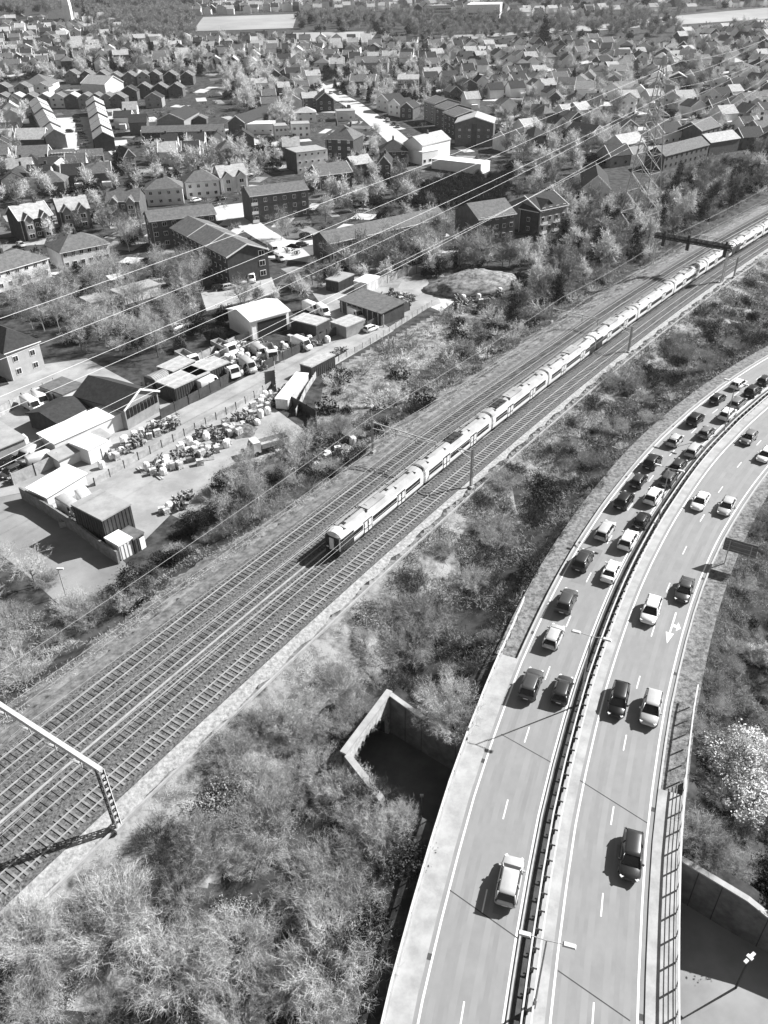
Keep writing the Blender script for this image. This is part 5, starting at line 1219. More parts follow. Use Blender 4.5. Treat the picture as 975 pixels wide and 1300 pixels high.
building(SH, 'dark roofed gabled warehouse with glazed end and stone lower wall', 'warehouse', (163, 546), (204, 522), 12.5, 4.2, 'gy', 2.2, W_mid, R_dark, verge=True, z0=.02, extra=lambda t, L, D, h, rh: [MB().box((L*(.08+.105*i), -.04, h*.72), (L*.08, .08, 1.8)).build('window', M_pane, t) for i in range(9)])
building(SH, 'dark low pitched shed behind the white roofed workshop', SH, (78, 556), (116, 536), 8, 3.0, 'gx', 1.2, W_dbrick, R_dark, z0=.02)
building(SH, 'flat roofed brick store with white doors between the sheds', SH, (84, 519), (112, 506), 7, 2.8, 'flat', 0, W_pale, R_mid, z0=.02)
building(SH, 'large pale sheet roofed shed cut by the left edge above the parked vans', SH, (-30, 606), (37, 577), 9, 3.2, 'mono', .5, W_mid, R_grey, z0=.02)
building(SH, 'grey lean-to roof along the front of the white roofed workshop', SH, (78, 597), (142, 566), 2.6, 1.9, 'mono', .5, W_pale, R_grey, z0=.02)
crate_block('site_cabin', 'white site cabin with a door in front of the white roofed workshop', 'cabin', (116, 590), (140, 577), 5, 2.7, M_contp, R_white, False)
crate_block('site_cabin', 'small white cupboard beside the white site cabin', 'cabin', (84, 592), (91, 588), 1.6, 1.6, M_contp, R_white, False, door=False)
crate_block('site_office', 'two storey dark ribbed container office beside the local road', 'site office', (139, 699), (174, 678), 7.0, 5.2, M_cont, R_grey)
crate_block('container', 'white container standing at the foot of the container office', 'container', (155, 712), (172, 702), 3.2, 2.5, M_contp, R_white, door=False)
crate_block('container', 'dark container next to the white one below the bushes', 'container', (173, 703), (186, 694), 3.0, 2.4, M_cont, R_mid)
building(SH, 'long low white roofed shelter along the road wall of the yard', SH, (64, 648), (112, 618), 4, 2.4, 'mono', .5, W_pale, R_white, ov=.3, z0=.02)
# arched nissen hut
ni = thing('nissen_hut', 'ribbed nissen hut with an arched roof and dark open end', 'hut', tuple(P(204, 499, 0)))
A, B = P(204, 499, 0), P(236, 485, 0); d = (B-A)[:2]; L = np.linalg.norm(d); ni.rotation_euler.z = math.atan2(d[1], d[0])
pr = [(2.9*math.cos(a_), 2.9*math.sin(a_)) for a_ in np.linspace(0, math.pi, 13)]
MB().loft([[(x, 2.9-c, s_) for c, s_ in pr] for x in (0, L)]).build('roof', R_grey, ni)
b = MB()
for i in range(14): b.loft([[(x, 2.9-c*1.02, s_*1.02) for c, s_ in pr] for x in (L*(i+.2)/14, L*(i+.5)/14)])
b.build('rib', R_pale, ni); MB().box((-.04, 2.9, 1.2), (.1, 3.6, 2.4)).build('door', M_dark, ni)  # dark sheet on the end wall paints the shade inside the open hut
keep_poly([A, B, B+np.array([-2, 6, 0]), A+np.array([-2, 6, 0])])
for i, (a_, c_, dp) in enumerate((((224, 510), (268, 489), 5.5), ((252, 494), (293, 476), 5), ((222, 488), (250, 474), 4.5))):
    crate_block('container', ['dark walled container with a slatted pale roof, nearest the yard lane', 'container with a slatted pale roof, middle of the three beside the hut', 'container with a slatted pale roof, tucked against the hut'][i], 'container', a_, c_, dp, 2.7, M_cont, R_pale, door=False)
building('canopy', 'open white sheeted canopy shed in the upper yard', 'canopy', (320, 432), (368, 418), 10, 4.6, 'gx', 1.2, W_white, R_white, z0=.02, extra=lambda t, L, D, h, rh: MB().box((L*.55, -.04, 1.9), (L*.75, .1, 3.7)).build('opening', M_dark, t))  # opening is a dark panel, interior shade painted on the wall
building('shelter', 'long open fronted shelter with a flat grey roof and dark bays in the upper yard', 'shelter', (432, 396), (484, 414), 8, 3.0, 'mono', .7, W_dbrick, R_mid, z0=.02, extra=lambda t, L, D, h, rh: [MB().box((L*(.06+.125*i), -.1, h/2), (.25, .12, h)).build('post', M_timb, t) for i in range(9)])
building(SH, 'small flat pale roofed shed beside the open fronted shelter', SH, (440, 430), (464, 420), 5, 2.6, 'flat', 0, W_mid, R_pale, z0=.02)
building(SH, 'dark lean-to with a pale roof below the two white vans', SH, (370, 420), (402, 428), 5, 2.6, 'flat', 0, W_dbrick, R_pale, z0=.02)
crate_block('container', 'pale container among the bushes at the top of the yard', 'container', (430, 372), (450, 362), 4, 2.8, M_cont, R_grey, door=False)
crate_block('cage', 'dark slatted cage store beside the curved boundary fence', 'cage', (396, 482), (426, 466), 3, 2.6, M_cont, R_pale, door=False)
crate_block('container', 'long white container lying against the curved fence', 'container', (366, 520), (392, 486), 2.5, 1.9, M_contp, R_white, door=False)
crate_block('container', 'white tank container at the top end of the upper yard', 'container', (466, 373), (482, 364), 4, 2.6, M_contp, R_white)
# fences and walls of the yard
def fence(label, px, h, m_, name='fence', cat='fence', post=2.6, pm=None, z=0.0, th=.08, posts=True, slanted=0):
    pts = [Vector((*P(x, y, z)[:2], z)) for x, y in px]; t = thing(name, label, cat, (0, 0, 0)); b = MB()
    for a_, c_ in zip(pts[:-1], pts[1:]): b.bar(a_+Vector((0, 0, h/2)), c_+Vector((0, 0, h/2)), th, h)
    b.build('panel', m_, t); k = 0
    if posts:
        for a_, c_ in zip(pts[:-1], pts[1:]):
            n_ = max(1, int((c_-a_).length/post))
            for i in range(n_+1):
                if k > 60: break
                q = a_.lerp(c_, i/n_); MB().box((q.x, q.y, q.z+h*.56), (.16, .16, h*1.12)).build('post', pm or m_, t); k += 1
    return t
M_pal = mat('weathered_fence_panel', .42, .9, scale=1.2, g2=.26); M_dfen = mat('dark_fence_panel', .07, .8, scale=1, g2=.045)
fence('pale concrete post and panel fence between the yard lane and the stone stacks', [(121, 617), (176, 584), (300, 520), (345, 492)], 1.4, M_pal, pm=M_dark)
fence('dark fence along the far side of the lower stone yard', [(356, 506), (402, 532), (470, 575), (474, 560)][:2]+[(402, 546)], 1.9, M_dfen)
fence('dark fence along the lane in front of the slatted containers', [(205, 532), (240, 514), (293, 484), (322, 468)], 2.0, M_dfen)
fence('dark fence in front of the upper stone yard beside the parked tipper', [(336, 470), (382, 447), (415, 430), (464, 412)], 2.0, M_dfen)
fence('dark fence of the shelter yard beside the white parked car', [(466, 420), (494, 405), (520, 394)], 2.2, M_dfen)
fence('curved pale metal fence between the lane and the railway bank', [(376, 528), (388, 500), (402, 478), (430, 459), (470, 437), (510, 412), (548, 388)], 1.3, M_pal, post=2.4, pm=MATS['white_steel'])
fence('pale panel fence behind the upper stone yard', [(246, 462), (300, 436), (318, 430)], 1.8, M_pal)
fence('concrete post fence at the very top of the yard', [(478, 366), (505, 354), (540, 344)], 2.4, M_pal, post=3.2, pm=M_dark)
fence('pale hoarding in front of the parked vans at the left', [(18, 616), (46, 604), (76, 590)], 2.2, M_pal)
fence('pale hoarding bordering the upper van park at the left', [(0, 530), (30, 512), (70, 492)], 2.0, M_pal)
fence('dark wall of the small van park behind the sheds', [(70, 500), (72, 530), (62, 548)], 2.2, M_dfen)
fence('brick wall of the yard along the local road', [(29, 633), (60, 652), (100, 678), (128, 700), (152, 716)], 2.2, M_brick, name='yard_wall', cat='wall', posts=False, th=.3)
fence('pale gate beside the lane entrance', [(352, 505), (349, 470), (380, 455)][:2], 1.8, M_pal)
# vans, lorries, parked cars
def park(kind, col, px, py, ang_px, label, grp='vehicles parked around the yard', z=None, sc=1.0):
    q = P(px, py) if z is None else P(px, py, z); zz_ = float(ground(q[0], q[1], False)); e_ = P(px+ang_px[0], py+ang_px[1], q[2]); a = math.atan2(e_[1]-q[1], e_[0]-q[0])
    return vehicle(kind, col, (q[0], q[1], zz_+.03), a, label, grp, sc)
for a_ in (('van', 'white', 42, 520, (10, 6), 'white van in the walled van park, the lower of the two'), ('van', 'white', 54, 513, (9, 9), 'white van in the walled van park, the upper of the two'),
           ('van', 'silver', 40, 583, (-10, 7), 'silver van parked under the big shed at the left'), ('van', 'white', 57, 590, (12, -4), 'white pickup van behind the pale hoarding'), ('van', 'white', 18, 574, (-12, 4), 'white van half under the shed roof at the left edge'),
           ('hatch', 'black', 8, 592, (-10, 5), 'black car at the left edge behind the hoarding'), ('hatch', 'charcoal', 15, 603, (-10, 5), 'charcoal car behind the hoarding nearest its open end'), ('estate', 'dark', 197, 495, (8, 6), 'dark car in front of the nissen hut'),
           ('van', 'white', 396, 396, (12, 5), 'white van parked beside the canopy, left of a pair'), ('van', 'white', 410, 400, (10, 7), 'white van parked beside the canopy, right of a pair'), ('hatch', 'white', 471, 420, (10, -4), 'white car parked alone on the yard lane'),
           ('van', 'white', 113, 645, (8, 10), 'white lorry cab squeezed behind the container office'), ('van', 'silver', 92, 652, (8, 5), 'pale pickup beside the low white roofed shelter'),
           ('van', 'white', 319, 357, (4, 8), 'white van parked at the gable end of the long stepped flats'), ('hatch', 'white', 309, 359, (3, 8), 'white car beside the van at the long stepped flats'), ('hatch', 'black', 279, 368, (10, -2), 'black car at the foot of the long stepped flats'), ('hatch', 'silver', 291, 367, (10, -2), 'silver car at the foot of the long stepped flats'),
           ('van', 'white', 348, 321, (6, 5), 'white van on the estate road behind the stepped flats'), ('hatch', 'silver', 356, 331, (8, 5), 'silver car just below the estate road van'), ('hatch', 'black', 384, 313, (9, -2), 'black car at the kerb of the estate road'), ('suv', 'black', 389, 302, (9, -2), 'black tall car on the estate road above the black car'),
           ('hatch', 'white', 249, 256, (9, -2), 'white car on the drive of the white rendered house'), ('hatch', 'black', 281, 254, (9, -2), 'black car on the drive of the half timbered houses'), ('hatch', 'charcoal', 273, 262, (9, -2), 'charcoal car on the road behind the flats'), ('saloon', 'silver', 27, 313, (9, 5), 'silver car beside the leftmost villa'), ('hatch', 'silver', 165, 300, (8, 3), 'silver car among bushes left of the four storey flats'),
           ('van', 'silver', 62, 402+0, (9, -4), 'pale van among the bare trees'), ('hatch', 'white', 225, 418, (9, -4), 'white car half hidden in the bushes above the yard'), ('hatch', 'white', 243, 393, (9, -4), 'white wrecked car among bare trees above the yard')):
    park(*a_)
for i, (x, y, c) in enumerate(((97, 150, 'black'), (98, 155, 'dark'), (101, 161, 'charcoal'), (103, 167, 'silver'), (104, 171, 'black'), (106, 176, 'grey'), (110, 182, 'white'), (107, 187, 'silver'), (89, 168, 'dark'), (78, 176, 'dark'), (70, 188, 'black'))):
    park('hatch', c, x, y, (8, 0), f'{c} car in the sunlit car park between the terraces, {ORD[i]} from the far end', 'cars in the terrace car park')
for i, (x, y, c) in enumerate(((455, 123, 'black'), (462, 126, 'silver'), (485, 150, 'dark'), (492, 154, 'silver'), (500, 159, 'black'), (505, 162, 'grey'), (443, 137, 'dark'), (432, 120, 'white'), (420, 119, 'silver'), (264, 163, 'silver'), (272, 163, 'white'), (243, 165, 'silver'))):
    park('hatch', c, x, y, (6, 4), f'{c} car by the houses near the sunlit street, {ORD[i]} of its kind', 'cars along the sunlit street')
# tipper lorries
def lorry(px, py, ang_px, label):
    q = P(px, py, .02); e_ = P(px+ang_px[0], py+ang_px[1], .02); t = thing('tipper_lorry', label, 'lorry', tuple(q), math.atan2(e_[1]-q[1], e_[0]-q[0]), 'lorries in the stone yards')
    b = MB(); b.loft([[(1.6, -1.15, .7), (1.6, 1.15, .7), (1.6, 1.15, 2.7), (1.6, -1.15, 2.7)], [(3.0, -1.15, .7), (3.0, 1.15, .7), (2.9, 1.1, 2.7), (2.9, -1.1, 2.7)], [(3.5, -1.1, .7), (3.5, 1.1, .7), (3.3, 1.05, 1.7), (3.3, -1.05, 1.7)]]); b.build('cab', PAINT['white'], t)
    MB()._add([(3.34, -.95, 1.72), (3.34, .95, 1.72), (2.96, .95, 2.55), (2.96, -.95, 2.55)], [(0, 1, 2, 3)]).build('windscreen', M_glass, t)
    b = MB(); b.box((-1.2, 0, 1.25), (5.2, 2.2, .15))
    for s_ in (-1, 1): b.box((-1.2, s_*1.1, 1.7), (5.2, .1, .9))
    for s_ in (-1, 1): b.box((-1.2+s_*2.55, 0, 1.7), (.1, 2.1, .9))
    b.build('tipper_body', M_steel, t); MB().box((-.4, 0, .85), (7.2, .9, .3)).build('chassis', M_steeld, t)
    for x in (2.4, -1.6, -2.7):
        for s_ in (-1, 1): MB().cyl((x, s_*1.0, .5), .5, .3, 'y', 12).build('wheel', M_tyre, t)
lorry(340, 572, (-14, 4), 'tipper lorry with a pale cab among stone stacks in the lower yard')
lorry(344, 455, (5, 9), 'white fronted tipper lorry parked in the upper stone yard')
lorry(291, 476, (7, 5), 'pale flatbed lorry squeezed between the dark fences')
lorry(240, 462, (10, 6), 'pale flatbed lorry behind the slatted containers')
lorry(286, 448, (10, 5), 'pale lorry buried among rubble bags in the upper yard')
# stacks of stone, bulk bags, pallets and planks
def bag_mesh(sd_):
    r_ = np.random.default_rng(sd_); b = MB(); rings = []
    for z_, k in ((0, .42), (.12, .5), (.55, .54), (.85, .48), (.98, .34)):
        rings.append([(k*math.cos(a_)*(1.15 if abs(math.cos(a_)*math.sin(a_)) > .3 else 1)*r_.uniform(.92, 1.08), k*math.sin(a_)*(1.15 if abs(math.cos(a_)*math.sin(a_)) > .3 else 1)*r_.uniform(.92, 1.08), z_) for a_ in np.linspace(0, 2*math.pi, 9)[:-1]])
    b.loft(rings); return b.mesh('bulk_bag', M_tarp)
bags = [bag_mesh(i) for i in range(4)]
def pallet_mesh(sd_):
    r_ = random.Random(sd_); b = MB()
    for i in range(3): b.box((0, -.4+.4*i, .06), (1.2, .1, .1))
    for i in range(5): b.box((-.5+.25*i, 0, .13), (.18, 1.0, .03))
    for k in range(3):
        for i in range(3): b.box((-.38+.38*i+r_.uniform(-.03, .03), r_.uniform(-.04, .04), .29+.26*k), (.36, .9*r_.uniform(.85, 1), .25), r_.uniform(-.06, .06))
    return b.mesh('pallet_of_stone', mat('stone_block', .66, .95, scale=1.5, g2=.36))
pals = [pallet_mesh(i) for i in range(4)]
plank = MB()
for i in range(6): plank.box((0, -.5+.2*i, .1+.05*(i % 3)), (3.6, .17, .06), .02*(i-3))
plank_me = plank.mesh('timber_stack', M_timb)
heap = MB(); r_ = np.random.default_rng(3)
rings = []
for z_, k in ((0, 1), (.35, .75), (.7, .42), (.95, .1)): rings.append([(k*math.cos(a_)*r_.uniform(.85, 1.15), k*math.sin(a_)*r_.uniform(.85, 1.15), z_) for a_ in np.linspace(0, 2*math.pi, 15)[:-1]])
heap.loft(rings); heap_me = heap.mesh('gravel_heap', M_ball)
M_scrap = mat('mixed_scrap', .34, .8, scale=2.5, g2=.06, detail=3, pos=(.45, .55))
def scrap_mesh(sd_):
    r_ = random.Random(sd_); b = MB()
    for i in range(16): b.bar((r_.uniform(-.8, .8), r_.uniform(-.8, .8), r_.uniform(0, .5)), (r_.uniform(-1, 1), r_.uniform(-1, 1), r_.uniform(.1, 1.1)), r_.uniform(.05, .35), r_.uniform(.05, .2))
    for i in range(5): b.box((r_.uniform(-.6, .6), r_.uniform(-.6, .6), r_.uniform(.1, .6)), (r_.uniform(.3, .9), r_.uniform(.3, .7), r_.uniform(.2, .5)), r_.uniform(0, 3))
    return b.mesh('scrap_pile', M_scrap)
scr = [scrap_mesh(i) for i in range(5)]
def crate_mesh(k):
    b = MB()
    for z_ in (.12, .42, .72):
        for s_ in (-1, 1): b.box((0, s_*.5, z_), (1.1, .05, .2)); b.box((s_*.55, 0, z_), (.05, 1.0, .2))
    for i in (-1, 1):
        for j in (-1, 1): b.box((i*.52, j*.47, .42), (.08, .08, .85))
    b.box((0, 0, .3), (1.0, .9, .5)); return b.mesh('crate', M_timb if k else mat('painted_crate', .2, .8, scale=2, g2=.12))
crs = [crate_mesh(0), crate_mesh(1)]
drm = MB().cyl((0, 0, .45), .3, .9, 'z', 12).cyl((.65, .1, .45), .3, .9, 'z', 12).cyl((.25, .6, .45), .3, .9, 'z', 12).mesh('drum_cluster', mat('drum_paint', .25, .5, scale=1.2, g2=.08, pos=(.45, .55)))
KINDS = dict(bag=('bulk_bag', bags, 'pale woven bulk bag standing in ', 'bulk bag', (1.0, 1.25)), pal=('pallet_of_stone', pals, 'pallet stacked with pale stone blocks in ', 'pallet', (.9, 1.1)), tim=('timber_stack', [plank_me], 'loose stack of pale planks in ', 'timber stack', (.6, .8)), scr=('scrap_pile', scr, 'tangled pile of scrap and offcuts in ', 'scrap pile', (.8, 1.3)), cra=('crate', crs, 'slatted crate standing in ', 'crate', (.8, 1.3)), drm=('drum_cluster', [drm], 'cluster of three drums in ', 'drums', (.8, 1.1)))
def stacks(poly, spacing, where, dens=1.0, kinds=('bag', 'pal', 'pal', 'tim', 'scr', 'scr', 'cra')):
    kinds = tuple(kinds)+('scr', 'cra', 'scr'); spacing *= .8
    pts = [P(*q, 0)[:2] for q in poly]; x0, x1 = min(p[0] for p in pts), max(p[0] for p in pts); y0, y1 = min(p[1] for p in pts), max(p[1] for p in pts); y = y0
    while y < y1:
        x = x0
        while x < x1:
            xx, yy = x+rng.uniform(-.35, .35), y+rng.uniform(-.35, .35); x += spacing
            if not bool(inpoly(pts, xx, yy)) or rng.random() > dens or not free(xx, yy): continue
            k = rng.choice(kinds); nm, ms_, lb, ct, sr = KINDS[k]; a = .5+rng.choice([0, math.pi/2])+rng.uniform(-.3, .3)
            o = tag(link(nm, rng.choice(ms_), None, (xx, yy, .03), a), lb+where, ct, f'{nm.replace("_", " ")}s in {where}'); q = rng.uniform(*sr); o.scale = (q, q, q*rng.uniform(.8, 1.5))
        y += spacing
stacks([(176, 598), (300, 530), (345, 500), (352, 520), (300, 560), (255, 590), (215, 602), (195, 612)], 1.75, 'the lower stone yard', .8, ('bag', 'bag', 'pal', 'pal', 'pal', 'tim'))
stacks([(340, 505), (360, 500), (375, 515), (350, 525)], 1.7, 'the corner by the curved fence', .8)
stacks([(380, 590), (465, 550), (470, 562), (400, 610)], 1.9, 'the edge of the lower yard by the bushes', .75, ('pal', 'tim', 'bag'))
stacks([(136, 575), (165, 558), (225, 528), (228, 540), (170, 570), (142, 588)], 1.55, 'the row along the gabled warehouse', .85, ('bag', 'pal', 'pal'))
stacks([(245, 470), (300, 440), (365, 440), (372, 452), (340, 468), (300, 480), (280, 478)], 1.7, 'the upper stone yard', .75, ('bag', 'bag', 'pal', 'tim'))
stacks([(360, 430), (410, 430), (425, 425), (412, 440), (380, 445)], 1.8, 'the pen beside the canopy', .6, ('pal', 'tim', 'bag'))
stacks([(480, 385), (530, 372), (520, 390), (500, 396)], 1.8, 'the top pen of the yard', .7, ('pal', 'tim'))
stacks([(75, 650), (110, 640), (135, 665), (120, 672), (95, 668)], 1.8, 'the pen beside the container office', .6, ('pal', 'tim', 'tim'))
stacks([(205, 650), (235, 632), (245, 628), (248, 636), (215, 656)], 1.6, 'the pale heap under the bushes', .8, ('bag', 'pal'))
stacks([(570, 380), (640, 365), (640, 385), (580, 400)], 2.4, 'the rough ground by the spoil heap', .45, ('pal', 'bag', 'tim'))
for px, py, r_, lb in ((306, 548, 3.0, 'dark gravel heap behind the tipper lorry in the lower yard'),):
    q = P(px, py, .02); o = tag(link('gravel_heap', heap_me, None, tuple(q)), lb, 'gravel heap'); o.scale = (r_, r_*.9, 1.3)
q = P(600, 365, 0); sh = MB(); r_ = np.random.default_rng(8); rings = []
for i in range(12):
    z_ = (i/11)**.8; k = math.cos(z_*1.45)**.8
    rings.append([(k*math.cos(a_)*(1+.12*math.sin(3*a_+i*.4))*r_.uniform(.95, 1.05), k*math.sin(a_)*(1+.12*math.cos(2*a_))*r_.uniform(.95, 1.05), z_*r_.uniform(.9, 1.08)) for a_ in np.linspace(0, 2*math.pi, 40)[:-1]])
sh.loft(rings); sh_me = sh.mesh('spoil_heap', mat('spoil_earth', .30, 1.0, scale=7, g2=.05, detail=10, bump=.8), True)
o = tag(link('spoil_heap', sh_me, None, (q[0], q[1], -.2), .4), 'huge grassy spoil heap at the top of the yard', 'spoil heap'); o.scale = (13, 8, 4.6)

stacks([(10, 620), (22, 606), (80, 580), (90, 590), (40, 612)], 2.2, 'the van park behind the hoarding', .4, ('scr',))
stacks([(100, 560), (130, 600), (150, 596), (140, 575)], 1.8, 'front of the white workshop', .4, ('cra', 'bag'))
stacks([(436, 386), (470, 376), (500, 372), (520, 380), (490, 398)], 2.0, 'the pen above the open fronted shelter', .6, ('scr', 'cra', 'drm'))
stacks([(60, 660), (130, 645), (150, 655), (120, 690)], 2.0, 'the pen behind the road wall', .6, ('tim', 'scr', 'drm'))
stacks([(300, 575), (380, 560), (400, 575), (350, 600)], 2.4, 'the open floor of the lower yard', .25, ('pal', 'drm'))
stacks([(405, 470), (440, 450), (436, 440), (400, 455)], 1.8, 'the verge by the cage store', .5, ('cra', 'scr'))
for i, (x, y, an) in enumerate(((266, 492, (9, -4)), (330, 452, (9, 6)), (384, 442, (10, 4)), (316, 470, (8, 6)), (452, 404, (8, 5)))):
    park('van', ('white', 'silver')[i % 2], x, y, an, f'{("white", "silver")[i % 2]} van wedged among the yard pens, {ORD[i]} from the left by the lane')
# ================================================================ VEGETATION
def unit(v): return v/np.maximum(np.linalg.norm(v, axis=-1, keepdims=True), 1e-9)
def ribbons(a, b, wa, wb, r):
    d = unit(b-a); s = unit(np.cross(d, r.normal(size=d.shape)))
    v = np.stack([a-s*wa[:, None]/2, a+s*wa[:, None]/2, b+s*wb[:, None]/2, b-s*wb[:, None]/2], 1).reshape(-1, 3)
    return v, np.arange(len(v)).reshape(-1, 4)
def grow(p, d, L, w, k, bend, grav, r):
    """k segments per stem; returns ribbon ends and joint positions"""
    A, B, WA, WB, J, D = [], [], [], [], [p], [d]
    for i in range(k):
        d = unit(d+r.normal(size=d.shape)*bend+np.array([0, 0, grav])); q = p+d*(L/k)[:, None]
        A.append(p); B.append(q); WA.append(w*(1-.75*i/k)); WB.append(w*(1-.75*(i+1)/k)); p = q; J.append(p); D.append(d)
    return (np.concatenate(A), np.concatenate(B), np.concatenate(WA), np.concatenate(WB)), np.stack(J, 1), np.stack(D, 1)
def sprout(J, D, n, lo_, r, spread, up=0.0):
    m_, k = J.shape[0], J.shape[1]-1; t = r.uniform(lo_, .999, (m_, n))*k; i = t.astype(int); f = (t-i)[..., None]; rows = np.arange(m_)[:, None]
    p = J[rows, i]*(1-f)+J[rows, i+1]*f; d = unit(D[rows, np.minimum(i+1, k)]+r.normal(size=p.shape)*spread+np.array([0, 0, up]))
    return p.reshape(-1, 3), d.reshape(-1, 3)
def twig_bush(seed, Rr, H, n0, n1, n2, w):
    r = np.random.default_rng(seed); a = r.uniform(0, 2*math.pi, n0); q = np.sqrt(r.uniform(0, 1, n0))
    p = np.stack([np.cos(a)*q*Rr*.3, np.sin(a)*q*Rr*.3, np.full(n0, -.2)], 1); d = unit(np.stack([np.cos(a)*q*1.15, np.sin(a)*q*1.15, np.full(n0, .72)], 1)+r.normal(size=(n0, 3))*.12)
    L = H*r.uniform(.72, 1.02, n0); V, F, o = [], [], 0
    for lev in range(3):
        if lev == 0: seg, J, D = grow(p, d, L, np.full(len(p), w*1.5), 3, .07, .02, r)
        elif lev == 1:
            p, d = sprout(J, D, n1, .2, r, .5, .1); seg, J, D = grow(p, d, H*.32*r.uniform(.5, 1.2, len(p)), np.full(len(p), w*1.0), 2, .12, 0, r)
        else:
            p, d = sprout(J, D, n2, .1, r, .75, .08); seg, J, D = grow(p, d, H*.17*r.uniform(.5, 1.3, len(p)), np.full(len(p), w*.85), 1, .3, 0, r)
        v, f = ribbons(*seg, r); V.append(v); F.append(f+o); o += len(v)
    return np.concatenate(V), np.concatenate(F)
def leaf_cloud(seed, n_cl, per, rad, size, shape, flat=.8):
    """leaf faces in clumps; shape(r,n) gives clump centres"""
    r = np.random.default_rng(seed); c = shape(r, n_cl); k = r.uniform(.6, 1.3, (n_cl, 1, 1))*rad
    p = (c[:, None]+r.normal(size=(n_cl, per, 3))*k*np.array([1, 1, flat])).reshape(-1, 3); n = len(p)
    u = unit(r.normal(size=(n, 3))); v = unit(np.cross(u, r.normal(size=(n, 3)))); s = (size*r.uniform(.5, 1.3, n))[:, None]
    V = np.stack([p-u*s, p-v*s*.6, p+u*s, p+v*s*.6], 1).reshape(-1, 3); return V, np.arange(len(V)).reshape(-1, 4)
def dome(rx, rz, z0, lobes=5):
    def f(r, n):
        L = r.normal(size=(lobes, 3))*np.array([.45*rx, .45*rx, .25*rz]); i = r.integers(0, lobes, n); q = unit(r.normal(size=(n, 3)))*np.cbrt(r.uniform(.25, 1, n))[:, None]*r.uniform(.5, .8)
        p = L[i]+q*np.array([rx, rx, rz])*.75; p[:, 2] = np.abs(p[:, 2]+rz*.1)*.95+z0; return p
    return f
def cone(rx, h, z0):
    def f(r, n):
        t = 1-np.sqrt(r.uniform(0, 1, n)); a = r.uniform(0, 2*math.pi, n); q = (1-t)*rx*np.sqrt(r.uniform(.2, 1, n)); return np.stack([np.cos(a)*q, np.sin(a)*q, z0+t*h], 1)
    return f
def bare_tree(seed, H, n1, n2, n3, n4, w, tw, k3=2):
    r = np.random.default_rng(seed); V, F, o = [], [], 0
    tr = MB(); p0 = np.zeros((1, 3)); seg, J, D = grow(np.array([[0, 0, -.3]]), np.array([[0, 0, 1.0]]), np.array([H*.62]), np.array([w]), 5, .06, .05, r)
    tr.tube([tuple(q) for q in J[0]], [w*(1-.14*i) for i in range(6)], 6)
    p, d = sprout(J, D, n1, .3, r, .65, .25); seg, J1, D1 = grow(p, d, H*.5*r.uniform(.6, 1.1, len(p)), np.full(len(p), w*.45), 4, .16, .06, r)
    for q in J1: tr.tube([tuple(x) for x in q], [w*.42*(1-.2*i) for i in range(5)], 4)
    p, d = sprout(J1, D1, n2, .2, r, .6, .15); seg, J2, D2 = grow(p, d, H*.25*r.uniform(.6, 1.2, len(p)), np.full(len(p), tw*2.2), 3, .18, .04, r); v, f = ribbons(*seg, r); V.append(v); F.append(f); o += len(v)
    p, d = sprout(J2, D2, n3, .1, r, .65, .1); seg, J3, D3 = grow(p, d, H*.13*r.uniform(.6, 1.3, len(p)), np.full(len(p), tw*1.3), k3, .2, .0, r); v, f = ribbons(*seg, r); V.append(v); F.append(f+o); o += len(v)
    if n4:
        p, d = sprout(J3, D3, n4, .1, r, .7, .05); seg, _, _ = grow(p, d, H*.08*r.uniform(.6, 1.3, len(p)), np.full(len(p), tw), 1, .2, 0, r); v, f = ribbons(*seg, r); V.append(v); F.append(f+o)
    return tr, np.concatenate(V), np.concatenate(F)
def vm(nm, g, g2, sc=.5): return mat(nm, g, .9, scale=sc, g2=g2, spec=.15, detail=5)
T_pale = vm('pale_dry_twig', .58, .34); T_mid = vm('grey_twig', .40, .2); T_dark = vm('dark_twig', .08, .035); T_bark = vm('bark', .16, .09); T_barkp = vm('pale_birch_bark', .55, .35)
L_dark = vm('evergreen_leaf', .040, .016); L_mid = vm('ivy_leaf', .085, .035); L_pale = vm('dry_bramble_leaf', .36, .16); L_white = vm('blossom', .70, .58)
BUSH = {}
for i in range(4):
    BUSH['pale', i] = npmesh('bare_shrub', *twig_bush(10+i, 2.4, 2.9, 74, 13, 8, .0165), T_pale)
    BUSH['mid', i] = npmesh('bare_shrub', *twig_bush(20+i, 2.2, 2.6, 70, 13, 8, .0165), T_mid)
    BUSH['dark', i] = npmesh('bare_shrub', *twig_bush(30+i, 2.2, 2.4, 60, 11, 7, .02), T_dark)
    BUSH['bramble', i] = npmesh('bramble_bush', *leaf_cloud(40+i, 70, 32, .34, .10, dome(2.2, 1.5, 0)), L_pale)
    BUSH['ivy', i] = npmesh('evergreen_shrub', *leaf_cloud(50+i, 80, 36, .34, .11, dome(2.1, 2.1, .1)), L_mid)
    BUSH['green', i] = npmesh('evergreen_shrub', *leaf_cloud(60+i, 80, 36, .34, .11, dome(2.1, 2.2, .1)), L_dark)
    BUSH['farpale', i] = npmesh('bare_shrub', *twig_bush(70+i, 2.6, 3.2, 24, 6, 5, .075), MATS.get('pale_far_twig') or vm('pale_far_twig', .80, .6))
    BUSH['farmid', i] = npmesh('bare_shrub', *twig_bush(75+i, 2.4, 3.0, 24, 6, 5, .075), T_mid)
    BUSH['fardark', i] = npmesh('evergreen_shrub', *leaf_cloud(80+i, 30, 16, .45, .3, dome(2.2, 2.2, .1)), L_mid)
TREE = {}
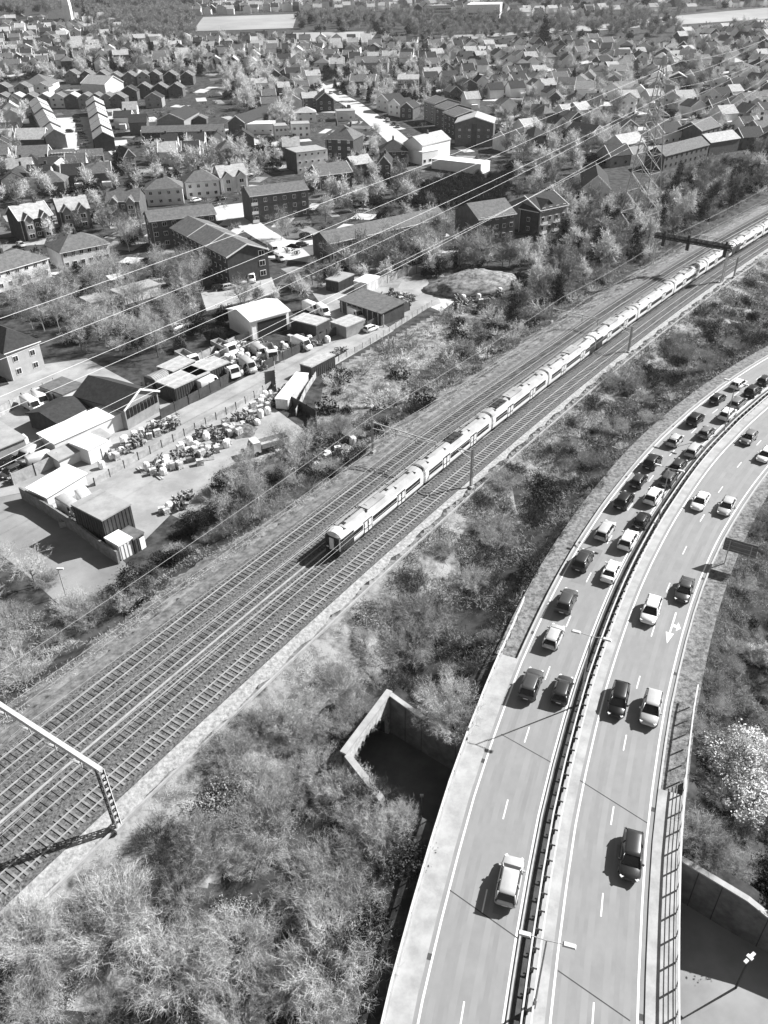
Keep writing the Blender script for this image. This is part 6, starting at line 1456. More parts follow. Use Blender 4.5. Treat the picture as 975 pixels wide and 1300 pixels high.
for i in range(3):
    tr, v, f = bare_tree(100+i, 9.5, 13, 7, 6, 4, .17, .028); TREE['bare', i] = (tr.mesh('trunk', T_bark), npmesh('crown', v, f, T_pale))
    tr, v, f = bare_tree(110+i, 10.5, 14, 7, 6, 4, .14, .030); TREE['birch', i] = (tr.mesh('trunk', T_barkp), npmesh('crown', v, f, T_mid))
    tr, v, f = bare_tree(120+i, 10, 16, 9, 8, 0, .2, .11); TREE['farbare', i] = (tr.mesh('trunk', T_bark), npmesh('crown', v, f, vm('pale_far_twig', .80, .6)))  # paler twig tone for the distant crowns
    tr, v, f = bare_tree(130+i, 10, 16, 9, 8, 0, .2, .10); TREE['fargrey', i] = (tr.mesh('trunk', T_bark), npmesh('crown', v, f, T_mid))
    TREE['fargreen', i] = (MB().tube([(0, 0, -.3), (0, 0, 5)], [.25, .12], 6).mesh('trunk', T_bark), npmesh('crown', *leaf_cloud(140+i, 60, 26, .65, .34, dome(3.0, 5.0, 1.4)), L_dark))
    TREE['green', i] = (MB().tube([(0, 0, -.3), (0, 0, 5)], [.25, .12], 6).mesh('trunk', T_bark), npmesh('crown', *leaf_cloud(150+i, 130, 60, .5, .16, dome(3.0, 4.6, 1.2, 7)), L_dark))
    TREE['conifer', i] = (MB().tube([(0, 0, -.3), (0, 0, 7)], [.22, .06], 6).mesh('trunk', T_bark), npmesh('crown', *leaf_cloud(160+i, 150, 30, .4, .22, cone(2.4, 9, .6), .5), L_dark))
    tr, v, f = bare_tree(170+i, 9, 10, 5, 4, 0, .2, .06)
    v2, f2 = leaf_cloud(175+i, 90, 40, .5, .16, lambda r, n: np.stack([r.normal(size=n)*.7, r.normal(size=n)*.7, r.uniform(.5, 8.5, n)], 1)); TREE['ivyclad', i] = (tr.mesh('trunk', T_bark), npmesh('crown', np.concatenate([v, v2]), np.concatenate([f, f2+len(v)]), [T_dark, L_dark], np.r_[np.zeros(len(f), int), np.ones(len(f2), int)]))
tr, v, f = bare_tree(190, 6, 16, 6, 5, 0, .15, .04); v2, f2 = leaf_cloud(191, 420, 60, .30, .12, dome(4.6, 3.8, 1.2, 10)); TREE['blossom', 0] = (tr.mesh('trunk', T_bark), npmesh('crown', np.concatenate([v, v2]), np.concatenate([f, f2+len(v)]), [T_mid, L_white], np.r_[np.zeros(len(f), int), np.ones(len(f2), int)]))
PLANTS = []
def put_bush(kind, x, y, sc, label, group, z=None):
    k = rng.uniform(.85, 1.15); PLANTS.append(dict(t='b', kind=kind, v=rng.randrange(4), x=x, y=y, z=(float(ground(x, y)) if z is None else z)-.1, a=rng.uniform(0, 6.28), s=(sc*k, sc/k, sc*rng.uniform(.85, 1.15)), size=sc*2.4, name=BUSH[kind, 0].name.split('.')[0], label=label, group=group, cat='shrub'))
def put_tree(kind, x, y, sc, name, label, group=None, hz=1.0, cat='tree'):
    k = rng.uniform(.9, 1.1); PLANTS.append(dict(t='t', kind=kind, v=rng.randrange(3) if (kind, 1) in TREE else 0, x=x, y=y, z=float(ground(x, y, False))-.05, a=rng.uniform(0, 6.28), s=(sc*k, sc/k, sc*hz), size=sc*7, name=name, label=label, group=group, cat=cat))
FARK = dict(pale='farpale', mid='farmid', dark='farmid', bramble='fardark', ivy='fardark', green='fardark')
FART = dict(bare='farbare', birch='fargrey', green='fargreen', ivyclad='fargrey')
def plant_all(limit=285):
    by = {}
    for p in PLANTS:
        X_, Y_ = to_px((p['x'], p['y'], p['z']+2)); d_ = math.hypot(p['x'], p['y']); m_ = p['size']/d_*1100
        if p['group'] and not (-m_-5 < X_ < 980+m_ and -20 < Y_ < 1305+m_): continue
        p['rank'] = (0 if p['group'] is None else 1, -p['size']/d_); by.setdefault(p['name'], []).append(p)
    for name, L_ in by.items():
        L_.sort(key=lambda p: p['rank'])
        for p in L_[:limit]:
            if p['t'] == 'b': o = link(name, BUSH[p['kind'], p['v']], None, (p['x'], p['y'], p['z']), p['a']); tag(o, p['label'], p['cat'], p['group'])
            else:
                o = thing(name, p['label'], p['cat'], (p['x'], p['y'], p['z']), p['a'], p['group']); ms = TREE[p['kind'], p['v']]; link('trunk', ms[0], o); link('crown', ms[1], o)
            o.scale = p['s']
        rest = L_[limit:]
        if rest:
            V, F, FM, o_, mats = [], [], [], 0, []
            for p in rest:
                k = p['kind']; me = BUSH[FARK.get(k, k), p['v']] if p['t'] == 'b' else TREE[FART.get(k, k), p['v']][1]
                co = np.empty(len(me.vertices)*3, np.float32); me.vertices.foreach_get('co', co); co = co.reshape(-1, 3); fi = np.empty(len(me.loops), np.int32); me.loops.foreach_get('vertex_index', fi)
                C_, S_ = math.cos(p['a']), math.sin(p['a']); c = co*np.array(p['s']); V.append(np.stack([p['x']+c[:, 0]*C_-c[:, 1]*S_, p['y']+c[:, 0]*S_+c[:, 1]*C_, p['z']+c[:, 2]], 1)); F.append(fi.reshape(-1, 4)+o_); o_ += len(co)
                if me.materials[0] not in mats: mats.append(me.materials[0])
                FM.append(np.full(len(fi)//4, mats.index(me.materials[0])))
            tag(link('distant_'+name+'s', npmesh(name, np.concatenate(V), np.concatenate(F), mats, np.concatenate(FM))), f'the many smaller and more distant {name.replace("_", " ")}s of the scene', cat=L_[0]['cat'], kind='stuff')
def scatter(poly, sp, jit=.45, seed=0):
    """jittered points of the ground inside a photograph polygon"""
    r = random.Random(seed+len(poly)); pts = [P(*q)[:2] for q in poly]; x0, x1 = min(p[0] for p in pts), max(p[0] for p in pts); y0, y1 = min(p[1] for p in pts), max(p[1] for p in pts); out = []; y = y0; row_ = 0
    while y < y1:
        x = x0+(row_ % 2)*sp/2; row_ += 1
        while x < x1:
            out.append((x+r.uniform(-jit, jit)*sp, y+r.uniform(-jit, jit)*sp)); x += sp
        y += sp*.87
    if not out: return []
    a = np.array(out); k = inpoly(pts, a[:, 0], a[:, 1]); a = a[k]; u = sdist(RAIL, a[:, 0], a[:, 1]); d = sdist(ROAD, a[:, 0], a[:, 1])
    k = ((u > 9.0) | (u < -13.2)) & (np.abs(d) > 11.6) & ~inpoly(CUT, a[:, 0], a[:, 1]) & ~inpoly(CUTW, a[:, 0], a[:, 1]); return [tuple(q) for q in a[k]]
# ---- foreground scrub between the railway and the dual carriageway
Z1 = [(-60, 1330), (505, 1330), (540, 1085), (455, 985), (440, 940), (490, 880), (450, 800), (380, 830), (160, 1030), (-60, 1200)]
for i, (x, y) in enumerate(scatter(Z1, 3.6, .42, 1)):
    k = rng.choices(['pale', 'mid', 'dark', 'bramble', 'ivy'], [4, 4, 1.5, 1.4, 1.2])[0]
    put_bush(k, x, y, rng.choice([.5, .65, .8, .95, 1.15]), {'pale': 'pale leafless shrub with fine twigs', 'mid': 'grey leafless shrub', 'dark': 'dark leafless shrub', 'bramble': 'low leafy bramble bush', 'ivy': 'dark leafy shrub'}[k]+' in the scrub at the bottom left', f'{k} shrubs in the bottom left scrub')
for px, py, k, s_, lb in ((150, 1180, 'pale', 1.5, 'bright fan of pale twigs, largest shrub at the lower left'), (430, 1240, 'pale', 1.6, 'large pale shrub with thick curving twigs at the bottom beside the road'), (230, 1240, 'pale', 1.35, 'pale round shrub at the bottom edge left of centre'), (330, 1060, 'mid', 1.5, 'big grey shrub in the middle of the bottom left scrub'), (420, 1120, 'mid', 1.4, 'grey shrub close to the parapet above the bottom edge'), (570, 905, 'pale', 1.3, 'pale leafless shrub hanging over the far underpass wall')):
    q = P(px, py); put_bush(k, q[0], q[1], s_, lb, None)
for px, py, k, s_, lb in ((478, 1012, 'mid', .6, 'grey shrub spilling over the near wing wall'), (512, 1040, 'pale', .6, 'pale shrub growing inside the underpass opening'), (462, 1000, 'pale', .42, 'small pale shrub at the foot of the headwall'), (548, 935, 'mid', .9, 'grey shrub leaning over the far underpass wall'), (575, 950, 'pale', .9, 'pale shrub between the far underpass wall and the parapet'), (530, 905, 'mid', .8, 'grey shrub behind the far end of the headwall'), (440, 930, 'pale', .7, 'pale shrub behind the headwall coping'), (505, 1090, 'dark', .7, 'dark shrub filling the mouth of the underpass beside the parapet'), (900, 1085, 'mid', .8, 'grey shrub on top of the right retaining wall'), (930, 1105, 'pale', .6, 'pale shrub at the top edge of the right retaining wall'), (885, 1060, 'pale', .7, 'pale rounded shrub beside the railing above the right retaining wall')):
    q = P(px, py); put_bush(k, q[0], q[1], s_, lb, None)
Z2 = [(430, 820), (500, 890), (580, 950), (640, 800), (700, 700), (850, 540), (985, 440), (985, 320), (800, 440), (640, 560), (520, 700)]
for i, (x, y) in enumerate(scatter(Z2, 4.4, .45, 2)):
    X_, Y_ = to_px((x, y, 4)); w_ = [2, 2.4, 2, 2.2, 2.2] if Y_ > 560 else [1.5, 2.2, 2, 1.5, 3.4]
    if rng.random() < .12: continue
    k = rng.choices(['pale', 'mid', 'dark', 'bramble', 'ivy'], w_)[0]
    put_bush(k, x, y, rng.uniform(.45, 1.0), {'pale': 'pale leafless shrub', 'mid': 'grey leafless shrub', 'dark': 'dark leafless shrub', 'bramble': 'low bramble bush', 'ivy': 'dark leafy shrub'}[k]+' on the bank between train and queueing cars', f'{k} shrubs on the bank beside the train')
for px, py, k, s_, lb in ((690, 640, 'ivy', 1.25, 'dark round shrub at the centre of the bank between train and cars'), (790, 490, 'mid', 1.5, 'large grey shrub on the bank below the signal gantry'), (540, 790, 'mid', 1.4, 'large soft grey shrub above the underpass headwall'), (520, 830, 'mid', 1.2, 'soft grey shrub beside the one above the headwall'), (650, 600, 'bramble', 1.2, 'rounded bramble mound at the top of the bank'), (860, 450, 'mid', 1.4, 'large shrub on the bank near the bend of the road'), (900, 420, 'ivy', 1.3, 'dark leafy shrub on the bank near the right edge')):
    q = P(px, py); put_bush(k, q[0], q[1], s_, lb, None)
dpx = [(600, 850), (640, 770), (665, 735), (700, 690), (740, 640), (785, 580)]
for i in range(26):
    f = i/25*(len(dpx)-1); j = min(int(f), len(dpx)-2); f -= j; q = P(dpx[j][0]*(1-f)+dpx[j+1][0]*f, dpx[j][1]*(1-f)+dpx[j+1][1]*f); put_bush('dark', q[0], q[1], rng.uniform(.3, .55), 'low dark shrub in the line of the ditch beside the verge', 'shrubs along the ditch')
# ---- bank on the town side of the railway
Z3 = [(-30, 900), (-30, 800), (60, 770), (130, 790), (170, 740), (250, 700), (380, 640), (480, 560), (640, 440), (840, 320), (985, 235), (985, 195), (900, 215), (830, 250), (760, 300), (700, 330), (655, 385), (560, 400), (420, 480), (400, 560), (300, 590), (255, 640), (190, 740), (130, 790), (30, 870)]
for i, (x, y) in enumerate(scatter(Z3, 4.0, .45, 3)):
    X_, Y_ = to_px((x, y, 2)); fr_ = Y_ < 520
    if not free(x, y, .05) or (390 < X_ < 560 and 400 < Y_ < 570 and rng.random() < .45): continue
    k = rng.choices(['pale', 'mid', 'dark', 'green', 'bramble'], [1.8, 2.4, 2, 2.2, 1.4])[0]
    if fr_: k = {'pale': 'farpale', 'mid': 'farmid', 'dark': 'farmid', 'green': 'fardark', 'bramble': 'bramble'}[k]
    put_bush(k, x, y, rng.uniform(.5, 1.1), {'p': 'pale leafless shrub', 'm': 'grey leafless shrub', 'd': 'dark leafless shrub', 'g': 'dark evergreen shrub', 'b': 'low bramble bush'}[k.replace('farp', 'p').replace('farm', 'm').replace('fard', 'g')[0]]+' on the town side bank of the railway', {'f': k[3:], 'g': 'dark'}.get(k[0], k)+' shrubs on the town side bank')
def wood(poly, sp, kinds, wts, sc, label, seed, rough=True, skip=0.0, names=None):
    for x, y in scatter(poly, sp, .45, seed):
        if not free(x, y, -.25 if seed in (13, 14, 16, 17, 18, 19, 20, 21, 22, 23) else .12) or rng.random() < skip: continue
        k = rng.choices(kinds, wts)[0]; nm, ad_ = {'bare': ('bare_tree', 'pale leafless tree'), 'farbare': ('bare_tree', 'pale leafless tree'), 'birch': ('birch_tree', 'bare birch tree with white trunk'), 'fargrey': ('bare_tree', 'grey leafless tree'), 'fargreen': ('evergreen_tree', 'dark evergreen tree'), 'green': ('evergreen_tree', 'dark evergreen tree'), 'conifer': ('conifer_tree', 'dark pointed conifer'), 'ivyclad': ('ivy_clad_tree', 'leafless tree clad in dark ivy')}[k]
        put_tree(k, x, y, rng.uniform(*sc), nm, f'{ad_} {label}', f'{ad_}s {label}', rng.uniform(.85, 1.15))
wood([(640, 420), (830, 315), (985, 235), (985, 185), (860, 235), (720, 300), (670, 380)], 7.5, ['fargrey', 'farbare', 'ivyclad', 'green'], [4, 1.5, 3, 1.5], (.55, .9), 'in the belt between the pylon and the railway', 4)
wood([(240, 630), (380, 570), (400, 590), (330, 650), (230, 700)], 5.5, ['bare', 'birch', 'green'], [2, 2, 2], (.5, .75), 'between the stone yard and the railway', 5)
wood([(-20, 700), (70, 690), (130, 780), (60, 860), (-20, 850)], 6, ['bare', 'birch'], [2, 1], (.5, .8), 'at the left edge beside the local road', 6, skip=.2)
wood([(0, 395), (60, 370), (150, 350), (260, 335), (300, 375), (330, 385), (320, 420), (240, 450), (180, 460), (110, 450), (60, 440)], 6.4, ['bare', 'birch', 'green', 'bare'], [3, 2, 1.3, 1], (.6, .95), 'in the wood above the yard', 7)
wood([(310, 400), (420, 345), (520, 330), (560, 330), (560, 350), (470, 360), (390, 380), (330, 410)], 5.2, ['farbare', 'fargrey', 'green'], [2, 2, 1.4], (.45, .7), 'along the hedge behind the upper yard', 8)
wood([(410, 330), (560, 290), (600, 310), (640, 330), (560, 345), (430, 350)], 7, ['bare', 'birch', 'fargrey'], [3, 2, 2], (.7, 1.0), 'in front of the two storey terrace of flats', 9)
wood([(520, 240), (600, 225), (650, 225), (640, 262), (560, 268), (520, 262)], 4.6, ['green'], [1], (.55, .72), 'in the tall dark hedge behind the flats', 10)
wood([(180, 285), (195, 330), (280, 370), (250, 385), (170, 340), (150, 300)], 6, ['bare', 'green', 'birch'], [2, 1, 1], (.5, .8), 'around the foot of the four storey flats', 11, skip=.25)
wood([(130, 250), (185, 255), (185, 300), (130, 300), (70, 320), (60, 290)], 8, ['fargrey', 'farbare', 'green'], [2, 2, 1], (.45, .7), 'in the gardens around the double fronted villas', 12, skip=.3)
wood([(0, 205), (60, 200), (150, 225), (330, 215), (330, 235), (180, 240), (110, 250), (0, 270)], 7.5, ['farbare', 'fargrey', 'fargreen', 'green'], [3, 2, 2, 1], (.55, .95), 'in the gardens below the terraces', 13, skip=.15)
wood([(190, 195), (360, 185), (375, 225), (330, 215), (190, 218)], 9, ['farbare', 'fargreen'], [3, 1.4], (.5, .85), 'behind the half timbered houses', 14, skip=.15)
wood([(285, 100), (345, 92), (385, 120), (380, 165), (330, 158), (300, 140), (280, 120)], 9.5, ['farbare', 'fargreen'], [4, 1], (.7, 1.1), 'in the pale grove left of the sunlit street', 15)
wood([(385, 225), (480, 215), (520, 230), (560, 280), (480, 285), (410, 270)], 9, ['fargrey', 'farbare', 'green'], [2, 2, 1.5], (.5, .9), 'in the gardens around the brick houses by the hedge', 16, skip=.2)
wood([(625, 150), (760, 120), (840, 160), (760, 215), (700, 220), (640, 215)], 8.5, ['farbare', 'fargrey', 'green'], [3, 2, 1], (.6, .95), 'in the gardens left of the pylon', 17, skip=.1)
wood([(0, 138), (38, 140), (20, 200), (0, 210)], 9, ['farbare', 'fargrey'], [2, 1], (.6, .9), 'behind the left terrace', 18)
wood([(845, 120), (975, 125), (975, 190), (850, 180)], 9, ['fargreen', 'farbare'], [2, 2], (.5, .8), 'among the houses right of the pylon', 19, skip=.3)
wood([(380, 85), (540, 85), (560, 130), (530, 150), (400, 120)], 9.5, ['fargreen', 'farbare', 'conifer'], [2, 2, 1], (.5, .85), 'around the upper sunlit street', 20, skip=.2)
wood([(0, 60), (370, 52), (385, 98), (130, 100), (0, 106)], 9, ['fargreen', 'farbare', 'fargrey', 'conifer'], [3, 3, 2, 1], (.55, 1.0), 'above the gabled rows', 21, skip=.15)
wood([(370, 55), (860, 60), (860, 125), (540, 125), (370, 92)], 9.5, ['fargreen', 'farbare', 'fargrey', 'conifer'], [3, 3, 2, .7], (.5, .85), 'scattered through the upper town', 22, skip=.15)
wood([(860, 40), (985, 38), (985, 122), (860, 122)], 11, ['fargreen', 'farbare', 'fargrey'], [3, 2, 2], (.6, 1.0), 'at the upper right edge of the town', 23, skip=.15)
wood([(655, 212), (735, 212), (735, 262), (775, 268), (800, 300), (730, 300), (650, 262)], 7.5, ['fargrey', 'farbare', 'green'], [3, 2, 1.2], (.5, .8), 'between the hedge and the pylon', 24, skip=.1)
wood([(480, 270), (560, 278), (580, 300), (540, 330), (590, 340), (640, 325), (720, 302), (700, 330), (655, 345), (560, 352), (480, 345)], 6.5, ['fargrey', 'farbare', 'green', 'ivyclad'], [3, 2, 1.6, 1], (.45, .75), 'below the flats by the spoil heap', 25, skip=.1)
wood([(655, 345), (720, 322), (760, 312), (700, 350), (650, 392), (640, 372)], 6, ['fargrey', 'farbare', 'green'], [3, 2, 1.6], (.4, .65), 'on the slope between spoil heap and railway', 26)
wood([(430, 200), (480, 170), (480, 200), (450, 215)], 7, ['farbare', 'fargreen'], [2, 1], (.4, .6), 'beside the sunlit street', 27)
# far woods that read as one mass: stuff
def woodland(name, poly, sp, kinds, seed, sc=(.8, 1.3)):
    V = [[], []]; F = [[], []]; o = [0, 0]
    for x, y in scatter(poly, sp, .5, seed):
        if not free(x, y): continue
        k = rng.choice(kinds); me = TREE[k, rng.randrange(3)][1]; n = len(me.vertices); co = np.empty(n*3, np.float32); me.vertices.foreach_get('co', co); co = co.reshape(-1, 3); fi = np.empty(len(me.loops), np.int32); me.loops.foreach_get('vertex_index', fi)
        a = rng.uniform(0, 6.28); s_ = rng.uniform(*sc); C_, S_ = math.cos(a)*s_, math.sin(a)*s_; z = float(ground(x, y, False))
        j = 1 if k == 'fargreen' else 0; V[j].append(np.stack([x+co[:, 0]*C_-co[:, 1]*S_, y+co[:, 0]*S_+co[:, 1]*C_, z+co[:, 2]*s_], 1)); F[j].append(fi.reshape(-1, 4)+o[j]); o[j] += n
    v = np.concatenate([q for j in (0, 1) for q in V[j]]); f = np.concatenate([np.concatenate(F[j])+(o[0] if j else 0) for j in (0, 1) if F[j]]); fm = np.concatenate([np.full(sum(map(len, F[j])), j) for j in (0, 1) if F[j]])
    return tag(link(name, npmesh(name, v, f, [T_mid, L_dark], fm)), 'distant leafless wood reading as one soft mass beyond the town', 'wood', kind='stuff')
woodland('distant_wood', [(110, 22), (240, 16), (265, 40), (230, 58), (120, 58)], 13, ['farbare', 'fargrey', 'fargrey'], 30)
woodland('distant_wood', [(375, 22), (600, 26), (720, 26), (860, 22), (860, 50), (740, 52), (560, 54), (480, 54), (380, 38)], 16, ['farbare', 'fargrey', 'fargrey', 'fargreen'], 31)
woodland('distant_wood', [(0, 2), (240, -2), (560, -2), (975, -6), (975, 10), (800, 20), (640, 12), (560, 6), (255, 8), (240, 14), (0, 24)], 28, ['fargrey', 'farbare', 'fargreen'], 32, (1, 1.6))
# ---- particular trees
for kd, px, py, s_, hz, nm, lb in (('green', 35, 238, 1.15, .9, 'evergreen_tree', 'big dark evergreen at the left edge above the villas'), ('fargreen', 208, 100, 1.5, .8, 'evergreen_tree', 'broad round black evergreen above the gabled rows'), ('fargreen', 580, 133, 1.0, 1.2, 'evergreen_tree', 'dark upright evergreen above the stepped flats'), ('green', 650, 222, 1.2, 1.05, 'evergreen_tree', 'tall dark evergreen at the end of the hedge'), ('green', 710, 178, 1.0, 1, 'evergreen_tree', 'dark evergreen in the garden left of the pale gabled house'), ('green', 468, 262, 1.0, .8, 'weeping_tree', 'dark weeping tree beside the brick gabled house'), ('green', 480, 262, .9, .85, 'weeping_tree', 'second dark weeping tree touching the first'),
                               ('conifer', 690, 58, 2.2, 1.0, 'conifer_tree', 'tall dark conifer standing out beyond the upper town'), ('green', 920, 172, 1.1, .9, 'evergreen_tree', 'dark evergreen beside the house with roof lights'), ('conifer', 149, 216, .9, 1, 'conifer_tree', 'dark conifer at the foot of the right terrace'), ('conifer', 155, 222, 1.1, 1, 'conifer_tree', 'second conifer below the right terrace'), ('green', 66, 165, .6, 1.3, 'evergreen_tree', 'small dark tree beside the sunlit car park'), ('birch', 357, 305, .95, 1, 'birch_tree', 'bare white stemmed birch on the lawn before the flats'), ('birch', 365, 302, .8, 1, 'birch_tree', 'slimmer bare birch on the lawn'), ('bare', 413, 282, .8, 1, 'bare_tree', 'leafless tree on the grass behind the two storey terrace'), ('green', 232, 445, .6, .8, 'evergreen_tree', 'dark round evergreen above the slatted containers'), ('green', 100, 345, 0.7, .8, 'evergreen_tree', 'dark evergreen at the corner of the hipped roof house'), ('bare', 45, 745, .75, .8, 'bare_tree', 'gnarled pale tree at the left edge beside the local road'),
                               ('bare', 178, 405, .8, 1, 'bare_tree', 'spreading leafless tree in front of the lock up garages'), ('ivyclad', 757, 318, .8, .9, 'ivy_clad_tree', 'pair of ivy clad stems left of the pylon foot'), ('green', 805, 330, .7, .75, 'evergreen_tree', 'round dark tree beside the left leg of the signal gantry'), ('green', 972, 1128, .8, .8, 'evergreen_tree', 'dark evergreen at the right edge above the lower road')):
    q = P(px, py); put_tree(kd, q[0], q[1], s_, nm, lb, None, hz)
q = P(938, 985); put_tree('blossom', q[0], q[1], 1.0, 'blossom_tree', 'broad white blossom tree in full flower right of the road', None, .9); q = P(962, 838); put_tree('blossom', q[0], q[1], .42, 'blossom_tree', 'small white blossom bush near the road sign', None)
for px, py, k, s_, lb in ((150, 748, 'green', .9, 'dark evergreen shrub where the local road dives under the railway'), (172, 738, 'green', 1.1, 'largest dark shrub at the railway end of the yard wall'), (192, 728, 'ivy', .8, 'dark ivy mound beside the white container'), (128, 764, 'mid', .8, 'grey shrub at the end of the local road by the tracks'), (205, 716, 'green', .9, 'dark shrub below the dark container'), (160, 766, 'pale', .8, 'pale shrub beside the tracks at the end of the local road'), (232, 700, 'green', 1.0, 'dark shrub under the bare trees beside the yard corner'), (92, 775, 'pale', .9, 'pale shrub below the street lamp of the local road'), (110, 790, 'mid', .9, 'grey shrub between local road and tracks'), (135, 782, 'dark', .8, 'dark leafless shrub at the foot of the bank by the local road'), (60, 740, 'mid', .8, 'grey shrub at the left kerb of the local road'), (185, 752, 'mid', .8, 'grey shrub on the bank below the dark shrubs')):
    q = P(px, py, 0); put_bush(k, q[0], q[1], s_, lb, None, z=max(0, float(ground(q[0], q[1]))))
# ---- right bank
Z4 = [(985, 610), (945, 700), (900, 830), (880, 1010), (872, 1075), (960, 1140), (1010, 1180), (1060, 1000), (1060, 600)]
for i, (x, y) in enumerate(scatter(Z4, 3.0, .45, 4)):
    X_, Y_ = to_px((x, y, 4)); k = rng.choices(['bramble', 'mid', 'pale', 'ivy', 'dark'], [3, 2, 1.2, 2, 2] if Y_ < 880 else [1, 3, 3, 1, 1])[0]
    put_bush(k, x, y, rng.uniform(.35, .8), {'pale': 'pale leafless shrub', 'mid': 'grey leafless shrub', 'dark': 'dark leafless shrub', 'bramble': 'low bramble bush', 'ivy': 'dark leafy shrub'}[k]+' on the bank right of the road', f'{k} shrubs on the right bank')
# ---- rough grass and brambles: nobody could count them
def strands(name, poly, n, L, w, m_, label, seed, lean=.8, amax=400, verge=False):
    r = np.random.default_rng(seed); pts = [P(*q)[:2] for q in poly]; xy = np.array(pts); lo_, hi = xy.min(0), xy.max(0); got = []; tot = 0
    for _ in range(60):
        a = r.uniform(lo_, hi, (40000, 2)); a = a[inpoly(pts, a[:, 0], a[:, 1])]
        dist_ = np.hypot(a[:, 0], a[:, 1]); a = a[r.uniform(0, 1, len(a)) < np.clip((90/dist_)**1.2, 0, 1)]; u = sdist(RAIL, a[:, 0], a[:, 1]); d = sdist(ROAD, a[:, 0], a[:, 1])
        k = ((u > 7.0) | (u < -11.5)) & (np.abs(d) > (8.45 if verge else 10.9)) & ~inpoly(CUT, a[:, 0], a[:, 1]) & ~(inpoly(CUTW, a[:, 0], a[:, 1]) & (u < -18)); a = a[k]
        dens = np.sin(a[:, 0]*.55+np.sin(a[:, 1]*.4)*1.5)+np.sin(a[:, 1]*.63+a[:, 0]*.21)+r.normal(size=len(a))*.7; a = a[dens > (-9 if verge else -.35)]; got.append(a); tot += len(a)
        if tot >= n: break
    a = np.concatenate(got)[:n]; z = ground(a[:, 0], a[:, 1])
    sc_ = np.clip(np.hypot(a[:, 0], a[:, 1])/80, .7, 2.2)
    p = np.stack([a[:, 0], a[:, 1], z-.05], 1); dr_ = unit(r.normal(size=p.shape)*np.array([lean, lean, .15])+np.array([0, 0, .6])); seg, _, _ = grow(p, dr_, L*r.uniform(.5, 1.3, len(p)), w*sc_, 2, .35, -.18, r); v, f = ribbons(*seg, r)
    return tag(link(name, npmesh(name, v, f, m_)), label, name.replace('_', ' '), kind='stuff')
strands('rough_grass', Z1+[], 9000, .7, .03, T_mid, 'pale dry grass and twigs under the bottom left scrub', 1)
strands('rough_grass', Z2+[], 45000, .75, .042, T_pale, 'pale rough grass on the bank between railway and road', 2)
strands('dark_brambles', Z2+[], 26000, 1.0, .05, T_dark, 'dark bramble stems on the bank between railway and road', 3)
strands('rough_grass', Z3, 45000, .75, .045, T_pale, 'pale rough grass on the town side bank of the railway', 4)
strands('dark_brambles', Z4, 16000, .9, .05, T_mid, 'rough brambles on the bank right of the road', 5)
strands('verge_grass', [(640, 850), (700, 770), (760, 660), (850, 555), (985, 445), (985, 465), (870, 545), (780, 650), (715, 745), (690, 800)], 30000, .3, .035, T_mid, 'mown grass verge along the left carriageway', 6, verge=True)
strands('verge_grass', [(985, 600), (960, 650), (910, 740), (870, 880), (845, 1000), (865, 1005), (890, 880), (925, 760), (985, 660)], 15000, .3, .035, T_mid, 'grass verge along the right carriageway', 7, verge=True)

bank = [tuple(map(float, to_px((*(along(RAIL, RAIL_S, s_)[0]+np.array([along(RAIL, RAIL_S, s_)[1][1], -along(RAIL, RAIL_S, s_)[1][0]])*o_), 4.5)))) for o_, rr_ in ((-11.8, range(70, 400, 20)), (-17.5, range(390, 60, -20))) for s_ in rr_]
strands('dry_grass', bank, 30000, .5, .04, T_pale, 'pale dry grass along the left edge of the tracks', 8)
bank = [tuple(map(float, to_px((*(along(RAIL, RAIL_S, s_)[0]+np.array([along(RAIL, RAIL_S, s_)[1][1], -along(RAIL, RAIL_S, s_)[1][0]])*o_), 4.5)))) for o_, rr_ in ((7.4, range(70, 400, 20)), (15.5, range(390, 60, -20))) for s_ in rr_]
strands('dry_grass', bank, 32000, .55, .045, T_pale, 'pale dry grass on the bank just below the gravel strip', 9)
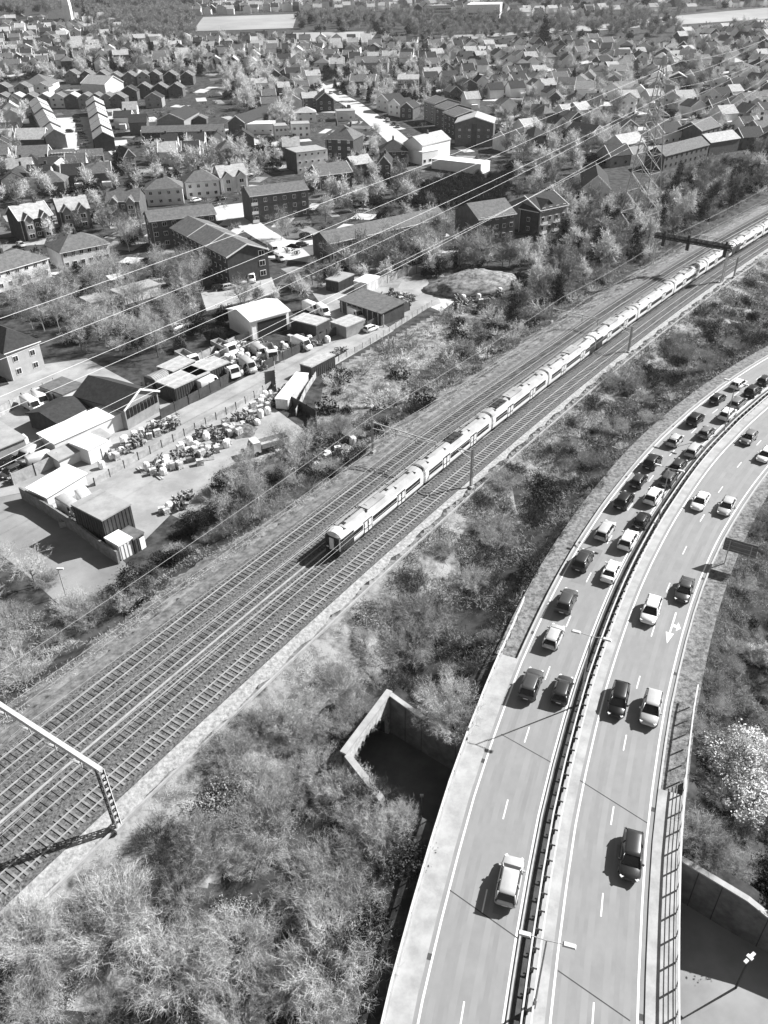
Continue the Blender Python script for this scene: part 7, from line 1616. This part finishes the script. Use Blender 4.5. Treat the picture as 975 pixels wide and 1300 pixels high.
# ---- hedges and garden shrubs of the town: a mass nobody could count
def shrubbery(n, seed):
    r = random.Random(seed); V, F, FM, o_ = [], [], [], 0; ks = ['fardark', 'farpale', 'farmid', 'fardark']; ms = [L_dark, T_pale, T_mid, L_mid]; k_ = 0
    while k_ < n:
        px, py = r.uniform(-20, 995), 52+330*r.random()**1.4
        if px > 560 and py > 225-(px-560)*.06 or (px > 300 and py > 330): k_ += .2; continue
        c = P(px, py); k_ += 1
        if not free(c[0], c[1], .02): continue
        i = r.randrange(4); me = BUSH[ks[i], r.randrange(4)]; co = np.empty(len(me.vertices)*3, np.float32); me.vertices.foreach_get('co', co); co = co.reshape(-1, 3); nf = len(co)//4
        q = r.sample(range(nf), max(60, nf//4)); co = co.reshape(-1, 4, 3)[q].reshape(-1, 3); s_ = r.uniform(.35, .9); a = r.uniform(0, 6.28); C_, S_ = math.cos(a)*s_, math.sin(a)*s_
        V.append(np.stack([c[0]+co[:, 0]*C_-co[:, 1]*S_, c[1]+co[:, 0]*S_+co[:, 1]*C_, c[2]+co[:, 2]*s_], 1)); F.append(np.arange(len(co)).reshape(-1, 4)+o_); o_ += len(co); FM.append(np.full(len(co)//4, i))
    tag(link('garden_shrubbery', npmesh('garden_shrubbery', np.concatenate(V), np.concatenate(F), ms, np.concatenate(FM))), 'hedges and small shrubs filling the gardens of the town', 'shrubbery', kind='stuff')
shrubbery(1900, 5)
plant_all()
# ================================================================ HAZE
hb_ = MB().box((0, 1750, 36.5), (5200, 4200, 77)); hz = hb_.build('haze', bpy.data.materials.new('haze'))
tag(hz, 'thin pale haze in the air over the town', 'haze', kind='stuff')
hm = hz.data.materials[0]; hm.use_nodes = True; hn = hm.node_tree; hn.nodes.clear()
pv = hn.nodes.new('ShaderNodeVolumePrincipled'); ho = hn.nodes.new('ShaderNodeOutputMaterial')
pv.inputs['Color'].default_value = (.9, .9, .9, 1); pv.inputs['Density'].default_value = 0.00006; pv.inputs['Anisotropy'].default_value = 0.2
hn.links.new(pv.outputs[0], ho.inputs['Volume'])
